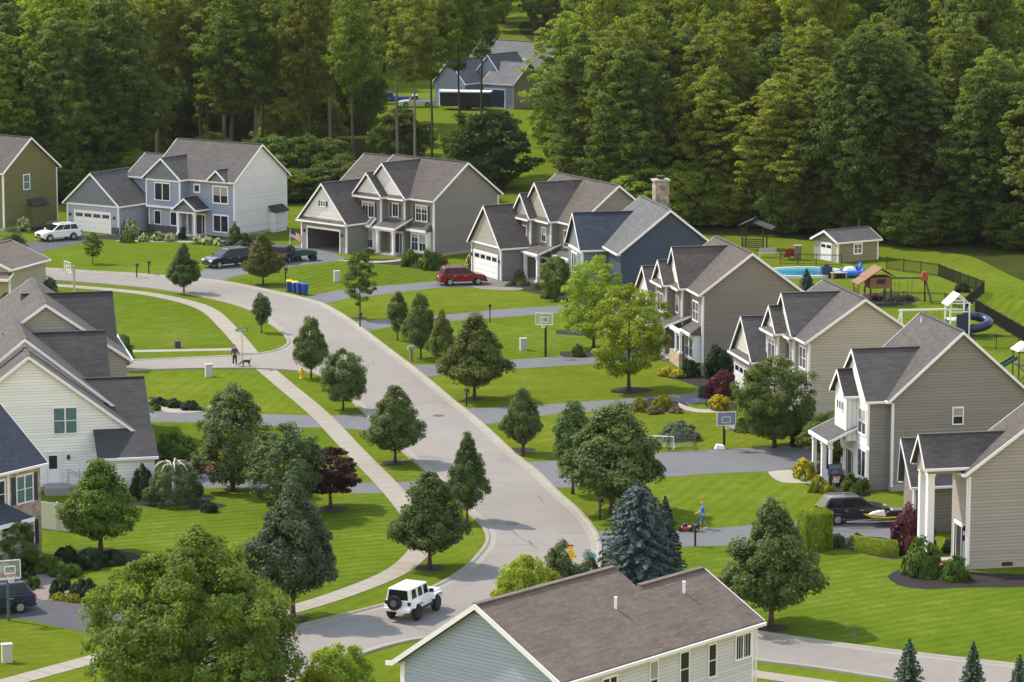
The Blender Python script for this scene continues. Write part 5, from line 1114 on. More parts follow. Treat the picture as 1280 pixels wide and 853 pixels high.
# ------------------------------------------------------------------ trees and shrubs, one by one
G1 = 'young street trees along the road'
def ring(bx, by, r=.75):
    p = at(bx, by); sheet('mulch_bed', [(p.x + r * math.cos(a) * (1 + .1 * math.sin(3 * a)), p.y + r * math.sin(a)) for a in [2 * math.pi * k / 18 for k in range(18)]], .02, M_mulch, smooth=False)
for a in [
 ('pear', 0, 230, 367, 302, 47, 'street tree between road and sidewalk opposite the navy SUV'),
 ('pearlight', 0, 329, 356, 289, 55, 'olive green pyramidal street tree beside the navy SUV'),
 ('narrow', 0, 327, 416, 364, 23, 'slim narrow street tree at the kerb near the green street sign'),
 ('pear', 1, 389, 473, 386, 52, 'pyramidal street tree beside the yellow hydrant'),
 ('dogwood', 0, 429, 513, 434, 58, 'small round-headed street tree just below the yellow hydrant'),
 ('pear', 2, 494, 579, 472, 82, 'pointed street tree on the mulch ring midway down the left kerb'),
 ('pear', 0, 584, 652, 534, 62, 'pointed tree standing close behind the broad tree at the road bend'),
 ('pear', 2, 537, 710, 576, 108, 'broad dark street tree at the road bend above the white off-roader'),
 ('silver', 0, 366, 774, 583, 126, 'tall grey-green street tree left of the white off-roader'),
 ('young', 0, 450, 399, 312, 44, 'thin light green young tree in front of the red SUV driveway'),
 ('narrow', 1, 497, 426, 364, 26, 'narrow dark tree on the verge right of the road, smallest of its cluster'),
 ('pear', 1, 526, 448, 357, 52, 'dark conical tree between the narrow tree and the broad olive tree'),
 ('pearlight', 1, 553, 461, 383, 44, 'half hidden olive tree behind the broad pyramidal tree'),
 ('pearlight', 1, 593, 499, 386, 96, 'broad olive pyramidal tree beside the road with a dark mailbox under it'),
 ('pear', 1, 653, 567, 474, 56, 'small pointed tree on a mulch ring above a dark mailbox'),
 ('narrow', 2, 716, 618, 499, 52, 'slender tip of a tree at the left shoulder of the big dark tree'),
 ('pear', 1, 765, 643, 486, 148, 'big dark broad tree above the blue spruce'),
 ('pear', 0, 964, 783, 614, 142, 'large broad-crowned tree on the lawn beside the brown roof'),
 ]:
    ptree(*a[:6], a[6], group=G1)
for q in ((494, 579), (537, 710), (366, 774), (653, 563), (964, 785), (450, 398), (593, 499), (329, 356)): ring(*q, .95 if q[1] > 560 else .7)
ptree('lime', 0, 786, 488, 348, 112, 'airy lime green birch on the mulch bed in front of the taupe house', name='birch_tree')
ptree('lime', 1, 742, 436, 316, 92, 'lime green tree half hiding the navy blue house', name='birch_tree')
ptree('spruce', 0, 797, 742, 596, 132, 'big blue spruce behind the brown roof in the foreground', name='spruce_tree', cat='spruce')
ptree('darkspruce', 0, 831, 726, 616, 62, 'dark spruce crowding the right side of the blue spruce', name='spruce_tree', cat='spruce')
ptree('fore', 0, 247, 898, 650, 282, 'huge light green tree filling the lower left foreground', name='shade_tree')
ptree('bright', 0, 425, 880, 800, 100, 'bright green bushy tree at the bottom edge beside the foreground tree', name='small_tree')
ptree('maple', 0, 126, 692, 560, 104, 'mid green maple on the round bed beside the brick house', name='maple_tree')
ptree('twin', 0, 291, 614, 472, 92, 'dark upright tree with two tips beside the second driveway', name='ornamental_tree')
ptree('olive', 0, 356, 645, 524, 96, 'olive green upright tree behind the tall grey-green tree', name='ornamental_tree')
ptree('purple', 0, 413, 634, 556, 78, 'dark purple maple on the lawn beside the sidewalk', name='japanese_maple')
ptree('bigdark', 0, 968, 560, 441, 104, 'broad dark shade tree in the stone ringed bed by the beige house', name='shade_tree')
ptree('smallspruce', 0, 1008, 374, 334, 32, 'little spruce standing in front of the pool', name='spruce_tree', cat='spruce')
ptree('smallspruce', 1, 1135, 893, 793, 58, 'small spruce at the bottom edge, leftmost of the three', name='spruce_tree', cat='spruce', group='young spruces along the bottom edge')
ptree('smallspruce', 2, 1215, 895, 797, 50, 'small spruce at the bottom edge, middle one of the three', name='spruce_tree', cat='spruce', group='young spruces along the bottom edge')
ptree('smallspruce', 0, 1273, 893, 813, 44, 'small spruce at the bottom edge, rightmost of the three', name='spruce_tree', cat='spruce', group='young spruces along the bottom edge')
ptree('arbor', 0, 17, 344, 284, 44, 'olive brown cypress in front of the olive green house', name='cypress_tree')
ptree('young', 1, 116, 330, 289, 26, 'small young tree on the lawn of the blue house', name='small_tree')
ptree('bigdark', 1, 694, 376, 318, 40, 'dark bushy small tree at the porch of the grey house with red SUV', name='small_tree')
ptree('bigdark', 1, 18, 715, 645, 62, 'dark small tree in front of the brick house window', name='small_tree')
ptree('arbor', 1, 699, 752, 666, 46, 'dark upright evergreen left of the yellow warning figure', name='evergreen')
ptree('arbor', 0, 735, 748, 688, 36, 'small evergreen tucked between the warning figure and the blue spruce', name='evergreen')
ptree('bright', 1, 655, 770, 690, 88, 'bright yellow-green bush tree behind the left end of the brown roof', name='small_tree')
ptree('underl', 1, 680, 765, 706, 52, 'low light green bush behind the brown roof beside the dark evergreen', name='small_tree')
ptree('arbor', 2, 293, 304, 277, 16, 'small dark weeping evergreen at the corner of the blue house', name='evergreen')
ptree('bigdark', 1, 152, 462, 416, 34, 'dark bush tree at the gutter end of the white house', name='small_tree')
ptree('bigdark', 0, 1060, 583, 508, 120, 'dark hedge tree filling the gap between the beige house and white porch', name='small_tree')
ptree('underl', 0, 1142, 360, 300, 40, 'x', name='woodland_tree') if False else None
# weeping birch with bare pale boughs
p = at(217, 630); s_ = scale_at(630)
wroot = thing('weeping_tree', 'weeping dome shaped tree with bare white boughs on top', 'tree', (p.x, p.y, 0))
rng = np.random.default_rng(5)
pos, nrm, tint, C = crown_pts(rng, .1, 2.5, 2.0, PR['dome'], 110, .36, 110, 1.3, .1, .25)
o = bpy.data.objects.new('crown', leafmesh('weeping_crown', pos, nrm, .15 * rng.uniform(.6, 1.3, len(pos)), tint, LM['juniper'], rng=rng, aspect=2.2)); COL.objects.link(o); o.parent = wroot
m = MB(); m.tube([(0, 0, -.1), (.05, 0, 1.2), (0, .05, 2.3)], [.16, .13, .1], 8)
for k in range(9):
    a = k * .7; q = (math.cos(a), math.sin(a)); m.tube([(0, 0, 2.2), (q[0] * .5, q[1] * .5, 2.75 + .1 * (k % 3)), (q[0] * 1.0, q[1] * 1.0, 2.75), (q[0] * 1.35, q[1] * 1.35, 2.4)], [.07, .055, .04, .02], 6)
m.build('trunk', plain('white_bark', (.5, .48, .43), .8), wroot, smooth=True)

SB = [
 ('shrub', 541, 337, 34, 30, 'large green shrub at the right corner of the open garage house'), ('shrub', 513, 333, 26, 22, 'rounded green shrub left of the large corner shrub'), ('shrub', 451, 325, 24, 16, 'low green shrub between the open garage and the white bay'), ('yshrub', 443, 328, 14, 10, 'small golden shrub at the foot of the open garage pier'),
 ('whitefl', 163, 293, 26, 20, 'tall pale flowering shrub beside the blue house garage'), ('shrub', 160, 303, 22, 14, 'rounded clipped shrub in front of the pale flowering one'), ('whitefl', 180, 302, 15, 11, 'cream hydrangea right of the clipped shrub, blue house'), ('whitefl', 197, 301, 17, 12, 'cream hydrangea under the two small blue house windows'), ('whitefl', 212, 302, 16, 11, 'cream hydrangea left of the blue house porch column'),
 ('whitefl', 247, 305, 17, 11, 'cream hydrangea just right of the blue house porch'), ('whitefl', 260, 306, 18, 11, 'cream hydrangea under the left pane of the big lower window'), ('whitefl', 273, 307, 17, 10, 'cream hydrangea under the right pane of the big lower window'), ('silver', 286, 308, 18, 8, 'low grey shrub before the weeping evergreen'), ('silver', 303, 309, 20, 9, 'low grey shrub right of the weeping evergreen'), ('shrub', 305, 303, 20, 12, 'mid green shrub against the pale grey side wall'), ('silver', 320, 309, 18, 8, 'low grey shrub at the right end of the blue house bed'),
 ('darkshrub', 228, 299, 12, 14, 'dark potted plant by the blue house door'),
 ('whitefl', 30, 289, 20, 18, 'white flowering shrub against the olive green house'), ('dry', 118, 303, 12, 12, 'tan ornamental grass by the blue house driveway'),
 ('dry', 650, 350, 18, 14, 'brownish shrub against the dark garage side wall'), ('shrub', 655, 357, 14, 8, 'low green shrub below the brownish one'), ('silver', 672, 362, 16, 9, 'grey lavender clump at the porch column'), ('shrub', 685, 373, 22, 12, 'low round shrub in front of the porch bush'), ('silver', 640, 357, 12, 7, 'small grey clump near the white garage door'), ('redfl', 553, 329, 16, 9, 'red flowering shrub between the two grey houses'), ('whitefl', 587, 337, 14, 20, 'pale flowering vine on the garage corner behind the red SUV'),
 ('darkshrub', 898, 472, 42, 42, 'dark rounded evergreen shrub against the taupe side wall'), ('redpurple', 904, 497, 46, 36, 'purple barberry shrub beside the big dark shade tree'), ('yellowfl', 900, 512, 32, 20, 'yellow flowering shrub below the purple barberry'), ('silver', 879, 497, 16, 16, 'pale grey-green shrub left of the purple barberry'),
 ('yellowfl', 832, 470, 22, 12, 'yellow lilies in front of the taupe porch, left clump'), ('yellowfl', 848, 472, 24, 11, 'yellow lilies in front of the taupe porch, right clump'), ('darkshrub', 862, 471, 28, 22, 'dark shrub under the brick porch wall'),
 ('yshrub', 800, 514, 24, 18, 'lime shrub in the round bed, left one'), ('yshrub', 827, 512, 30, 20, 'lime shrub in the round bed, right one'), ('dry', 818, 517, 26, 10, 'brown grasses along the front of the round bed'), ('dry', 845, 516, 20, 9, 'brown grasses at the right end of the round bed'), ('silver', 850, 548, 60, 22, 'pale ornamental grass mound behind the soccer goal'),
 ('darkshrub', 1015, 555, 60, 44, 'dark shrub mass right of the shade tree'), ('shrub', 930, 540, 26, 12, 'low shrub inside the stone ring, left end'), ('shrub', 985, 542, 30, 14, 'low shrub inside the stone ring, right end'), ('yshrub', 948, 533, 16, 16, 'small golden shrub under the shade tree'),
 ('yellowfl', 1006, 598, 32, 28, 'yellow flowering shrub by the white porch column'), ('yshrub', 1022, 615, 26, 22, 'golden shrub left of the dark clipped one'), ('yshrub', 1035, 617, 22, 16, 'second golden shrub beside the hoop pole'), ('shrub', 1068, 616, 40, 26, 'clipped green shrub at the corner of the white front house'), ('whitefl', 1005, 602, 9, 8, 'white flower ball at the end of the concrete walk'), ('redpurple', 1048, 606, 24, 16, 'purple flowers by the porch railing'), ('shrub', 1030, 598, 18, 22, 'green shrub between the two porch columns'),
 ('redpurple', 1140, 690, 64, 62, 'red-purple barberry beside the jet ski'), ('shrub', 1152, 718, 58, 48, 'light green shrub in front of the tall white pillars'), ('shrub', 1194, 725, 40, 32, 'lower green shrub at the corner of the pale grey wall'), ('silver', 1047, 682, 24, 16, 'grey-green mound left in the hedge bed'), ('silver', 1071, 681, 24, 15, 'grey-green mound right in the hedge bed'), ('darkshrub', 1188, 690, 26, 16, 'dark shrub in the entry beside the pillar'),
 ('shrub', 219, 572, 66, 32, 'spreading green shrub at the white house driveway'), ('redpurple', 262, 575, 24, 20, 'small red-purple shrub beside the upright twin tree'), ('pinkfl', 240, 590, 40, 13, 'salmon pink flower patch, left half'), ('pinkfl', 266, 592, 26, 14, 'salmon pink flower patch, right half'), ('darkshrub', 178, 622, 36, 42, 'dark shrub left of the weeping tree'), ('darkshrub', 262, 640, 24, 15, 'dark little shrub in the isolated mulch bed'),
 ('darkshrub', 198, 507, 26, 11, 'dark clipped shrub by the white house walk, left'), ('darkshrub', 218, 509, 26, 11, 'dark clipped shrub by the white house walk, middle'), ('darkshrub', 238, 512, 28, 12, 'dark clipped shrub by the white house walk, right'), ('shrub', 196, 513, 12, 8, 'small light shrub at the walk corner'), ('whitefl', 262, 515, 12, 8, 'white flowers at the end of the walk bed'),
 ('shrub', 60, 714, 46, 24, 'rounded green shrub at the brick house walk, left'), ('shrub', 82, 720, 42, 22, 'rounded green shrub at the brick house walk, right'), ('darkshrub', 38, 714, 34, 22, 'dark shrub under the brick house corner'), ('darkshrub', 84, 704, 40, 22, 'dark spreading shrub left in the maple bed'), ('darkshrub', 112, 710, 44, 26, 'purple-brown spreading shrub in front of the maple'), ('darkshrub', 140, 704, 40, 18, 'dark spreading shrub right in the maple bed'),
 ('yshrub', 8, 732, 36, 18, 'golden shrub behind the dark blue SUV, left'), ('shrub', 32, 735, 38, 20, 'green-gold shrub behind the dark blue SUV, right'), ('darkshrub', 76, 742, 30, 24, 'dark low shrub in the driveway bed, left'), ('darkshrub', 106, 748, 42, 26, 'dark low shrub in the driveway bed, right'), ('yshrub', 74, 750, 18, 10, 'pale hosta at the driveway edge, left'), ('yshrub', 92, 752, 22, 11, 'pale hosta at the driveway edge, right'), ('whitefl', 88, 745, 22, 8, 'white flowers between the dark low shrubs'),
 ('redpurple', 1095, 376, 18, 10, 'purple flowers under the wooden playset'), ('silver', 1120, 376, 30, 9, 'lavender row beside the wooden playset'), ('redpurple', 1135, 376, 18, 8, 'purple flowers right of the lavender row'), ('darkshrub', 1203, 365, 22, 12, 'dark shrub by the corner of the black fence'), ('shrub', 905, 318, 30, 16, 'green shrub behind the taupe roof'), 
 ('silver', 62, 365, 24, 18, 'flowering shrub behind the small beige house corner'), ('yshrub', 8, 378, 20, 12, 'golden shrub at the left edge'), ('shrub', 755, 448, 26, 12, 'low shrub by the basketball hoop driveway'), ('shrub', 722, 446, 20, 16, 'small shrub left of the birch'), ('shrub', 720, 392, 30, 12, 'low shrub beside the navy house driveway'),
 ('dry', 520, 335, 12, 6, 'dry clump in the open garage house bed')]
for lm, x, y, w_, hh, lab in SB: shrub(lm, x, y, w_, hh, lab)
# clipped hedges
c = at(1018, 687); o = shrub('lime', 1018, 686, 36, 47, 'tall square clipped hedge block beside the driveway', 'hedge', 'hedge', form='box', depth=.9, rz=.25)
hp = catmull([at(1068, 687), at(1082, 689), at(1100, 692), at(1122, 693)], .7); rngh = np.random.default_rng(3); n = 14000
ii = rngh.integers(0, len(hp) - 1, n); tt = rngh.random(n); A_ = np.array([tuple(v) for v in hp]); base = A_[ii] * (1 - tt)[:, None] + A_[np.minimum(ii + 1, len(hp) - 1)] * tt[:, None]
ang = rngh.uniform(-.25, math.pi + .25, n); rx, rz_ = .62, .85
off = np.stack([np.zeros(n), np.cos(ang) * rx, np.clip(np.sin(ang), -.1, 1) ** 1 * rz_ + .02], 1); pos = base + off * rngh.uniform(.88, 1.03, n)[:, None]
nrm = np.stack([rngh.normal(size=n) * .4, np.cos(ang) + rngh.normal(size=n) * .4, np.sin(ang) + .3 + rngh.normal(size=n) * .4], 1)
o = bpy.data.objects.new('hedge', leafmesh('hedge', pos, nrm, .11 * rngh.uniform(.6, 1.3, n), rngh.random(n), LM['lime'], rng=rngh)); COL.objects.link(o); tag(o, 'low curved golden hedge below the grey mounds', 'hedge')
# stone edging of the shade tree bed
cc = at(958, 533); ex = 46 / scale_at(533); ey = (at(958, 524) - at(958, 542)).length / 2
m = MB()
for k in range(30):
    a = math.pi + math.pi * k / 29; a2 = math.pi + math.pi * (k + .9) / 29
    m.bar((cc.x + ex * math.cos(a), cc.y + ey * math.sin(a), .1), (cc.x + ex * math.cos(a2), cc.y + ey * math.sin(a2), .1), .25, .22)
tag(m.build('stone_edging', M_stone), 'low curved stone edging round the shade tree bed', 'edging')

# ------------------------------------------------------------------ the woods: every tree a thing of its own
rw = random.Random(4)
def wood(poly_px, n, kinds, mind, label, group, hs=(21, 27), name='forest_tree', wd=(7.5, 10.5), avoid=()):
    P = [at(*p) for p in poly_px]; xs_ = [p.x for p in P]; ys_ = [p.y for p in P]; out = []
    def inside(x, y):
        c = False; j = len(P) - 1
        for i in range(len(P)):
            if (P[i].y > y) != (P[j].y > y) and x < (P[j].x - P[i].x) * (y - P[i].y) / (P[j].y - P[i].y) + P[i].x: c = not c
            j = i
        return c
    tries = 0
    while len(out) < n and tries < 40000:
        tries += 1; x, y = rw.uniform(min(xs_), max(xs_)), rw.uniform(min(ys_), max(ys_))
        if not inside(x, y): continue
        if any((x - a) ** 2 + (y - b) ** 2 < mind ** 2 for a, b in out): continue
        out.append((x, y))
    med = sorted(q[1] for q in out)[len(out) // 2]
    for x, y in out:
        k = rw.choice(kinds[-2:] if y > med else kinds); plant_tree(k, rw.randrange(2), (x, y), rw.uniform(*hs), rw.uniform(*wd), label[k] if isinstance(label, dict) else label, group, name)  # rear rows get paler leaf colours, standing in for sunlit crowns
    return out
LR = dict(wooda='tall dark broadleaf tree in the wood behind the shed and taupe roofs', woodb='tall mid green broadleaf tree in the wood behind the shed and taupe roofs', woodc='tall yellow-green broadleaf tree in the wood behind the shed and taupe roofs')
LL = dict(wooda='tall dark broadleaf tree in the wood behind the blue house', woodb='tall mid green broadleaf tree in the wood behind the blue house', woodc='tall yellow-green broadleaf tree in the wood behind the blue house', woodh='tall high-crowned tree with bare trunk behind the blue house', thin='tall thin bare-stemmed tree behind the blue house and open garage house')
wood([(705, 262), (800, 284), (900, 291), (1010, 297), (1110, 304), (1200, 312), (1340, 326), (1390, 300), (1300, 268), (700, 245)], 30, ['wooda', 'wooda', 'woodb'], 4.6, LR, 'trees of the right hand wood', hs=(17, 23))
wood([(712, 240), (1310, 266), (1440, 225), (1440, 150), (730, 120), (715, 170)], 66, ['wooda', 'woodb', 'woodc', 'woodc', 'woodc'], 5.2, LR, 'trees of the right hand wood', hs=(24, 32))
wood([(-60, 258), (60, 250), (170, 246), (170, 150), (-60, 150)], 22, ['wooda', 'wooda', 'woodb', 'woodc'], 5.2, LL, 'trees of the left hand wood')
wood([(170, 240), (360, 240), (440, 226), (455, 150), (170, 150)], 24, ['woodh', 'woodh', 'woodh', 'thin'], 4.8, LL, 'trees of the left hand wood', hs=(23, 29), wd=(6, 9))
wood([(-150, 118), (500, 112), (500, 70), (-150, 70)], 22, ['woodb', 'woodc', 'wooda'], 7, {k: v.replace('behind the blue house', 'far behind the blue house') for k, v in LL.items()}, 'trees of the far left wood', hs=(22, 30), wd=(9, 13))
wood([(-150, 40), (1400, 40), (1400, 5), (-150, 5)], 34, ['woodb', 'wooda', 'woodc'], 9, 'tall tree in the farthest wood, beyond the distant slate house', 'trees of the farthest wood', hs=(22, 30), wd=(11, 16))
wood([(530, 72), (720, 72), (720, 48), (530, 48)], 7, ['wooda', 'woodb'], 6, 'tall tree standing directly behind the distant slate house', 'trees behind the distant house', hs=(18, 26), wd=(9, 12))
wood([(150, 172), (460, 172), (470, 128), (150, 128)], 20, ['underl', 'underl', 'under'], 4.5, 'sunlit leafy young tree seen between the trunks behind the blue house', 'sunlit young trees deep in the left wood', hs=(8, 14), wd=(6, 9), name='undergrowth_tree')
wood([(480, 50), (760, 50), (760, 20), (480, 20)], 12, ['woodb', 'woodc'], 5, 'tall light tree closing the gap above the distant slate house', 'trees closing the gap above the distant house', hs=(22, 30), wd=(10, 13))
wood([(300, 112), (470, 108), (470, 70), (300, 70)], 10, ['woodb', 'woodc'], 5, 'tall light tree left of the distant pickups', 'trees left of the distant pickups', hs=(22, 30), wd=(9, 12))
wood([(600, 46), (720, 46), (720, 28), (600, 28)], 6, ['woodb', 'wooda'], 4, 'tall dark tree closing the gap right above the distant slate house roof', 'more trees closing the gap above the distant house', hs=(22, 28), wd=(9, 12))
for x, y, lab in ((540, 222, 'thin tall tree in front of the clearing, nearest the slate house trailer'), (497, 215, 'thin tall tree left in front of the clearing'), (574, 214, 'thin tall tree beside the dark trailer in the clearing'), (519, 230, 'slender tall tree between the clearing and the open garage house roof'), (441, 240, 'pale straight trunked tree behind the open garage house'), (602, 180, 'thin tree standing right before the slate house door')):
    plant_tree('thin', rw.randrange(2), at(x, y), rw.uniform(23, 27), 6.0, lab, 'thin trees before the clearing', 'forest_tree')
ptree('under', 0, 612, 236, 132, 108, 'dense round dark bush tree in front of the clearing', name='woodland_tree')
ptree('underl', 0, 590, 232, 150, 70, 'lighter round bush tree left of the dense dark one', name='woodland_tree')
for i, (x0, x1, y0, y1, n) in enumerate(((-40, 440, 236, 262, 26), (700, 1330, 268, 318, 34), (-60, 500, 150, 215, 22))):
    for k in range(n):
        x = x0 + (x1 - x0) * (k + rw.random()) / n; y = (y0 + y1) / 2 + rw.uniform(-8, 4) if i == 0 else rw.uniform(y0, y1) if i == 2 else 274 + max(0, (x - 700)) * .062 + rw.uniform(-10, 6)
        if i == 1: y = min(y, 322)
        plant_tree('under' if rw.random() < (.75, .75, .3)[i] else 'underl', rw.randrange(2), at(x, y), rw.uniform(3, 8) + (0, 0, 4)[i], rw.uniform(5, 8), ('bushy undergrowth tree at the edge of the wood behind the blue house', 'bushy undergrowth tree at the edge of the wood behind the shed', 'leafy young tree under the tall trunks behind the blue house')[i], ('undergrowth of the left wood', 'undergrowth of the right wood', 'young trees inside the left wood')[i], 'undergrowth_tree')
# ------------------------------------------------------------------ garden and street furniture
def mailbox(x, y, lab, post='black', hh=1.15, rz=.4):
    p = at(x, y); r = thing('mailbox', lab, 'mailbox', (p.x, p.y, 0), rz, 'mailboxes along the road')
    MB().box(-.05, .05, -.05, .05, -.1, hh).bar((0, 0, hh - .35), (.3, 0, hh - .05), .05).build('post', M_black if post == 'black' else plain('wood_post', (.2, .15, .1), .8), r)
    m = MB(); m.prism([(-.1, 0), (.1, 0), (.1, .14), (.06, .22), (-.06, .22), (-.1, .14)], -.22, .22); o = m.build('box', M_black, r, bevel=.01); o.location = (.02, 0, hh + .002); o.scale = (1.15,) * 3
    MB().box(.125, .14, -.05, -.02, .12, .28).build('flag', M_tail, o)
for a in ((186, 344, 'dark mailbox on the verge of the blue house'), (357, 353, 'dark mailbox behind the yellow lidded bins'), (450, 410, 'dark mailbox under the thin young tree'), (583, 508, 'dark mailbox under the broad olive tree'), (655, 571, 'dark mailbox below the small pointed tree'), (750, 650, 'dark mailbox under the big dark tree'), (869, 683, 'dark mailbox on the driveway edge by the mower'), (171, 347, 'greenish mailbox close to the road by the blue house')): mailbox(*a)
p = at(514, 452); r = thing('mailbox', 'weathered wooden mailbox post by the conical tree', 'mailbox', (p.x, p.y, 0), .4, 'mailboxes along the road'); MB().box(-.1, .1, -.1, .1, -.1, 1.0).build('post', plain('wood_post', (.2, .15, .1), .8), r); MB().box(-.3, .3, -.14, .14, 1.002, 1.3).build('box', plain('grey_box', (.3, .28, .27), .7), r, bevel=.03)
def pedestal(x, y, lab, col=(.45, .46, .44), w_=.28, hh=.95):
    p = at(x, y); r = thing('utility_box', lab, 'utility box', (p.x, p.y, 0), .3, 'utility boxes'); m = plain('pedestal_%d' % int(col[0] * 100), col, .6)
    MB().box(-w_, w_, -w_ * .7, w_ * .7, -.05, hh).build('cabinet', m, r, bevel=.03); MB().box(-w_ - .03, w_ + .03, -w_ * .7 - .03, w_ * .7 + .03, hh + .001, hh + .09).build('cap', m, r, bevel=.03)
for a in ((261, 471, 'pale utility box on the lawn beside the side street'), (9, 828, 'pale round utility post at the lower left lawn'), (421, 352, 'tan utility box left of the thin young tree'), (654, 438, 'pale utility box on the lawn by the basketball hoop')): pedestal(*a)
pedestal(222, 435, 'small dark utility box on the corner lawn', (.05, .05, .05), .25, .5)
p = at(377, 473); r = thing('fire_hydrant', 'yellow fire hydrant under the pyramidal tree', 'hydrant', (p.x, p.y, 0)); Yl = plain('hydrant_yellow', (.75, .48, .012), .4)
MB().lathe([(.2, 0), (.2, .06), (.13, .08), (.13, .6), (.17, .62), (.17, .67), (.13, .7), (.08, .82), (.04, .88)], 12).build('barrel', Yl, r, smooth=False); MB().tube([(-.28, 0, .48), (.28, 0, .48)], .08, 8).tube([(0, -.27, .45), (0, 0, .45)], .1, 8).build('outlet', Yl, r)
# street sign
p = at(303, 460); r = thing('street_sign', 'green street name sign on a thin pole by the dog walker', 'sign', (p.x, p.y, 0), .2); MB().tube([(0, 0, -.1), (0, 0, 3.25)], .035, 8).build('pole', M_grey, r)
SG = plain('sign_green', (.03, .22, .10), .5)
for k, a in enumerate((0, 1.5)):
    o = MB().box(-.5, .5, -.012, .012, 0, .24).build('blade', SG, r); o.location = (0, 0, 3.0 + k * .25); o.rotation_euler = (0, 0, a)
    q = MB()
    for j in range(7): q.box(-.38 + j * .11, -.31 + j * .11, -.016, -.0125, .08, .17)
    q.build('lettering', M_white, o)
# bins
def bin_(x, y, lid, lab, rz):
    p = at(x, y); r = thing('wheelie_bin', lab, 'bin', (p.x, p.y, 0), rz, 'bins at the kerb'); B = plain('bin_blue', (.012, .06, .28), .45)
    m = MB(); m.hexa([(-.22, -.25, .06), (.22, -.25, .06), (.22, .25, .06), (-.22, .25, .06), (-.29, -.34, 1.0), (.29, -.34, 1.0), (.29, .3, 1.0), (-.29, .3, 1.0)]); m.build('body', B, r, bevel=.03)
    m = MB(); m.hexa([(-.31, -.38, 1.003), (.31, -.38, 1.003), (.31, .34, 1.003), (-.31, .34, 1.003), (-.27, -.3, 1.1), (.27, -.3, 1.1), (.27, .3, 1.12), (-.27, .3, 1.12)]); m.build('lid', plain('lid_yellow', (.72, .46, .01), .45) if lid else B, r, bevel=.02)
    MB().wheel((-.24, .26, .1), .1, .06, (1, 0, 0)).wheel((.24, .26, .1), .1, .06, (1, 0, 0)).build('wheel', M_rubber, r); MB().bar((-.22, .37, .98), (.22, .37, .98), .04).build('handle', B, r)
for a in ((362, 365, 1, 'blue bin with yellow lid, left end of the kerb row', .2), (369, 366.5, 1, 'blue bin with yellow lid, second in the kerb row', .3), (374.5, 368, 0, 'all blue bin in the kerb row, left one of the two', .3), (381, 369, 0, 'all blue bin with a white sticker at the right end of the row', .35)): bin_(*a)
# basketball hoops
M_board = plain('clear_board', (.55, .58, .58), .25, spec=.7); M_board.node_tree.nodes['Principled BSDF'].inputs['Alpha'].default_value = .22
def hoop(x, y, top_px, lab, rz, wboard=1.35, polem=None, hboard=.95, boardm=None, frame=None):
    p = at(x, y); s_ = scale_at(y); H_ = (y - top_px) / s_; r = thing('basketball_hoop', lab, 'basketball hoop', (p.x, p.y, 0), rz, 'basketball hoops')
    MB().box(-.08, .08, -.08, .08, -.1, H_ - .35).bar((0, 0, H_ - .55), (0, -.55, H_ - .4), .09).bar((0, 0, H_ - .85), (0, -.55, H_ - .7), .07).build('pole', polem or M_black, r)
    h2 = wboard / 2; o = MB().box(-h2, h2, -.62, -.585, H_ - hboard, H_).build('backboard', boardm or M_board, r)
    m = MB()
    for a, b in (((-h2, H_ - hboard), (h2, H_ - hboard)), ((-h2, H_), (h2, H_)), ((-h2, H_ - hboard), (-h2, H_)), ((h2, H_ - hboard), (h2, H_)), ((-.3, H_ - .75), (.3, H_ - .75)), ((-.3, H_ - .35), (.3, H_ - .35)), ((-.3, H_ - .75), (-.3, H_ - .35)), ((.3, H_ - .75), (.3, H_ - .35))): m.bar((a[0], -.63, a[1]), (b[0], -.63, b[1]), .045)
    m.build('board_frame', frame or M_white, o)
    n = 14; m = MB(); pts = [(.23 * math.cos(2 * math.pi * k / n), -.9 + .23 * math.sin(2 * math.pi * k / n), H_ - .8) for k in range(n + 1)]; m.tube(pts, .02, 6); m.build('rim', plain('rim_orange', (.5, .1, .03), .5), o)
    m = MB()
    for k in range(n):
        a = 2 * math.pi * k / n; b = 2 * math.pi * (k + 1) / n
        m.tube([(.23 * math.cos(a), -.9 + .23 * math.sin(a), H_ - .8), (.14 * math.cos(b), -.9 + .14 * math.sin(b), H_ - 1.2)], .012, 4)
    m.build('net', M_white, o)
hoop(682, 446, 389, 'basketball hoop on a black pole beside the third driveway', R(-12), 1.45)
hoop(905, 561, 512, 'portable basketball hoop with blue-red board and white base by the wide driveway', R(10), 1.35, boardm=plain('board_blue', (.2, .25, .33), .4))
p = at(903, 561); MB().box(0, 0, 0, 0, 0, 0) if False else None
r = thing('weight_bag', 'white ballast bag at the foot of the portable hoop', 'bag', (p.x - .15, p.y - .2, 0)); MB().hexa([(-.45, -.3, 0), (.4, -.3, 0), (.4, .3, 0), (-.45, .3, 0), (-.3, -.2, .38), (.25, -.15, .3), (.25, .2, .3), (-.3, .2, .38)]).build('sack', M_white, r, bevel=.08)
hoop(93, 372, 326, 'grey basketball hoop rising behind the dark roofs of the white house', R(-60), 1.5, polem=M_grey)
hoop(11, 776, 695, 'tall basketball hoop on a blue-grey pole in front of the dark blue SUV', R(20), 1.2, polem=plain('pole_teal', (.05, .10, .12), .4), hboard=1.05)
hoop(1038, 618, 577, 'hoop with a smoky blue board at the white porch', R(20), .95, boardm=plain('board_smoke', (.12, .14, .22), .3), hboard=.7, frame=M_black)
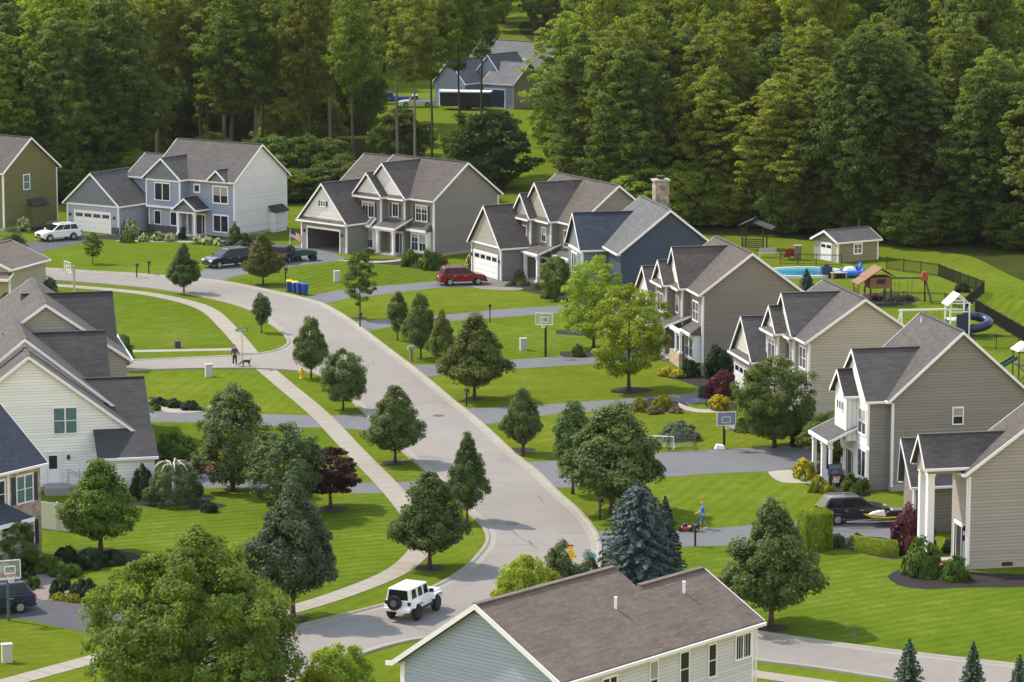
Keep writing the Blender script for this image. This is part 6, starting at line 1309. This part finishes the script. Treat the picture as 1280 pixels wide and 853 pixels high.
# white yard stand at the second driveway sidewalk
p = at(368, 566); r = thing('yard_stand', 'white table-like stand behind the olive upright tree', 'stand', (p.x, p.y, 0), .3); MB().box(-.55, .35, -.25, .25, 1.25, 1.32).build('shelf', M_white, r); m = MB()
for a, b in ((-.45, -.2), (-.45, .2), (.3, -.2), (.3, .2)): m.bar((a, b, -.05), (a, b, 1.248), .06)
m.build('leg', M_white, r); MB().box(.05, .45, -.2, .2, 1.322, 1.6).build('box', M_white, r)
# soccer goals
def goal(x, y, wd, hh, lab, mat, rz):
    p = at(x, y); r = thing('soccer_goal', lab, 'goal', (p.x, p.y, 0), rz, 'soccer goals'); h2 = wd / 2; m = MB()
    for a in (-h2, h2): m.tube([(a, 0, 0), (a, 0, hh)], .04, 6); m.tube([(a, 0, hh), (a, 1.0, 0)], .03, 6); m.tube([(a, 0, .03), (a, 1, .03)], .03, 6)
    m.tube([(-h2, 0, hh), (h2, 0, hh)], .04, 6); m.tube([(-h2, 1, .03), (h2, 1, .03)], .03, 6); m.build('goal_frame', mat, r)
    m = MB()
    for k in range(13): a = -h2 + wd * k / 12; m.tube([(a, 0, hh), (a, 1, .03)], .008, 3)
    for k in range(9): t = (k + .5) / 9; m.tube([(-h2, t, hh * (1 - t)), (h2, t, hh * (1 - t))], .008, 3)
    m.build('net', plain('net_grey', (.3, .3, .3), .8), r)
goal(853, 564, 1.95, 1.15, 'small soccer goal with dark frame beside the portable hoop', plain('goal_brown', (.10, .06, .05), .5), R(8)); goal(826, 562, 1.8, .95, 'white soccer goal half behind the big dark tree', M_white, R(-10))
# lamp posts and thin posts
for x, y, t_, lab in ((612.5, 403, 380, 'thin black lamp post on the lawn beside the second driveway'),):
    p = at(x, y); s_ = scale_at(y); r = thing('lamp_post', lab, 'lamp post', (p.x, p.y, 0)); MB().tube([(0, 0, -.1), (0, 0, (y - t_) / s_ - .3)], .05, 8).build('pole', M_black, r); MB().lathe([(.06, 0), (.12, .06), (.12, .26), (.02, .36)], 8, (0, 0, (y - t_) / s_ - .3)).build('lantern', M_black, r)
# flag on the blue house side yard
p = at(361, 322); r = thing('flag', 'striped flag on a short slanted pole between the blue and grey houses', 'flag', (p.x, p.y, 0), R(-20)); MB().tube([(0, 0, -.1), (.2, 0, 2.9)], .025, 6).build('pole', M_white, r)
m1, m2, m3 = MB(), MB(), MB()
for j in range(13):
    for k in range(12):
        def fp(u, v): return (.2 + u * 1.35, .08 * math.sin(u * 6), 2.85 - u * .55 - v * .75)
        u0, u1, v0, v1 = k / 12, (k + 1) / 12, j / 13, (j + 1) / 13; mm = m3 if (u0 < .4 and v0 < .53) else (m1 if j % 2 == 0 else m2); mm.poly([fp(u0, v0), fp(u0, v1), fp(u1, v1), fp(u1, v0)])
m1.build('red_stripes', plain('flag_red', (.45, .03, .04), .8), r); m2.build('white_stripes', plain('flag_white', (.75, .72, .7), .8), r); cu = m3.build('canton', plain('flag_blue', (.03, .04, .15), .8), r)
# yellow warning figure and small blue sign in the evergreens
p = at(713, 707); r = thing('warning_figure', 'yellow cut-out child figure warning drivers at the bend', 'sign', (p.x, p.y, 0), R(-10)); YY = plain('figure_yellow', (.85, .50, .01), .45); m = MB()
m.prism([(-.12, .0), (.12, .0), (.12, .5), (.34, .45), (.36, .58), (.14, .95), (-.16, .95), (-.38, .55), (-.3, .48), (-.14, .62)], -.03, .03); m.prism([(.15 * math.cos(2 * math.pi * k / 12), 1.12 + .15 * math.sin(2 * math.pi * k / 12)) for k in range(12)], -.03, .03); m.build('figure', YY, r)
MB().box(-.13, .2, -.04, .035, 1.2, 1.3).build('cap', plain('cap_red', (.5, .08, .02), .5), r); MB().box(.36, .37, -.02, .02, .5, 1.2).build('flag_staff', YY, r)
p = at(737, 716); r = thing('yard_sign', 'small pale blue yard sign beside the blue spruce', 'sign', (p.x, p.y, 0), R(-8)); MB().tube([(-.1, 0, -.1), (-.1, 0, 1.0)], .03, 6).build('stake', M_grey, r); MB().prism([(-.45, 1.0), (.0, .55), (.45, 1.0), (.3, 1.25), (-.3, 1.25)], -.02, .02).build('panel', plain('sign_pale_blue', (.25, .55, .60), .5), r)
# ------------------------------------------------------------------ fences
def fence(pts, hh, lab, mat, gap=.13, post=2.2, pw=.07, pick=.022, name='picket_fence', solid=False, group='fences'):
    P = [at(*q) for q in pts]; o0 = P[0]; r = thing(name, lab, 'fence', (o0.x, o0.y, 0), 0, group)
    rail, pk = MB(), MB()
    for a, b in zip(P[:-1], P[1:]):
        a = a - o0; b = b - o0; L_ = (b - a).length; d = (b - a) / L_; n = max(1, round(L_ / post))
        for z in (.15, hh - .12, hh - .02): rail.bar(a + Vector((0, 0, z)), b + Vector((0, 0, z)), .03, .04)
        for k in range(n + 1):
            q = a + d * L_ * k / n
            if k or (a.length < .01): MB().box(q.x - pw / 2, q.x + pw / 2, q.y - pw / 2, q.y + pw / 2, -.1, hh + .08).build('post', mat, r)
        if solid: pk.bar(a + Vector((0, 0, hh / 2)), b + Vector((0, 0, hh / 2)), .04, hh - .06)
        else:
            k = int(L_ / gap)
            for j in range(1, k): q = a + d * L_ * j / k; pk.box(q.x - pick / 2, q.x + pick / 2, q.y - pick / 2, q.y + pick / 2, .08, hh - .02)
    rail.build('rail', mat, r); pk.build('panel' if solid else 'pickets', mat, r); return r
fence([(1108, 337), (1173, 346), (1200, 357), (1230, 368), (1207, 388)], 1.25, 'black metal fence from the shed to the yard corner', M_black, gap=.11, pick=.03)
fence([(1219, 392), (1274, 424), (1330, 458)], 1.3, 'black metal fence running out of the picture below the meadow', M_black, gap=.11, pick=.035)
fence([(1104, 377), (1181, 379), (1206, 389)], .95, 'thin black fence behind the swing beam', M_black, gap=.16, pick=.018)
fence([(1212, 436), (1245, 437.5), (1330, 440)], 1.25, 'thin black fence right of the spiral slide', M_black, gap=.16, pick=.018)
fence([(975, 331), (1020, 332), (1052, 333)], 1.15, 'thin black pool fence in front of the shed', M_black, gap=.2, pick=.015)
fence([(50, 661), (72, 664), (98, 666)], 1.8, 'white solid vinyl fence beside the brick house', plain('vinyl_white', (.66, .66, .58), .5), solid=True, pw=.14, name='vinyl_fence')
# ------------------------------------------------------------------ pool and playthings
pc = at(1003, 343); aX, aY = 4.1, 3.3
pr = thing('swimming_pool', 'blue water swimming pool with pale rim behind the taupe roof', 'pool', (pc.x, pc.y, 0), .2)
def ring_pts(a, b, n=40): return [(a * math.cos(2 * math.pi * k / n), b * math.sin(2 * math.pi * k / n)) for k in range(n)]
m = MB(); o_, i_ = ring_pts(aX, aY), ring_pts(aX - .35, aY - .35); n = 40
for k in range(n):
    j = (k + 1) % n; m.hexa([(*i_[k], .0), (*o_[k], .0), (*o_[j], .0), (*i_[j], .0), (*i_[k], .3), (*o_[k], .3), (*o_[j], .3), (*i_[j], .3)])
m.build('rim', plain('pool_rim', (.55, .55, .48), .6), pr)
wm, nn, ll, bb = newmat('pool_water'); bb.inputs['Base Color'].default_value = (.03, .22, .36, 1); bb.inputs['Roughness'].default_value = .08
tn = nn.new('ShaderNodeTexNoise'); tn.inputs['Scale'].default_value = 1.6; bp = nn.new('ShaderNodeBump'); bp.inputs['Strength'].default_value = .15; ll.new(tn.outputs['Fac'], bp.inputs['Height']); ll.new(bp.outputs[0], bb.inputs['Normal'])
ll.new(ramp(nn, ll, tn.outputs['Fac'], [(.35, (.02, .17, .30)), (.65, (.06, .30, .42))]), bb.inputs['Base Color'])
MB().poly([(x, y, .2) for x, y in ring_pts(aX - .34, aY - .34)]).build('water', wm, pr)
p = at(1033, 347); r = thing('pool_filter', 'dark blue pool filter box at the right end of the pool', 'filter', (p.x, p.y, 0), .2); MB().box(-.5, .5, -.4, .4, 0, 1.1).build('housing', plain('filter_blue', (.015, .04, .10), .5), r, bevel=.05); MB().lathe([(.25, 1.101), (.25, 1.25), (.1, 1.3)], 12).build('lid', M_black, r)
p = at(1046, 347); r = thing('pool_deck', 'small tan timber deck between pool and blue float', 'deck', (p.x, p.y, 0), .2); m = MB()
for k in range(6): m.box(-.8 + k * .27, -.8 + k * .27 + .25, -.9, .9, .5, .58)
m.build('boards', plain('deck_tan', (.42, .33, .24), .8), r); m = MB()
for a in (-.7, .7):
    for b in (-.8, .8): m.box(a - .06, a + .06, b - .06, b + .06, 0, .499)
m.build('leg', plain('deck_tan', (.42, .33, .24), .8), r)
p = at(1065, 346); r = thing('inflatable_boat', 'blue and white inflatable boat beside the pool', 'inflatable', (p.x, p.y, .0), R(15)); IB = plain('inflatable_blue', (.012, .10, .42), .35)
m = MB(); n = 24; m.tube([(1.35 * math.cos(2 * math.pi * k / n), .8 * math.sin(2 * math.pi * k / n), .35) for k in range(n + 1)], .33, 10); m.build('tube', IB, r, smooth=True); MB().hexa([(-.9, -.45, .4), (.6, -.45, .4), (.6, .45, .4), (-.9, .45, .4), (-.7, -.4, .95), (.1, -.35, 1.0), (.1, .35, 1.0), (-.7, .4, .95)]).build('seat', M_white, r, bevel=.15); MB().tube([(.5, -.5, .6), (.9, 0, 1.25), (.5, .5, .6)], .18, 8).build('bow_roll', IB, r, smooth=True)
M_cedar = plain('cedar', (.21, .112, .055), .75, noise=.25, nscale=5); M_dkwood = plain('dark_timber', (.06, .045, .035), .8)
p = at(1097, 380); r = thing('wooden_playset', 'wooden play tower with cedar cabin and swing beam', 'playset', (p.x, p.y, 0), R(12), scale=(1.03, 1.03, 1.03))
m = MB(); m.box(-1.0, 1.0, -.9, .9, 1.5, 1.6)
for k in range(9): m.box(-1.0, 1.0, -.92, -.9, 1.62 + k * .11, 1.71 + k * .11) if k < 8 else None
m.box(-1.02, -.98, -.9, .9, 1.61, 2.5); m.box(.98, 1.02, -.9, .9, 1.61, 2.5); m.box(-1, 1, .88, .92, 1.61, 2.5); m.build('cabin', M_cedar, r); MB().box(-.4, .4, -.94, -.925, 1.95, 2.35).build('cabin_window', M_dark, r)
m = MB()
for a in (-.95, .95):
    for b in (-.85, .85): m.box(a - .07, a + .07, b - .07, b + .07, -.1, 1.5)
m.build('post', M_dkwood, r)
m = MB()
for sg in (-1, 1): m.hexa([(sg * 1.35, -1.15, 2.45), (0, -1.15, 3.3), (0, 1.15, 3.3), (sg * 1.35, 1.15, 2.45), (sg * 1.35, -1.15, 2.52), (0, -1.15, 3.38), (0, 1.15, 3.38), (sg * 1.35, 1.15, 2.52)])
m.hexa([(-2.2, -1.1, 1.9), (-1.2, -1.1, 2.5), (-1.2, 1.0, 2.5), (-2.2, 1.0, 1.9), (-2.2, -1.1, 1.97), (-1.2, -1.1, 2.57), (-1.2, 1.0, 2.57), (-2.2, 1.0, 1.97)]); m.build('roof', M_cedar, r)
m = MB(); m.box(-2.1, -1.05, -.8, .7, .8, .88); m.bar((-2.05, -.8, 0), (-2.05, -.8, 1.9), .09); m.bar((-2.05, .7, 0), (-2.05, .7, 1.9), .09)
for k in range(6): m.bar((-2.05, -.8 + k * .3, .88), (-2.05, -.8 + k * .3, 1.5), .05)
m.build('side_deck', M_cedar, r)
m = MB(); m.bar((1.0, 0, 2.3), (4.4, 0, 2.2), .14); m.build('swing_beam', plain('beam_green', (.015, .07, .05), .5), r)
m = MB(); m.bar((4.35, 0, 2.35), (4.75, -.9, 0), .12); m.bar((4.35, 0, 2.35), (4.75, .9, 0), .12); m.build('swing_leg', M_dkwood, r)
MB().hexa([(4.0, -.3, 2.0), (4.6, -.3, 2.0), (4.6, .3, 2.0), (4.0, .3, 2.0), (4.1, -.25, 2.75), (4.5, -.25, 2.75), (4.5, .25, 2.75), (4.1, .25, 2.75)]).build('crow_nest', plain('red_timber', (.28, .06, .03), .7), r)
m = MB()
for a in (1.8, 3.0):
    for d in (-.2, .2): m.bar((a + d, 0, 2.2), (a + d, .1, .5), .025)
    m.box(a - .24, a + .24, -.05, .25, .46, .5)
m.build('swing', M_black, r)
M_navyp = plain('slide_navy', (.018, .028, .07), .35); M_vinyl = plain('vinyl_white2', (.72, .73, .74), .45)
p = at(1196, 420); r = thing('vinyl_playset', 'white vinyl play tower with navy spiral slide', 'playset', (p.x, p.y, 0), R(10), scale=(1.0, 1.0, 1.0)); m = MB()
for a in (-.85, .85):
    for b in (-.75, .75): m.box(a - .06, a + .06, b - .06, b + .06, -.1, 3.0)
for b in (-.75, .75): m.bar((-.85, b, 2.2), (.85, b, 2.2), .08); m.bar((-.85, b, 2.95), (.85, b, 2.95), .08)
m.build('post', M_vinyl, r); MB().box(-.85, .85, -.75, .75, 1.4, 1.5).build('platform', M_vinyl, r); MB().box(-.3, .75, -.80, -.76, .5, 2.0).build('climbing_wall', M_navyp, r)
m = MB(); m.hexa([(-1.15, -.95, 2.75), (-.1, -.95, 3.7), (-.1, .95, 3.7), (-1.15, .95, 2.75), (-1.15, -.95, 2.82), (-.1, -.95, 3.78), (-.1, .95, 3.78), (-1.15, .95, 2.82)]); m.bar((-.1, -.9, 3.7), (.95, -.9, 2.8), .08); m.bar((-.1, .9, 3.7), (.95, .9, 2.8), .08); m.build('roof', M_vinyl, r)
m = MB(); m.tube([(1.9 + .95 * math.cos(a) * (1 if a > 0 else 1), .1 + .95 * math.sin(a), 1.85 - 1.55 * (k / 20)) for k, a in enumerate([math.pi - 2 * math.pi * 1.15 * i / 20 for i in range(21)])], .40, 12); m.tube([(.8, .1, 1.95), (1.0, .1, 1.85)], .42, 12); m.build('spiral_slide', M_navyp, r, smooth=True)
m = MB(); m.bar((-.85, 0, 2.35), (-5.2, .1, 2.35), .14); m.build('swing_beam', M_vinyl, r); m = MB(); m.bar((-5.0, 0, 2.4), (-5.2, -1.0, 0), .12); m.bar((-5.0, 0, 2.4), (-5.2, 1.0, 0), .12); m.build('swing_leg', M_vinyl, r)
m = MB()
for a in (-1.8, -3.0):
    for d in (-.2, .2): m.bar((a + d, .05, 2.3), (a + d, .1, .5), .02)
    m.box(a - .24, a + .24, -.05, .25, .46, .5)
m.build('swing', M_navyp, r); m = MB()
for k in range(5): m.bar((-.85 - .15 * k, -.4, 1.4 - .3 * k), (-.85 - .15 * k, .4, 1.4 - .3 * k), .09, .05)
m.bar((-.85, -.4, 1.45), (-1.6, -.4, 0), .07); m.bar((-.85, .4, 1.45), (-1.6, .4, 0), .07); m.build('ladder', M_navyp, r)
p = at(1278, 478); r = thing('slide_playset', 'play frame with dark green slide cut by the right edge', 'playset', (p.x, p.y, 0), R(15)); m = MB()
for a in (-.6, .8):
    for b in (-.6, .6): m.bar((a, b, -.1), (a, b, 2.6), .09)
m.bar((-.6, -.6, 2.5), (.8, -.6, 2.5), .09); m.bar((-.6, .6, 2.5), (.8, .6, 2.5), .09); m.box(-.6, .8, -.6, .6, 1.4, 1.48); m.bar((-.6, -.6, .1), (.8, -.6, 1.4), .07); m.bar((.8, -.6, .1), (-.6, -.6, 1.4), .07); m.build('frame', plain('play_purple', (.09, .06, .07), .6), r)
m = MB(); m.hexa([(-.6, -.3, 1.9), (-.6, .3, 1.9), (-3.6, .3, .35), (-3.6, -.3, .35), (-.6, -.3, 2.0), (-.6, .3, 2.0), (-3.6, .3, .45), (-3.6, -.3, .45)]); m.bar((-.6, -.33, 2.1), (-3.6, -.33, .55), .08, .2); m.bar((-.6, .33, 2.1), (-3.6, .33, .55), .08, .2); m.build('slide', plain('slide_green', (.02, .07, .045), .4), r); MB().hexa([(-.8, -.8, 2.62), (1.0, -.8, 2.62), (1.0, .8, 2.62), (-.8, .8, 2.62), (0, -.7, 3.2), (.2, -.7, 3.2), (.2, .7, 3.2), (0, .7, 3.2)]).build('canopy', M_white, r)
# garden shelter, red chair, log pile by the wood
p = at(943, 311); r = thing('garden_shelter', 'dark timber shelter with slanting roofs at the edge of the wood', 'shelter', (p.x, p.y, 0), R(-15)); m = MB()
for a in (-1.1, 1.1):
    for b in (-1, 1): m.bar((a, b, -.1), (a, b, 2.4), .12)
for k in range(5): m.bar((-1.1, -1.02, .3 + k * .2), (1.1, -1.02, .3 + k * .2), .04, .1)
m.build('post', M_dkwood, r); m = MB(); m.hexa([(-1.5, -1.3, 2.4), (0, -1.3, 3.1), (0, 1.3, 3.1), (-1.5, 1.3, 2.4), (-1.5, -1.3, 2.5), (0, -1.3, 3.2), (0, 1.3, 3.2), (-1.5, 1.3, 2.5)]); m.hexa([(2.0, -1.3, 2.1), (0, -1.3, 2.8), (0, 1.3, 2.8), (2.0, 1.3, 2.1), (2.0, -1.3, 2.2), (0, -1.3, 2.9), (0, 1.3, 2.9), (2.0, 1.3, 2.2)]); m.build('roof', plain('shelter_roof', (.05, .06, .05), .8), r)
def chair(x, y, lab, col, rz):
    p = at(x, y); r = thing('garden_chair', lab, 'chair', (p.x, p.y, 0), rz, 'garden chairs by the wood'); cm = plain('chair_%d' % int(col[0] * 100), col, .6)
    MB().hexa([(-.32, -.4, .42), (.32, -.4, .42), (.32, .2, .3), (-.32, .2, .3), (-.32, -.4, .46), (.32, -.4, .46), (.32, .2, .34), (-.32, .2, .34)]).build('seat', cm, r); MB().hexa([(-.3, .15, .32), (.3, .15, .32), (.3, .2, .32), (-.3, .2, .32), (-.34, .5, 1.15), (.34, .5, 1.15), (.34, .55, 1.15), (-.34, .55, 1.15)]).build('backrest', cm, r)
    for a in (-.36, .36):
        MB().box(a - .05, a + .05, -.45, .3, .6, .64).build('armrest', cm, r); MB().box(a - .03, a + .03, -.42, -.34, 0, .599).box(a - .03, a + .03, .15, .23, 0, .599).build('leg', cm, r)
chair(983, 325, 'red garden chair behind the pool, left one', (.30, .025, .03), R(200)); chair(990, 324, 'red garden chair behind the pool, right one', (.31, .03, .03), R(160))
p = at(997, 325); r = thing('brick_grill', 'brown stone grill pillar right of the red chairs', 'grill', (p.x, p.y, 0)); MB().box(-.35, .35, -.3, .3, 0, 1.4).build('pillar', brickwork('grill_stone', (.14, .10, .08), (.24, .19, .15), (.2, .18, .16), .3, .15), r); MB().box(-.4, .4, -.35, .35, 1.402, 1.5).build('cap', M_stone, r)
p = at(960, 322); r = thing('garden_bench', 'grey rail bench beside the dark timber shelter', 'bench', (p.x, p.y, 0), .1); MB().box(-.9, .9, -.25, .25, .42, .48).build('seat', M_grey, r); MB().box(-.9, .9, .2, .25, .55, .95).build('backrest', M_grey, r)
for a in (-.8, .8): MB().box(a - .04, a + .04, -.22, .22, 0, .419).build('leg', M_grey, r)
p = at(1047, 612); r = thing('stone_lantern', 'small white garden ornament in the yellow shrubs', 'ornament', (p.x, p.y, 0)) if False else None

# ------------------------------------------------------------------ people and dog
def skin_body(name, verts, edges, mat, parent=None, sub=2):
    """one continuous skinned figure: verts = [(x, y, z, rx, ry)]"""
    me = bpy.data.meshes.new(name); me.from_pydata([v[:3] for v in verts], edges, []); o = bpy.data.objects.new(name, me); COL.objects.link(o)
    if parent: o.parent = parent
    sk = o.modifiers.new('skin', 'SKIN'); sk.use_smooth_shade = True
    d = me.skin_vertices[0].data
    for i, v in enumerate(verts): d[i].radius = (v[3], v[4] if len(v) > 4 else v[3])
    d[0].use_root = True
    s_ = o.modifiers.new('sub', 'SUBSURF'); s_.levels = sub; s_.render_levels = sub
    me.materials.append(mat); return o
def person(pos, rz, label, shirt, legs, skin, hair, hands, stride=.18, long_sleeve=False, long_trousers=True, shoe=(.6, .6, .58), lean=.0):
    r = thing('person', label, 'person', (pos[0], pos[1], 0), rz); sm = plain('skin_%d' % int(skin[0] * 100), skin, .5)
    V = [(0, 0, .95, .13, .11), (.0 + lean * .3, 0, 1.15, .115, .10), (lean * .7, 0, 1.36, .15, .11), (lean, 0, 1.46, .07, .07), (lean + .03, 0, 1.54, .05, .05), (lean + .06, 0, 1.62, .085, .078), (lean + .06, 0, 1.72, .07, .07)]
    E_ = [(0, 1), (1, 2), (2, 3), (3, 4), (4, 5), (5, 6)]
    legv = []
    for sg, st in ((1, stride), (-1, -stride)):
        b = len(V); V += [(.01, sg * .09, .90, .085), (st * .5 + .05, sg * .095, .5, .06), (st, sg * .095, .09, .04), (st + .13, sg * .1, .035, .035)]
        E_ += [(0, b), (b, b + 1), (b + 1, b + 2), (b + 2, b + 3)]
    arms = []
    for sg, hd in zip((1, -1), hands):
        b = len(V); sh = (lean * .85, sg * .19, 1.40, .055); el = ((sh[0] + hd[0]) / 2 - .06, sg * .25, (1.40 + hd[2]) / 2 - .04, .042)
        V += [sh, el, (hd[0], hd[1], hd[2], .03), (hd[0] + .05, hd[1], hd[2] - .02, .034, .018)]
        E_ += [(2, b), (b, b + 1), (b + 1, b + 2), (b + 2, b + 3)]; arms.append((sh, el, hd))
        for k, (l, dy) in enumerate(((.075, -.03), (.09, -.012), (.085, .006), (.07, .024))):
            q = len(V); V += [(hd[0] + .09, hd[1] + dy, hd[2] - .03, .009), (hd[0] + .09 + l * .6, hd[1] + dy, hd[2] - .05, .0085), (hd[0] + .09 + l * .7, hd[1] + dy, hd[2] - .09, .007)]; E_ += [(b + 3, q), (q, q + 1), (q + 1, q + 2)]
        q = len(V); V += [(hd[0] + .05, hd[1] - sg * .045, hd[2] - .03, .01), (hd[0] + .09, hd[1] - sg * .055, hd[2] - .06, .008)]; E_ += [(b + 3, q), (q, q + 1)]
    q = len(V); V += [(lean + .155, 0, 1.635, .012), (lean + .06, .088, 1.64, .014), (lean + .06, -.088, 1.64, .014)]; E_ += [(5, q), (5, q + 1), (5, q + 2)]
    body = skin_body('body', V, E_, sm, r)
    m = MB()
    for sg in (-1, 1): m.lathe([(.002, -.012), (.012, 0), (.002, .012)], 6, (lean + .137, sg * .032, 1.665))
    m.box(lean + .132, lean + .142, -.025, .025, 1.585, 1.595); m.build('face', plain('eye_dark', (.03, .02, .02), .4), body)
    shm = plain('cloth_%02d%02d%02d' % tuple(int(v * 99) for v in shirt), shirt, .85)
    sv = [(0, 0, .90, .155, .135), (lean * .3, 0, 1.15, .14, .12), (lean * .7, 0, 1.36, .17, .13), (lean * .9, 0, 1.44, .09, .085)]; se = [(0, 1), (1, 2), (2, 3)]
    for sh, el, hd in arms:
        b = len(sv); e2 = el if long_sleeve else tuple(sh[i] * .35 + el[i] * .65 for i in range(3)); sv += [(*sh[:3], .075), (*e2[:3], .06)]; se += [(2, b), (b, b + 1)]
        if long_sleeve: sv += [(hd[0] - .02, hd[1], hd[2] + .02, .042)]; se += [(b + 1, b + 2)]
    skin_body('shirt', sv, se, shm, r)
    lm_ = plain('cloth_%02d%02d%02d' % tuple(int(v * 99) for v in legs), legs, .85); lv = [(0, 0, .96, .15, .13), (0, 0, .86, .14, .125)]; le = [(0, 1)]
    for sg, st in ((1, stride), (-1, -stride)):
        b = len(lv); lv += [(.02, sg * .095, .78, .1), (st * .5 + .05, sg * .1, .5 if long_trousers else .52, .078 if long_trousers else .095)]; le += [(1, b), (b, b + 1)]
        if long_trousers: lv += [(st, sg * .1, .12, .058)]; le += [(b + 1, b + 2)]
    skin_body('trousers' if long_trousers else 'shorts', lv, le, lm_, r)
    for sg, st in ((1, stride), (-1, -stride)): MB().hexa([(st - .08, sg * .1 - .05, 0), (st + .2, sg * .1 - .05, 0), (st + .2, sg * .1 + .05, 0), (st - .08, sg * .1 + .05, 0), (st - .07, sg * .1 - .045, .11), (st + .15, sg * .1 - .04, .07), (st + .15, sg * .1 + .04, .07), (st - .07, sg * .1 + .045, .11)]).build('shoe', plain('shoe_%d' % int(shoe[0] * 99), shoe, .6), r, bevel=.02)
    skin_body('hair', [(lean + .025, 0, 1.66, .09, .088), (lean + .03, 0, 1.74, .085, .08), (lean + .05, 0, 1.77, .06, .06)], [(0, 1), (1, 2)], plain('hair_%d' % int(hair[0] * 99), hair, .8), r)
    return r
pm = at(879, 661.5)
person((pm.x, pm.y), R(172), 'person in a bright blue shirt and shorts pushing a lawn mower', (.012, .20, .62), (.02, .17, .50), (.42, .27, .20), (.35, .33, .30), [(.42, .16, 1.02), (.42, -.16, 1.02)], .2, long_trousers=False, lean=.06)
mw = at(858, 664); r = thing('lawn_mower', 'red push mower with black handle and bag in front of the person', 'lawn mower', (mw.x, mw.y, 0), R(172))
MB().hexa([(-.35, -.28, .12), (.4, -.26, .12), (.4, .26, .12), (-.35, .28, .12), (-.3, -.25, .32), (.35, -.22, .3), (.35, .22, .3), (-.3, .25, .32)]).build('deck', plain('mower_red', (.33, .015, .03), .4, coat=.4), r, bevel=.03); MB().lathe([(.17, .321), (.17, .45), (.1, .5)], 12, (.1, 0, 0)).build('engine', M_black, r)
for a in (-.3, .36):
    for b in (-.3, .3): MB().wheel((a, b, .13), .13, .06).build('wheel', M_rubber, r)
MB().tube([(-.3, -.2, .25), (-1.0, -.2, 1.02)], .018, 6).tube([(-.3, .2, .25), (-1.0, .2, 1.02)], .018, 6).tube([(-1.0, -.22, 1.02), (-1.0, .22, 1.02)], .018, 6).build('handle', M_black, r); MB().hexa([(-.85, -.22, .2), (-.36, -.22, .2), (-.36, .22, .2), (-.85, .22, .2), (-.8, -.2, .6), (-.4, -.2, .45), (-.4, .2, .45), (-.8, .2, .6)]).build('grass_bag', plain('bag_black', (.02, .02, .022), .9), r, bevel=.04)
pw = at(293.5, 457.5)
person((pw.x, pw.y), R(-70), 'person in a purple jacket and dark trousers walking a dog', (.055, .045, .16), (.015, .015, .02), (.40, .26, .20), (.03, .02, .015), [(.2, .3, 1.0), (.1, -.28, .88)], .1, long_sleeve=True)
pd_ = at(307, 458.5); r = thing('dog', 'brown dog sniffing the verge beside the person on the corner', 'dog', (pd_.x, pd_.y, 0), R(205))
V = [(-.28, 0, .46, .10, .12), (-.02, 0, .46, .10, .12), (.22, 0, .47, .115, .14), (.36, 0, .42, .075, .08), (.48, 0, .30, .065), (.60, 0, .22, .04), (.66, 0, .2, .03)]; E_ = [(0, 1), (1, 2), (2, 3), (3, 4), (4, 5), (5, 6)]
for sg in (-1, 1):
    b = len(V); V += [(-.32, sg * .09, .38, .075), (-.25, sg * .1, .27, .045), (-.38, sg * .1, .17, .026), (-.35, sg * .1, .03, .022), (-.29, sg * .1, .02, .022)]; E_ += [(0, b), (b, b + 1), (b + 1, b + 2), (b + 2, b + 3), (b + 3, b + 4)]
    b = len(V); V += [(.23, sg * .09, .36, .06), (.2, sg * .1, .24, .035), (.22, sg * .1, .12, .024), (.22, sg * .1, .03, .022), (.28, sg * .1, .02, .022)]; E_ += [(2, b), (b, b + 1), (b + 1, b + 2), (b + 2, b + 3), (b + 3, b + 4)]
    b = len(V); V += [(.44, sg * .06, .36, .03), (.42, sg * .1, .30, .02)]; E_ += [(4, b), (b, b + 1)]
b = len(V); V += [(-.4, 0, .52, .03), (-.52, 0, .66, .018), (-.56, 0, .76, .01)]; E_ += [(0, b), (b, b + 1), (b + 1, b + 2)]
skin_body('body', V, E_, plain('dog_brown', (.06, .03, .022), .8), r)
a = Vector((pw.x + .12, pw.y - .3, 1.0)); b = Vector((pd_.x - .1, pd_.y, .55)); m = MB(); m.tube([a, a.lerp(b, .5) - Vector((0, 0, .12)), b], .012, 5); tag(m.build('dog_leash', plain('leash_red', (.3, .03, .03), .7)), 'thin leash between the walking person and the brown dog', 'leash')

# thin summer air between the camera and the woods
m = MB(); m.box(-420, 420, -20, 1150, -1.0, 60); hz = m.build('haze', plain('unused', (.5, .5, .5)))
hm = bpy.data.materials.new('haze_air'); hm.use_nodes = True; n_ = hm.node_tree.nodes; n_.clear()
ho = n_.new('ShaderNodeOutputMaterial'); pv = n_.new('ShaderNodeVolumePrincipled'); pv.inputs['Color'].default_value = (.82, .90, 1.0, 1); pv.inputs['Density'].default_value = .000025; pv.inputs['Anisotropy'].default_value = .2
hm.node_tree.links.new(pv.outputs[0], ho.inputs['Volume']); hz.data.materials.clear(); hz.data.materials.append(hm); hz['kind'] = 'stuff'
